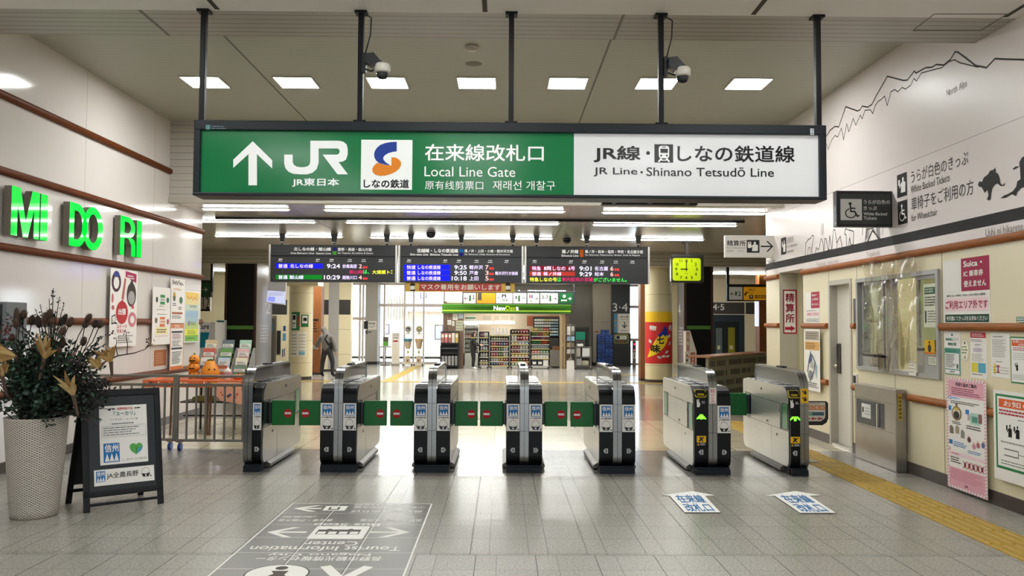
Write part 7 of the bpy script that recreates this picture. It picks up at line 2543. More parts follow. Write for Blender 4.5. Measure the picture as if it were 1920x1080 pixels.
# yellow exit sign
Y = 22.0
t = thing('hanging_sign', 'black framed sign with an arrow to platform 2 and a yellow exit half', 'sign', (at(1400, 550, Y).x, Y, LOW2))
mb = MB()
a, b = at(1362, 533, Y), at(1450, 565, Y)
mb.bbox(a.x, b.x, Y - .08, Y + .08, b.z, a.z, M('#15130f', .35), .005)
P = front(mb, Y - .081)
P.rect((1367, 538, 1392, 562), glow('#bdbab0', .15), 1, True)
cc_ = P.px(1373, 551)
P.arrow(cc_[0], cc_[1], .05, math.pi, SBI, 2, .14, .8); P.rect((1378.5, 546.5, 1381.5, 554.5), ink('#1f4a2a'), 2, True); P.text('2', (1384, 546.5, 1389, 555), SBI, 2, .01, True)
P.rect((1394, 538, 1450, 563), M('#d99a1c', .4, 0, .1), 1, True)
P.text('出口', (1404, 540.5, 1415, 545.5), ink('#6a3f10'), 2, .02, True); P.text('Exit', (1404, 547.5, 1414, 550.5), ink('#8a5a1c'), 2, 0, True)
P.line([(1402, 548), (1398, 549), (1397, 553)], .03, ink('#3a2410'), 2, True); P.poly([(1394.5, 551), (1400, 551), (1397, 555)], ink('#3a2410'), 2, True)
P.rect((1405, 553, 1412, 560), ink('#1c1710'), 2, True); P.rect((1407, 554.5, 1410, 558), WHITE, 3, True); P.rows((1415, 553, 1445, 560), 2, ink('#4a3010'), 2, .6, True)
mb.build('panel', t)
mb = MB()
x = at(1364.5, 540, Y).x
mb.bbox(x - .035, x + .035, Y - .04, Y + .04, b.z, LOW2, M('#15130f', .35), .004)
mb.build('pole', t)
# row of direction panels over the shop
Y = 28.2
t = thing('hanging_sign', 'long black framed row of arrow and platform panels over the shop sign', 'sign', (at(972, 558, Y).x, Y, LOW2))
mb = MB()
a, b = at(867, 545, Y), at(1078, 571.5, Y)
mb.bbox(a.x, b.x, Y - .08, Y + .08, b.z, a.z, M('#17181a', .35), .005)
P = front(mb, Y - .081)
LWH = ink('#b3b1a9')
for x0, x1, m in ((869, 892, LWH), (894, 928.5, M('#c27f14', .5, spec=.2)), (930, 961, LWH), (962.5, 987, LWH), (989, 1011, LWH), (1013, 1046, LWH), (1048, 1074, M('#0c4a22', .5, spec=.2))):
    P.rect((x0, 549.5, x1, 569), m, 1, True)
def pa(px_, y, r_, ang, m=SBI):
    c_ = P.px(px_, y)
    P.arrow(c_[0], c_[1], r_, ang, m, 2, .13, .8)
pa(874, 559.5, .065, math.pi); P.rect((879.5, 553.5, 883, 564.5), ink('#1f4a2a'), 2, True); P.text('2', (885.5, 553.5, 890, 561), SBI, 2, .01, True)
P.rect((896, 549.5, 903, 563), ink('#33332c'), 2, True); P.text('のりば 口', (905, 552, 922, 556), ink('#8a5a10'), 2, 0, True); P.rows((905, 558, 926, 566), 3, ink('#a8741a'), 2, .3, True)
pa(935.5, 559, .05, math.radians(135)); P.rect((941, 552, 949, 559.5), BLACK, 2, True); P.poly([(942, 558.5), (945, 553.5), (948, 558.5)], WHITE, 3, True); P.text('待合室', (941, 561, 952, 564.5), SBI, 2, .01, True)
P.text('4', (965, 554, 970, 561.5), SBI, 2, .01, True); P.rect((971.5, 554, 975, 565), ink('#1f4a2a'), 2, True); pa(981, 559.5, .05, math.radians(45))
P.rect((992, 552.5, 995, 559), ink('#a33a3a'), 2, True); P.rect((996, 552.5, 999, 559), ink('#3a4a7a'), 2, True); chair_icon(P, (993, 561, 998, 567.5), SBI, 2, True); pa(1005, 560, .065, 0)
P.text('3-7', (1015.5, 554, 1028, 561), SBI, 2, .01, True); P.rect((1030, 554, 1033.5, 565), ink('#1f4a2a'), 2, True); pa(1040, 560, .065, 0)
c_ = P.px(1058, 555.5); P.disc(c_[0], c_[1], .05, WHITE, 2); P.text('新幹線', (1052, 561.5, 1063, 565), WHITE, 2, .01, True); pa(1068, 560, .065, 0, WHITE)
mb.build('panel', t)
for px_ in (872, 1076):
    mb = MB()
    x = at(px_, 540, Y).x
    mb.tube([(x, Y, a.z), (x, Y, LOW2)], .03, M('#17181a', .4), 8)
    mb.build('pole', t)

# ---- pillars by the glazed front
Y = 31.6
mb = MB()
a, b = at(685, 600, Y), at(708, 600, Y)
mb.box(a.x, b.x, Y, Y + .7, 0, LOW2, M('#8f8a83', .45))
mb.box(a.x - .003, b.x + .003, Y - .004, Y + .7, 0, .1, ink('#23201d'))
P = front(mb, Y - .001)
P.rect((686, 602, 706, 618), ink('#c3beb5'), 1, True); P.rect((682.5, 602, 690, 617), BLACK, 2, True); P.text('待合室', (691, 604.5, 703.5, 608.5), SBI, 2, .02, True); P.rows((691, 610, 704, 615), 2, ink('#6a6a66'), 2, .4, True)
c_ = P.px(690.5, 622.5)
P.arrow(c_[0], c_[1], .12, math.pi, SBI, 1, .13, .7)
tag(mb.build('pillar', None, ((a.x + b.x) / 2, Y, 0)), 'grey square pillar with a waiting room sign and arrow by the glazed front', 'pillar')
Y = 31.9
mb = MB()
a, b = at(1112, 600, Y), at(1148, 600, Y)
mb.box(a.x, b.x, Y, Y + .4, 0, LOW2, M('#b9ae98', .4))
mb.box(a.x - .01, b.x, Y - .004, Y + .4, 0, .1, ink('#1c1a18'))
P = front(mb, Y - .001)
P.rect((1112, 603.5, 1148, 604.3), ink('#8d8470'), 1, True); P.rect((1116, 621, 1121.5, 623), ink('#a0382c'), 1, True); P.rect((1117, 624, 1121, 630), ink('#c9bfa8'), 1, True)
tag(mb.build('pillar', None, ((a.x + b.x) / 2, Y, 0)), 'beige square pillar behind the stack of blue crates', 'pillar')
# platform 3-4 sign unit
Y = 31.3
t = thing('platform_sign', 'dark free standing platform panel reading 3·4 with a white down arrow', 'sign', (at(1164, 600, Y).x, Y, 0))
mb = MB()
a, b = at(1147.5, 537, Y), at(1181.5, 600, Y)
mb.box(a.x, b.x, Y, Y + .3, 0, LOW2, M('#23272a', .4))
P = front(mb, Y - .001)
P.text('3·4', (1148.5, 568.5, 1177, 584), ink('#d6d6d0'), 1, 0, True)
P.rect((1151, 588, 1157, 624), ink('#4f86a3'), 1, True)
for y in (601, 611):
    c_ = P.px(1154, y); P.disc(c_[0], c_[1], .04, ink('#a8803a'), 2)
P.rect((1157.5, 588, 1181.5, 625), ink('#bdb9ae'), 1, True)
P.rect((1160.5, 588.5, 1181, 603), ink('#d4d0c6'), 2, True); P.text('飯山線', (1163.5, 592, 1178.5, 596), ink('#5a5650'), 3, .02, True); P.rows((1163, 598, 1180, 600), 1, ink('#8a867e'), 3, .6, True)
P.rect((1160.5, 604.5, 1181, 624.5), ink('#d4d0c6'), 2, True)
c_ = P.px(1171, 609.5); P.arrow(c_[0], c_[1], .115, -math.pi / 2, SBI, 3, .14, .85); P.rows((1164, 619, 1179, 621), 1, ink('#5a5650'), 3, .6, True)
mb.build('panel', t)
mb = MB()
a, b = at(1148, 625, Y), at(1182, 683, Y)
mb.bbox(a.x, b.x, Y - .12, Y, 0, a.z, M('#222426', .35), .006)
P = front(mb, Y - .121)
P.rrect(P.box((1151, 626.5, 1178.5, 644), True), .06, M('#8a8a3a', .4), 1); P.rrect(P.box((1152.5, 628, 1177, 642.8), True), .05, M('#2c3a28', .4), 2)
P.rect((1154, 629, 1175, 636.5), ink('#d6d3c9'), 3, True); P.rect((1155.5, 629.8, 1162, 635.5), BLACK, 4, True); P.rows((1164, 630, 1174, 635.5), 3, ink('#8a8a86'), 4, .35, True); P.rect((1158, 638, 1171, 641.5), ink('#7a4038'), 3, True)
mb.build('base_box', t, label='dark lower box with a green framed plate')
# blue crates
CRB = [M('#1d3f8a', .45), M('#24509f', .45), M('#183674', .45)]
Y = 31.0
x0, x1 = at(1120.5, 600, Y).x, at(1149, 600, Y).x
k = 0
ch = .168
for col in (0, 1):
    for row in range(7 + (1 if col == 0 else 0)):
        xa = x0 + col * (x1 - x0) / 2 + (RND.uniform(0, .012))
        w_ = (x1 - x0) / 2 - .015
        if row == 7:
            xa += .15
        z = row * ch
        mb = MB()
        mb.bbox(xa, xa + w_, Y, Y + .4, z, z + ch - .012, CRB[(row + col) % 3], .008)
        mb.box(xa - .006, xa + w_ + .006, Y - .008, Y + .41, z + ch - .05, z + ch - .02, CRB[(row + col + 1) % 3])
        mb.box(xa + w_ * .3, xa + w_ * .7, Y - .004, Y, z + .06, z + .1, ink('#0f2552'))
        nth = ['bottom', 'second', 'third', 'fourth', 'fifth', 'sixth', 'seventh', 'topmost'][row]
        tag(mb.build('crate', None, (xa + w_ / 2, Y + .2, z)), '%s blue plastic crate of the stack %s' % (nth, ['nearest the convenience store', 'nearest the platform 3·4 panel'][col]), 'crate', 'blue plastic crates stacked by the beige pillar')
# bollard
Y = 30.4
t = thing('sensor_post', 'grey post with a red light and a no entry disc by the bright glazed slot', 'post', (at(1189.5, 650, Y).x, Y, 0))
mb = MB()
a, b = at(1186.5, 638, Y), at(1192.5, 650, Y)
mb.bbox(a.x, b.x, Y, Y + .12, 0, a.z, M('#6a675f', .4, .3), .01)
P = front(mb, Y - .001)
P.rect((1187, 641, 1192, 658), ink('#33302e'), 1, True); c_ = P.px(1189.5, 645.5); P.disc(c_[0], c_[1], .035, glow('#ff3a4a', 1.5), 2)
c_ = P.px(1189.5, 656.5); P.disc(c_[0], c_[1], .05, ink('#b0303a'), 2); P.rect((c_[0] - .03, c_[1] - .01, c_[0] + .03, c_[1] + .01), WHITE, 3)
P.rect((1187, 661, 1192, 672), ink('#c9bfae'), 1, True); P.rect((1188.8, 663, 1190.2, 670), BLACK, 2, True)
mb.build('body', t)
# AED stand
Y = 20.9
t = thing('aed_stand', 'white and red AED stand with a slanted tall sign in front of the black pillar', 'stand', (at(1295, 690, Y).x, Y, 0))
mb = MB()
P = front(MB(), Y)
p = lambda x, y: P.px(x, y)
pts = [p(1286, 621), p(1294, 620), p(1306, 659)]
q = [(pts[0][0], 0), (pts[2][0], 0), pts[2], pts[1], pts[0]]
mb.prism(q, Y, Y + .3, 1, M('#d8d0c2', .4))
P.mb = mb
P.o = V(0, Y - .001, 0)
P.rect((1287, 622, 1293, 658), ink('#b98a78'), 1, True); P.text('心', (1288, 628, 1292, 634), WHITE, 2, .01, True); P.text('電', (1288, 641, 1292, 647), WHITE, 2, .01, True)
P.rect((1284.5, 659, 1294, 700), ink('#d8d0c2'), 1, True); P.rect((1286.5, 665, 1289.5, 670), BLACK, 2, True); P.rect((1286.5, 673, 1289.5, 678), BLACK, 2, True); P.rect((1286.5, 681, 1289.5, 686), BLACK, 2, True)
P.rect((1295, 661, 1303.5, 700), ink('#a8432c'), 1, True)
for k, ch_ in enumerate('AED'):
    P.text(ch_, (1297, 671 + k * 7, 1302, 676.5 + k * 7), WHITE, 2, .01, True)
c_ = P.px(1299.3, 666); P.disc(c_[0], c_[1], .035, WHITE, 2); P.disc(c_[0], c_[1], .022, ink('#a8432c'), 3)
mb.build('body', t)
# info counter
YA_, YB_ = 14.75, 17.4
A_, B_ = at(1328, 668, YA_), at(1440, 661, YB_)
A_.z = B_.z = 0
d = (B_ - A_).normalized()
t = thing('counter', 'curved counter with a wooden top and a glass front of dark slots beyond the gates', 'counter', tuple((A_ + B_) / 2))
mb = MB()
L = (B_ - A_).length
mxc = Matrix.Translation(A_) @ Matrix.Rotation(math.atan2(d.y, d.x), 4, 'Z')
mb.box(0, L, 0, .05, 0, .97, M('#7d7a64', .2, .1), mxc)
PC = Pl(mb, mxc @ V(0, 0, 0), mxc.to_3x3() @ V(1, 0, 0), (0, 0, 1))
for rz in (.86, .68, .5, .32):
    x = .08
    while x < L - .1:
        if RND.random() > .12:
            PC.rect((x, rz - .05, x + .05, rz + .05), ink('#2a2a24'), 1)
        x += .085
mb.build('front_panel', t)
mb = MB()
mb.bbox(-.03, L, -.04, .4, .97, 1.0, M('#8a5a38', .35), .006, mx=mxc)
mb.build('countertop', t)
# ---- stands in front of the glazing
Y = 31.0
t = thing('sanitizer_stand', 'green and grey sanitizer dispenser on a thin stand by the glazed front', 'stand', (at(723, 680, Y).x, Y, 0))
x = at(723, 650, Y).x
z_ = lambda y: at(760, y, Y).z
mb = MB()
mb.bbox(x - .09, x + .1, Y - .06, Y + .06, z_(640.5), z_(632), M('#4a423c', .4), .01)
mb.bbox(x - .09, x + .1, Y - .06, Y + .06, z_(649), z_(640.5), M('#4f9a2c', .4), .01)
mb.build('dispenser', t)
mb = MB()
mb.box(x - .2, x + .2, Y - .12, Y + .12, z_(651.5), z_(649.5), M('#8d8d88', .4)); mb.tube([(x, Y, 0), (x, Y, z_(651))], .018, M('#5a4a52', .4), 8)
mb.lathe([(0, .02), (.19, .02), (.2, 0)], (x, Y, 0), M('#3a2a30', .4), 20); mb.box(x - .2, x - .185, Y - .1, Y - .08, 0, z_(651), M('#8d8d88', .4))
mb.build('stand', t)
mb = MB()
a, b = at(735, 624, Y), at(749, 684, Y)
mb.bbox(a.x, b.x, Y - .03, Y + .03, .05, a.z, M('#dcd6cb', .5), .006)
mb.box(a.x, b.x, Y - .12, Y + .12, 0, .05, M('#8d8880', .4))
P = front(mb, Y - .031)
P.rect((737, 625, 748, 631), ink('#b9b4ac'), 1, True); P.rect((737, 632, 747, 635), ink('#9a968f'), 1, True); P.rect((737, 638, 746, 641), ink('#a82f42'), 1, True); P.rows((737, 645, 748, 676), 7, ink('#d8c9a8'), 1, .4, True)
tag(mb.build('sign_stand', None, ((a.x + b.x) / 2, Y, 0)), 'slim white upright sign stand with a red line by the glazed front', 'stand')
for cx_, lid, lb in ((765, '#3f7a94', 'gumball style display with a blue rim and round head sign by the glazed front'), (785.5, '#c9a878', 'gumball style display with a tan rim and round head sign by the glazed front')):
    x = at(cx_, 650, Y).x
    t = thing('display_stand', lb, 'stand', (x, Y, 0), 0, 'pair of round headed display stands')
    mb = MB()
    mb.box(x - .2, x + .2, Y - .2, Y + .2, .05, .09, M('#d9cdb9', .5))
    for s_ in (-.15, .15):
        mb.tube([(x + s_, Y - .18, .03), (x + s_, Y - .14, .03)], .03, BLACK, 10)
    mb.bbox(x - .09, x + .09, Y - .09, Y + .09, .09, z_(667.5), M('#c9b79a', .5), .006)
    P = front(mb, Y - .091)
    P.rect((x - .03, .13, x + .03, .22), ink('#7a5a48'), 1)
    mb.build('base', t)
    mb = MB()
    mb.tube([(x, Y, z_(668)), (x, Y, z_(653))], .012, M('#b9a98c', .4), 8); mb.ball((x, Y, z_(660)), .05, M('#c9b98f', .4), 10, 1, .4, 1.1)
    mb.build('ornament', t)
    mb = MB()
    mb.lathe([(.08, z_(654)), (.125, z_(642)), (.13, z_(640.5)), (.0, z_(640.5))], (x, Y, 0), M('#bfa98c', .5), 18)
    mb.lathe([(.13, z_(640.5)), (.16, z_(637)), (.14, z_(635)), (0, z_(635))], (x, Y, 0), M(lid, .4), 18)
    mb.build('bucket', t)
    mb = MB()
    mb.lathe([(.14, z_(635)), (.165, z_(631)), (.12, z_(627)), (.06, z_(625.5))], (x, Y, 0), clear('#ffffff', .9, .1), 18)
    mb.lathe([(.09, z_(626)), (.09, z_(625)), (0, z_(625))], (x, Y, 0), M('#6a6258', .5), 14)
    mb.build('bowl', t)
    mb = MB()
    mxr = Matrix.Rotation(math.pi / 2, 3, 'X')
    mb.lathe([(0, -.03), (.115, -.03), (.125, 0), (.115, .03), (0, .03)], (x, Y, z_(617)), M('#cfc8bb', .5), 24, mx=mxr)
    P = front(mb, Y - .0315)
    P.disc(x, z_(617), .09, ink('#9a9a9c') if lid == '#3f7a94' else ink('#5a6a3a'), 1); P.disc(x, z_(617), .065, ink('#3a3a40') if lid == '#3f7a94' else ink('#c9b98a'), 2); P.disc(x - .01, z_(618), .03, ink('#b9b9bc') if lid == '#3f7a94' else ink('#4a5a2a'), 3)
    mb.tube([(x, Y, z_(625)), (x, Y, z_(622))], .03, M('#cfc8bb', .5), 10)
    mb.build('head_sign', t)
# ================================================================== the convenience store
YSH = 29.0
sz = lambda y, Y=YSH: at(950, y, Y).z
sxx = lambda p, Y=YSH: at(p, 600, Y).x
t = thing('shop_sign', 'long green shop fascia with a lime stripe and white and lime lettering', 'sign', (sxx(950), YSH, sz(588)))
mb = MB()
a, b = sxx(829), sxx(1070)
mb.box(a, b, YSH - .05, YSH + .25, sz(588), sz(571), M('#3d741c', .5, spec=.2))
mb.box(a, b, YSH - .06, YSH, sz(584), sz(582), M('#a9d432', .4, 0, .2)); mb.box(a, b, YSH - .062, YSH, sz(588), sz(587), M('#3a6a1c', .4))
mb.box(a, b, YSH - .056, YSH, sz(571.8), sz(570.5), M('#6fae3a', .4))
P = front(mb, YSH - .0501)
P.text('New', (925.5, 573.5, 948.5, 582), glow('#f2f2ee', .9), 2, .03, True); P.text('Day', (948.5, 573.5, 966.5, 584), glow('#b9dc2c', .4), 2, .03, True); P.text('s', (967, 575.5, 972.5, 582), glow('#f2f2ee', .9), 2, .03, True)
mb.build('fascia', t)
for px_ in (835, 1064):
    mb = MB()
    x = sxx(px_)
    mb.box(x - .06, x + .06, YSH, YSH + .2, 0, sz(588), M('#5a4433', .45))
    mb.build('post', t)
# shop shell
mb = MB()
wd_ = M('#6f5644', .45, noise=.12, nscale=5, stretch=(6, 6, .6))
mb.box(sxx(831), sxx(869), YSH + .05, YSH + .15, 0, sz(588), wd_)
mb.box(sxx(831), sxx(831) + .1, YSH + .15, 32.3, 0, 2.3, wd_)
mb.box(sxx(1061), sxx(1061) + .1, YSH + .3, 32.3, 0, 2.3, M('#8a6a4c', .45))
mb.box(sxx(831), sxx(1061) + .1, YSH + .3, 32.6, 2.25, 2.32, M('#d9d0bf', .5))
mb.box(sxx(831), sxx(1061), 32.25, 32.35, 0, 2.3, M('#e3cdb0', .5))
P = front(mb, 32.249)
P.rect((988, 592, 1049, 612), M('#c0623a', .5), 1, True)
for x0, x1 in ((905, 921), (927, 937), (939, 953), (956, 963)):
    P.rect((x0, 592, x1, 600), ink('#cdb9a4'), 1, True)
P.rect((871, 592, 893, 600), ink('#e8e4da'), 1, True); P.rect((872, 595, 892, 597.5), ink('#2f7a3a'), 2, True)
struct(mb, 'wall_shop', 'wooden and cream walls of the convenience store')
for x0, x1, lb in ((887, 940, 'tube light under the shop fascia, over the rack of bottles'), (942, 995, 'tube light under the shop fascia, middle one'), (996, 1051, 'tube light under the shop fascia, over the dark cigarette shelf')):
    mb = MB()
    mb.box(sxx(x0), sxx(x1), YSH + .35, YSH + .5, 2.16, 2.24, lamp(13.0))
    tag(mb.build('shop_light', None, (sxx((x0 + x1) / 2), YSH + .4, 2.2)), lb, 'light', 'tube lights of the shop')
for x0, x1, Y, lb in ((870, 924, 31.6, 'white lit canopy over the drinks shelves at the back of the shop'), (927, 965, 31.9, 'white lit canopy at the middle back of the shop')):
    mb = MB()
    a, b = at(x0, 602, Y), at(x1, 607.5, Y)
    mb.box(a.x, b.x, Y - .1, Y, b.z, a.z, lamp(3.0))
    tag(mb.build('shelf_canopy', None, ((a.x + b.x) / 2, Y, b.z)), lb, 'light')

# goods
_PROTO = {}
def proto(shape, w_, h_, c_):
    k = (shape, round(w_, 3), round(h_, 3), c_)
    if k in _PROTO:
        return _PROTO[k]
    mb = MB()
    m = M(c_, .4)
    if shape == 'bottle':
        mb.lathe([(0, 0), (w_ / 2, .0), (w_ / 2, h_ * .62), (w_ * .2, h_ * .82), (w_ * .2, h_ * .9)], (0, 0, 0), m, 10)
        mb.lathe([(w_ * .22, h_ * .88), (w_ * .22, h_), (0, h_)], (0, 0, 0), ink('#e6e4e0'), 8)
        mb.lathe([(w_ / 2 + .002, h_ * .25), (w_ / 2 + .002, h_ * .5)], (0, 0, 0), ink('#d8d2c6'), 10)
    elif shape == 'can':
        mb.lathe([(0, 0), (w_ / 2, .0), (w_ / 2, h_), (0, h_)], (0, 0, 0), m, 10)
    elif shape == 'packet':
        mb.add([V(-w_ / 2, 0, 0), V(w_ / 2, 0, 0), V(w_ / 2, 0, h_), V(-w_ / 2, 0, h_), V(-w_ * .35, -.03, h_ * .5), V(w_ * .35, -.03, h_ * .5), V(-w_ * .4, .03, h_ * .5), V(w_ * .4, .03, h_ * .5)],
               [(0, 1, 5, 4), (4, 5, 2, 3), (0, 4, 3), (1, 2, 5), (0, 6, 7, 1), (6, 3, 2, 7), (0, 3, 6), (1, 7, 2)], m)
        mb.add([V(-w_ * .25, -.034, h_ * .42), V(w_ * .25, -.034, h_ * .42), V(w_ * .25, -.03, h_ * .62), V(-w_ * .25, -.03, h_ * .62)], [(0, 1, 2, 3)], ink('#e6dfd2'))
    elif shape == 'bag':
        mb.add([V(-w_ / 2, -.04, 0), V(w_ / 2, -.04, 0), V(w_ / 2, .04, 0), V(-w_ / 2, .04, 0), V(-w_ * .3, -.03, h_ * .7), V(w_ * .3, -.03, h_ * .7), V(w_ * .3, .03, h_ * .7), V(-w_ * .3, .03, h_ * .7), V(-w_ * .4, 0, h_), V(w_ * .4, 0, h_ * .95)],
               [(0, 1, 5, 4), (2, 3, 7, 6), (1, 2, 6, 5), (3, 0, 4, 7), (4, 5, 9, 8), (6, 7, 8, 9), (0, 3, 2, 1)], m)
    else:
        mb.bbox(-w_ / 2, w_ / 2, -.05, .05, 0, h_, m, .004)
        mb.box(-w_ * .35, w_ * .35, -.052, -.05, h_ * .3, h_ * .7, ink('#e8e2d6'))
    o = mb.build('proto', None)
    me = o.data
    bpy.data.objects.remove(o)
    _PROTO[k] = me
    return me
CNAME = {'#8f3a44': 'crimson', '#b9bcc2': 'silver', '#6f7f4a': 'olive', '#a8655a': 'rust', '#d9d2c4': 'cream', '#c9a84a': 'gold', '#4a5f8a': 'blue', '#7a3f5a': 'plum', '#3f7a4a': 'green', '#c26f72': 'rose', '#5a4636': 'brown', '#e6e4df': 'white', '#b5472f': 'red', '#2f3238': 'dark', '#5a9ab0': 'teal'}
ORD = ['top', 'second', 'third', 'fourth', 'fifth', 'sixth', 'seventh', 'eighth']
def goods(x0, x1, z, Y, n, shape, cols, h_, where, row, word):
    w_ = (x1 - x0) / n
    for k in range(n):
        c_ = cols[k * len(cols) // n] if len(cols) > 1 else cols[0]
        me = proto(shape, w_ * .88, h_, c_)
        o = bpy.data.objects.new(word.replace(' ', '_'), me)
        COL.objects.link(o)
        o.location = (x0 + (k + .5) * w_, Y, z)
        tag(o, '%s %s on the %s shelf of %s' % (CNAME[c_], word, ORD[row], where), word.split()[-1], '%s %ss, %s shelf of %s' % (CNAME[c_], word, ORD[row], where))
RKM = M('#141416', .45)
def rack(label, px0, px1, ytop, rows_, where, Y=YSH, base=692):
    """rows_: list of (y of the shelf, shape, n, colours, height px, word)"""
    a, b = sxx(px0, Y), sxx(px1, Y)
    t = thing('goods_rack', label, 'rack', ((a + b) / 2, Y, 0), 0, None)
    zt2 = at(950, ytop, Y).z
    dep = .34
    mb = MB()
    for x in (a, b - .03):
        mb.box(x, x + .03, Y, Y + dep, 0.03, zt2, RKM)
    mb.box(a, b, Y + dep - .02, Y + dep, .03, zt2, RKM)
    mb.box(a, b, Y + .02, Y + dep, .03, .1, RKM)
    mb.box(a + .08, b - .08, Y + .01, Y + .02, .02, .09, M('#c9c7c2', .4))
    for x in (a + .04, b - .06):
        mb.box(x, x + .03, Y + .03, Y + .08, 0, .04, RKM)
    mb.build('frame', t)
    for r_, (y, shape, n, cols, hp, word) in enumerate(rows_):
        z = max(.1, at(950, y, Y).z)
        mb = MB()
        mb.box(a + .03, b - .03, Y - .02, Y + dep - .02, z - .015, z, RKM)
        mb.box(a + .03, b - .03, Y - .025, Y - .02, z - .025, z + .008, M('#b9b6ae', .4) if r_ % 2 else M('#c7b878', .4))
        mb.build('shelf', t)
        goods(a + .045, b - .045, z + .001, Y + .08, n, shape, cols, hp / 54.5, where, r_, word)
BOT = ['#b9bcc2', '#d9d2c4']
rack('narrow black rack of bottles beside the shop visitor', 898, 917.5, 622, [(633, 'packet', 4, ['#7a3f5a', '#d9d2c4'], 9, 'snack packet'), (646, 'bottle', 3, ['#b9bcc2'], 9.5, 'drink bottle'), (658, 'bottle', 3, ['#b9bcc2'], 10, 'drink bottle'), (670, 'bottle', 3, ['#d9d2c4'], 9.5, 'drink bottle'), (680, 'box', 3, ['#5a4636'], 6, 'carton'), (688, 'box', 3, ['#5a4636'], 5, 'carton')], 'the narrow bottle rack')
rack('black rack with white bags on top and rows of drinks', 918.5, 955.5, 629, [(629, 'bag', 5, ['#e6e4df'], 14, 'bread bag'), (639, 'bottle', 7, ['#6f7f4a', '#5a4636'], 9, 'drink bottle'), (649, 'packet', 7, ['#c26f72', '#7a3f5a', '#4a5f8a', '#8f3a44'], 8, 'snack packet'), (658.5, 'packet', 7, ['#a8655a', '#6f7f4a', '#b9bcc2'], 8, 'snack packet'), (669, 'packet', 7, ['#c26f72', '#6f7f4a', '#d9d2c4'], 8.5, 'snack packet'), (678, 'packet', 7, ['#d9d2c4', '#c9a84a', '#a8655a'], 8, 'snack packet'), (687, 'packet', 7, ['#4a5f8a', '#c26f72', '#d9d2c4'], 7.5, 'snack packet')], 'the rack topped by white bags')
rack('black rack with red hanging packets in the middle of the shop front', 956.5, 993.5, 618, [(627, 'packet', 6, ['#5a4636', '#8f3a44'], 10, 'snack packet'), (639, 'packet', 6, ['#d9d2c4', '#8f3a44', '#c26f72'], 11, 'snack packet'), (646, 'box', 5, ['#c9a84a', '#b9bcc2', '#5a9ab0'], 5, 'carton'), (655, 'packet', 6, ['#a8655a', '#d9d2c4'], 7, 'snack packet'), (662, 'packet', 6, ['#8f3a44', '#b9bcc2'], 6, 'snack packet'), (669, 'box', 5, ['#c9a84a'], 4.5, 'carton'), (678, 'packet', 6, ['#b5472f', '#6f7f4a', '#8f3a44'], 7, 'snack packet'), (687, 'box', 5, ['#6f7f4a', '#b5472f'], 7.5, 'carton')], 'the rack with red packets')
rack('black rack of cans and cups nearest the shop counter', 994.5, 1031.5, 621, [(621, 'packet', 6, ['#c9a84a', '#6f7f4a', '#b5472f'], 6.5, 'snack packet'), (630, 'can', 9, ['#6f7f4a', '#a8655a', '#c9a84a'], 7, 'drink can'), (637, 'can', 9, ['#7a3f5a', '#a8655a'], 5, 'drink can'), (645.5, 'can', 9, ['#3f7a4a', '#b5472f'], 7, 'drink can'), (653.5, 'can', 9, ['#b9bcc2'], 6, 'drink can'), (662.5, 'box', 6, ['#b5472f', '#3f7a4a'], 6, 'carton'), (672, 'box', 6, ['#d9d2c4', '#e6e4df'], 6.5, 'carton'), (687, 'box', 3, ['#2f3238', '#e6e4df'], 11, 'carton')], 'the rack of cans by the counter')
# magazine and newspaper stand outside
t = thing('newspaper_rack', 'black newspaper and magazine rack at the wooden corner of the shop', 'rack', (sxx(844), YSH - .1, 0))
mb = MB()
a, b = sxx(827), sxx(861)
mb.box(a, b, YSH - .05, YSH, 0.02, sz(622), RKM); mb.box(a, a + .03, YSH - .3, YSH, .02, sz(648), RKM); mb.box(b - .03, b, YSH - .3, YSH, .02, sz(648), RKM)
for y in (644, 653, 662, 686):
    mb.box(a, b, YSH - .3, YSH, sz(y) - .02, sz(y), RKM if y != 653 else M('#5a5c5e', .4))
mb.build('frame', t)
for k, c_ in enumerate(('#a8655a', '#c26f72', '#a8655a', '#d9d2c4', '#c9a84a')):
    x = a + .07 + k * .12
    mb = MB()
    mb.box(x - .05, x + .05, YSH - .1, YSH - .08, sz(643), sz(643) + .33, M(c_, .4))
    P = front(mb, YSH - .1005)
    P.rect((x - .04, sz(643) + .18, x + .04, sz(643) + .28), ink('#e0d6c8'), 1)
    tag(mb.build('magazine', None, (x, YSH - .09, sz(643))), ['rust magazine nearest the glazed front', 'rose magazine beside the rust one', 'rust magazine in the middle', 'cream magazine right of the middle', 'gold magazine nearest the shop door'][k] + ' on the newspaper rack', 'magazine', 'magazines on the newspaper rack')
for k in range(5):
    x = a + .08 + k * .115
    mb = MB()
    mb.bbox(x - .045, x + .045, YSH - .22, YSH - .14, sz(685.5), sz(685.5) + .33, M('#a3a39f', .6), .02)
    P = front(mb, YSH - .2205)
    P.rows((x - .035, sz(685.5) + .05, x + .035, sz(685.5) + .28), 4, ink('#5a5a58'), 1, .3)
    tag(mb.build('newspaper', None, (x, YSH - .18, sz(685.5))), 'folded grey newspaper standing low in the newspaper rack', 'newspaper', 'newspapers in the rack')
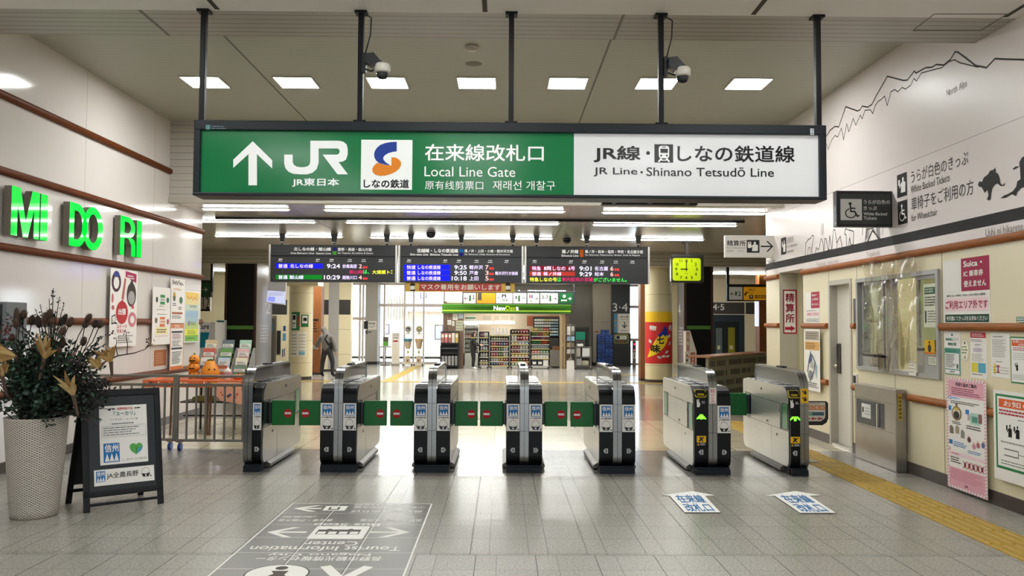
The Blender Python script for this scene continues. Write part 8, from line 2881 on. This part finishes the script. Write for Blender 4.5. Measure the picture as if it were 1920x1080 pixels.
# notices on the wooden panel
for q, c_, lb in (((834, 587, 839, 590), '#d9d6ce', 'tiny white note highest on the wooden shop corner'), ((833.5, 592, 839, 599), '#d3c0ba', 'small pinkish note on the wooden shop corner'), ((833, 600, 846, 609), '#d6d3cc', 'wide white note on the wooden shop corner'), ((849, 588, 858, 600), '#d3d0c4', 'upright cream note on the wooden shop corner'), ((859.5, 587, 868, 597), '#b9c6cf', 'bluish note at the door side of the wooden shop corner'), ((847.5, 602, 852, 611), '#cfcbc4', 'narrow grey note on the wooden shop corner'), ((855, 601, 868, 620), '#b5b49a', 'large olive edged poster on the wooden shop corner')):
    mb = MB()
    P = front(mb, YSH + .047)
    P.rect(q, ink(c_), 0, True); P.rows((q[0] + 1, q[1] + 1.5, q[2] - 1, q[3] - 1), 3, ink('#8a8a86'), 1, .3, True)
    c = at((q[0] + q[2]) / 2, q[3], YSH + .047)
    tag(mb.build('notice', None, tuple(c)), lb, 'notice', 'notices on the wooden shop corner')
# inside shelves
def back_shelf(label, px0, px1, ys, Y, m, where, shape, cols, n, word, hp):
    a, b = at(px0, 600, Y).x, at(px1, 600, Y).x
    t = thing('shelf_unit', label, 'shelf', ((a + b) / 2, Y, 0))
    mb = MB()
    mb.box(a, b, Y + .3, Y + .33, 0, at(950, ys[0] - 8, Y).z, m)
    for x in (a, b - .03):
        mb.box(x, x + .03, Y, Y + .3, 0, at(950, ys[0] - 8, Y).z, m)
    mb.box(a, b, Y, Y + .3, 0, max(.05, at(950, ys[-1] + 4, Y).z), m)
    mb.build('frame', t)
    for r_, y in enumerate(ys):
        z = at(950, y, Y).z
        mb = MB()
        mb.box(a + .03, b - .03, Y, Y + .3, z - .02, z, m)
        mb.build('shelf', t)
        goods(a + .04, b - .04, z + .001, Y + .08, n, shape, cols[r_ % len(cols)], hp / 50, where, r_, word)
back_shelf('white shelf unit of drinks at the back of the shop behind the visitor', 870, 898, [615, 624, 633, 641, 650, 658], 31.4, M('#dedbd4', .5), 'the white drinks shelf', 'bottle', [['#2f3238', '#5a4636'], ['#5a4636', '#8f3a44'], ['#b5472f', '#5a4636'], ['#2f3238', '#b9bcc2']], 7, 'sauce bottle', 6)
back_shelf('dark cigarette shelf with tiny packets at the back of the shop', 1000, 1049, [601.5, 607, 612.5, 618, 623.5, 629], 31.6, M('#2a2320', .5), 'the dark cigarette shelf', 'box', [['#e6e4df', '#c9a84a', '#b9bcc2'], ['#e6e4df', '#b9bcc2', '#5a9ab0'], ['#b9bcc2', '#d9d2c4', '#4a5f8a'], ['#d9d2c4', '#4a5f8a', '#5a9ab0']], 10, 'cigarette packet', 3.6)
mb = MB()
a, b = at(1033, 657, 29.6), at(1061, 690, 29.6)
mb.bbox(a.x, b.x, 29.6, 30.1, .06, a.z, M('#9a948a', .4), .006)
mb.box(a.x + .05, b.x - .05, 29.65, 30.05, 0, .06, M('#33302c', .5))
tag(mb.build('shop_counter', None, ((a.x + b.x) / 2, 29.8, 0)), 'grey shop counter beside the rack of cans', 'counter')
zc = a.z
mb = MB()
x = at(1043, 655, 29.75).x
mb.bbox(x - .12, x + .1, 29.7, 29.95, zc, zc + .14, M('#8a5a34', .5), .006)
tag(mb.build('counter_box', None, (x, 29.8, zc)), 'brown box on the grey shop counter', 'box')
mb = MB()
x = at(1054, 655, 29.75).x
mb.lathe([(0, 0), (.05, 0), (.02, .03), (.02, .16), (.0, .16)], (x, 29.8, zc), M('#3a3a3a', .5), 12)
mb.lathe([(.08, .15), (.03, .26), (0, .26)], (x, 29.8, zc), M('#d9c9b0', .5), 12)
tag(mb.build('table_lamp', None, (x, 29.8, zc)), 'small pale shaded lamp on the grey shop counter', 'lamp')
for px_, lb in ((1053.5, 'pale wooden post nearest the shop counter'), (1060.5, 'pale wooden post at the shop door jamb')):
    mb = MB()
    x = sxx(px_)
    mb.box(x - .05, x + .05, YSH + .26, YSH + .36, 0 if px_ > 1055 else 0, 2.24, M('#d3b98f', .5))
    tag(mb.build('door_post', None, (x, YSH + .3, 0)), lb, 'post')
# card rack, bag, trolley
mb = MB()
CR = 28.7
t = thing('card_rack', 'tall thin rack hung with small grey goods outside the shop door', 'rack', (at(1070, 690, CR).x, CR, 0))
x = at(1070, 650, CR).x
zz = lambda y: at(1069, y, CR).z
mb.tube([(x, CR, 0), (x, CR, zz(607))], .015, M('#8d8880', .4), 8)
mb.lathe([(0, .02), (.14, .02), (.15, 0)], (x, CR, 0), M('#5a5650', .4), 16)
for y in (609, 619, 627, 638, 650, 662):
    mb.tube([(x - .14, CR, zz(y)), (x + .14, CR, zz(y))], .008, M('#a9a6a0', .4), 6)
mb.build('stand', t)
k = 0
for y, cs_ in ((619, ('#d6d3cc', '#b9b6b0')), (627, ('#c9c7c2', '#7a7672')), (638, ('#7a9ab0', '#8db0c6')), (650, ('#8a7a5a', '#6a5a48')), (662, ('#a9a59c', '#8d8a84'))):
    for j, c_ in enumerate(cs_):
        mb = MB()
        xx = x - .07 + j * .14
        mb.bbox(xx - .055, xx + .055, CR - .04, CR - .01, zz(y) - .02, zz(y) + .13, M(c_, .5), .004)
        tag(mb.build('hanging_pack', None, (xx, CR - .03, zz(y))), '%s pack, %s on the thin rack outside the shop' % (['white', 'pale grey', 'light grey', 'mid grey', 'blue', 'sky blue', 'tan', 'brown', 'stone', 'ash grey'][k], ['upper tier', 'upper tier', 'second tier', 'second tier', 'third tier', 'third tier', 'fourth tier', 'fourth tier', 'lowest tier', 'lowest tier'][k]), 'pack', 'packs on the thin rack')
        k += 1
mb = MB()
x = at(1069.5, 690, 28.42).x
zz2 = lambda y: at(1069, y, 28.42).z
mb.prism([(x - .13, 0), (x + .13, 0), (x + .12, zz2(676)), (x - .12, zz2(676))], 28.35, 28.48, 1, M('#d3cfc6', .6))
for s_ in (28.37, 28.46):
    mb.tube([(x - .06, s_, zz2(676)), (x - .04, s_, zz2(672)), (x + .04, s_, zz2(672)), (x + .06, s_, zz2(676))], .006, ink('#b9b4aa'), 6)
tag(mb.build('paper_bag', None, (x, 28.42, 0)), 'white paper carrier bag on the floor outside the shop door', 'bag')
Y = 28.9
t = thing('trolley', 'grey wire trolley with bags and papers outside the shop', 'trolley', (at(1092, 690, Y).x, Y, 0))
a, b = at(1079, 650, Y), at(1107, 692, Y)
mb = MB()
for x in (a.x, b.x):
    for y in (Y - .2, Y + .2):
        mb.tube([(x, y, .04), (x, y, at(1090, 650, Y).z)], .014, M('#7d7a74', .4, .4), 6)
for z in (.12, .42, at(1090, 650, Y).z):
    mb.box(a.x, b.x, Y - .2, Y + .2, z - .012, z, M('#7d7a74', .4, .4))
for x in (a.x, b.x):
    mb.tube([(x, Y - .2, .03), (x, Y - .17, .03)], .03, BLACK, 8)
mb.build('frame', t)
zt3 = at(1090, 650, Y).z
for k, (x0, x1, z0, z1, c_, lb) in enumerate(((.02, .16, .43, .75, '#9a9186', 'taupe folder in the grey trolley'), (.22, .48, .43, .74, '#c3c3bf', 'pale printed sheet pack in the grey trolley'), (.02, .2, .13, .38, '#8d8a85', 'grey pouch low in the grey trolley'), (.14, .45, .13, .3, '#cfc7b2', 'cream cloth bag low in the grey trolley'))):
    mb = MB()
    dy = .14 if k == 3 else 0
    mb.bbox(a.x + x0, a.x + x1, Y - .18 + dy, Y - .08 + dy, z0, z1, M(c_, .6), .02)
    tag(mb.build('packet', None, (a.x + (x0 + x1) / 2, Y - .13, z0)), lb, 'packet')
mb = MB()
x = a.x + .14
mb.bbox(x - .1, x + .12, Y - .15, Y + .05, zt3, zt3 + .1, M('#d6d3cb', .5), .03)
mb.ball((x, Y - .05, zt3 + .13), .05, M('#3a3a3a', .5), 10)
tag(mb.build('cloth_bundle', None, (x, Y - .05, zt3)), 'white and dark bundle lying on top of the grey trolley', 'bundle')
# door with green poster behind trolley
Y = YG + .29
mb = MB()
P = front(mb, Y)
a, b = at(1077, 613, Y), at(1105, 684, Y)
mb.box(a.x, b.x, Y, Y + .02, 0, a.z, M('#33302c', .4))
P = front(mb, Y - .001)
P.rect((1079, 622, 1097, 637), M('#1f9a78', .4, 0, .15), 1, True); P.rect((1079, 637, 1097, 650), ink('#8a8f90'), 1, True); P.rect((1080, 638, 1090, 641), ink('#a88a90'), 2, True)
P.frame((a.x, 0, b.x, a.z), .06, M('#57534c', .4), 1)
struct(mb, 'door_3', 'dark door with a bright green poster behind the trolley')

# ================================================================== people
def skin_body(nodes, links, sub_=1):
    """one smooth body grown round a stick figure; nodes: name -> (place, radius), first node is the pelvis"""
    names = list(nodes)
    me = bpy.data.meshes.new('body')
    me.from_pydata([tuple(nodes[n][0]) for n in names], [(names.index(a), names.index(b)) for a, b in links], [])
    o = bpy.data.objects.new('body', me)
    COL.objects.link(o)
    sk = o.modifiers.new('skin', 'SKIN')
    sk.use_smooth_shade = True
    for i, n in enumerate(names):
        r = nodes[n][1]
        me.skin_vertices[0].data[i].radius = r if isinstance(r, tuple) else (r, r)
    me.skin_vertices[0].data[0].use_root = True
    sb = o.modifiers.new('sub', 'SUBSURF')
    sb.levels = sub_
    sb.render_levels = sub_
    dg = bpy.context.evaluated_depsgraph_get()
    m2 = bpy.data.meshes.new_from_object(o.evaluated_get(dg))
    vs = [v.co.copy() for v in m2.vertices]
    fs = [tuple(p.vertices) for p in m2.polygons]
    bpy.data.objects.remove(o)
    bpy.data.meshes.remove(m2)
    return vs, fs
def person(label, foot, S, face, sk_m, top_m, leg_m, shoe_m, hair_m, arms, lean=(0, 0), head_off=(0, 0), stance=.13, hood=False, name='person'):
    """S: standing height; face: direction angle; arms: elbow and hand offsets from each shoulder as fractions of S in (side, fwd, up)"""
    t = thing(name, label, 'person', tuple(foot), 0)
    c_, s_ = math.cos(face), math.sin(face)
    fw, sd = V(c_, s_, 0), V(s_, -c_, 0)         # forward, right hand side
    def Pn(side, fwd, up):
        return sd * (side * S) + fw * (fwd * S) + V(0, 0, up * S)
    lx, lf = lean
    N = {
        'pelvis': (Pn(lx * .1, 0, .52), (.088 * S, .066 * S)), 'waist': (Pn(lx * .35, lf * .3, .60), (.078 * S, .058 * S)), 'chest': (Pn(lx * .7, lf * .7, .72), (.092 * S, .062 * S)), 'neck': (Pn(lx, lf, .825), .034 * S),
        'chin': (Pn(lx + head_off[0] * .5, lf + head_off[1] * .5 + .015, .865), .042 * S), 'head': (Pn(lx + head_off[0], lf + head_off[1] + .01, .915), (.052 * S, .06 * S)), 'crown': (Pn(lx + head_off[0] * 1.2, lf + head_off[1], .96), (.045 * S, .052 * S)),
        'nose': (Pn(lx + head_off[0] * .9, lf + head_off[1] + .072, .905), .01 * S)}
    Lk = [('pelvis', 'waist'), ('waist', 'chest'), ('chest', 'neck'), ('neck', 'chin'), ('chin', 'head'), ('head', 'crown'), ('head', 'nose')]
    for i, sg in enumerate((-1, 1)):
        q = 'LR'[i]
        hip, knee, ank, toe = Pn(sg * .055 + lx * .05, 0, .49), Pn(sg * (.05 + stance * .3), .02, .28), Pn(sg * stance * .6, 0, .05), Pn(sg * (stance * .6 + .01), .085, .018)
        N['hip' + q] = (hip, .055 * S); N['knee' + q] = (knee, .038 * S); N['ank' + q] = (ank, .024 * S); N['toe' + q] = (toe, .016 * S)
        Lk += [('pelvis', 'hip' + q), ('hip' + q, 'knee' + q), ('knee' + q, 'ank' + q), ('ank' + q, 'toe' + q)]
        sh = N['chest'][0] + Pn(sg * .105, 0, .055)
        el = sh + Pn(*arms[i][0]); ha = el + Pn(*arms[i][1]); fi = ha + (ha - el).normalized() * .05 * S
        N['sh' + q] = (sh, .03 * S); N['el' + q] = (el, .026 * S); N['ha' + q] = (ha, .017 * S); N['fi' + q] = (fi, .012 * S)
        Lk += [('chest', 'sh' + q), ('sh' + q, 'el' + q), ('el' + q, 'ha' + q), ('ha' + q, 'fi' + q)]
        for j in range(3):
            f2 = fi + ((ha - el).normalized() * .025 + V(0, 0, (j - 1) * .014)) * S
            N['f%s%d' % (q, j)] = (f2, .006 * S)
            Lk.append(('fi' + q, 'f%s%d' % (q, j)))
    B0 = Vector(foot)
    vs, fs = skin_body(N, Lk, 2)
    nrm = [V(0, 0, 0) for _ in vs]
    for f in fs:
        g = (vs[f[1]] - vs[f[0]]).cross(vs[f[2]] - vs[f[0]])
        for k in f:
            nrm[k] += g
    nrm = [g.normalized() for g in nrm]
    def near(p):
        best = None
        for a, b in Lk:
            A, B = N[a][0], N[b][0]
            u = max(0, min(1, (p - A).dot(B - A) / (B - A).length_squared))
            d = (p - A - (B - A) * u).length
            if best is None or d < best[0]:
                best = (d, a, b, u)
        return best
    kind = []
    for f in fs:
        c = sum((vs[k] for k in f), V(0, 0, 0)) / len(f)
        _, a, b, u = near(c)
        rel = (c - N['head'][0]).dot(fw)
        k = set()
        if b in ('waist', 'chest', 'shL', 'shR', 'elL', 'elR') or (b in ('haL', 'haR') and u < .85) or (b == 'neck' and u < .7) or (b in ('hipL', 'hipR') and u < .3):
            k.add('jacket')
        if b in ('hipL', 'hipR', 'kneeL', 'kneeR', 'ankL', 'ankR') or (b == 'waist' and u < .4):
            k.add('trousers')
        if b in ('toeL', 'toeR') or (b in ('ankL', 'ankR') and u > .93):
            k.add('shoe')
        if b in ('head', 'crown', 'chin') and (rel < .012 * S or (b == 'crown' and u > .5)) or (hood and b in ('neck', 'chin') and rel < .03 * S):
            k.add('hood' if hood else 'hair')
        kind.append(k)
    def layer(nm, m, off, par=t, **kw):
        ids = [f for f, k in zip(fs, kind) if nm in k]
        use = sorted({k for f in ids for k in f})
        ix = {k: i for i, k in enumerate(use)}
        mb = MB()
        mb.add([B0 + vs[k] + nrm[k] * off * S for k in use], [tuple(ix[k] for k in f) for f in ids], m, True)
        return mb.build(nm, par, **kw)
    mb = MB()
    mb.add([B0 + p for p in vs], fs, sk_m, True)
    mb.build('body', t)
    layer('trousers', leg_m, .009)
    layer('jacket', top_m, .016)
    layer('shoe', shoe_m, .01)
    layer('hood' if hood else 'hair', top_m if hood else hair_m, .014)
    return t, N, B0, fw, sd
HOOD, DTR = M('#6d6a67', .8), M('#2e2d2e', .8)
f0 = fl(613, 706)
S = 1.48
t, N, B0, fw, sd = person('person in a grey hooded top leaning aside and holding a paper by the wooden panel', (f0.x, f0.y, 0), S, math.radians(75), M('#b98f78', .6), HOOD, DTR, BLACK, M('#1c1714', .7),
    (((-.09, .03, -.13), (-.07, .09, -.07)), ((.06, .0, -.16), (.02, .03, -.15))), lean=(-.05, .03), head_off=(-.075, .02), stance=.19, hood=True)
mb = MB()
p = B0 + N['fiL'][0]
mb.add([p + V(-.12, -.01, -.02), p + V(.06, -.02, -.06), p + V(.07, -.01, -.01), p + V(-.1, 0, .1)], [(0, 1, 2, 3)], M('#8d8a84', .6))
mb.add([p + V(-.12, .0, -.02), p + V(.06, -.01, -.06), p + V(.07, .0, -.01), p + V(-.1, .01, .1)], [(3, 2, 1, 0)], M('#8d8a84', .6))
tag(mb.build('leaflet', None, tuple(p)), 'grey folded paper in the hand of the person in the hooded top', 'paper')
mb = MB()
ch_ = B0 + N['chest'][0]
mb.tube([ch_ + sd * .08 - fw * .09 + V(0, 0, .14), ch_ + sd * .02 - fw * .125, ch_ + sd * .15 - fw * .1 + V(0, 0, -.16), ch_ + sd * .17 - fw * .06 + V(0, 0, -.22)], [.02, .03, .03, .02], BLACK, 6)
mb.bbox(-.05, .05, -.03, .05, -.1, .1, BLACK, .02, mx=Matrix.Translation(ch_ + sd * .17 - fw * .06 + V(0, 0, -.2)))
mb.build('shoulder_bag', t)
f1 = fl(886.5, 692.5)
S = 1.3
t, N, B0, fw, sd = person('person in a dark jacket with a lime collar choosing goods at the shop rack', (f1.x, f1.y, 0), S, math.radians(8), M('#c09a84', .6), M('#1d1718', .8), M('#121114', .8), M('#d6d3ce', .5), M('#14100e', .7),
    (((-.02, .06, -.14), (.0, .14, -.0)), ((.02, .05, -.14), (.0, .14, -.01))), stance=.07)
mb = MB()
nk = B0 + N['neck'][0]
mb.lathe([(.06, -.03), (.07, -.015), (.065, .0), (.055, .0)], nk, M('#a9b93a', .6), 14)
mb.build('collar', t)
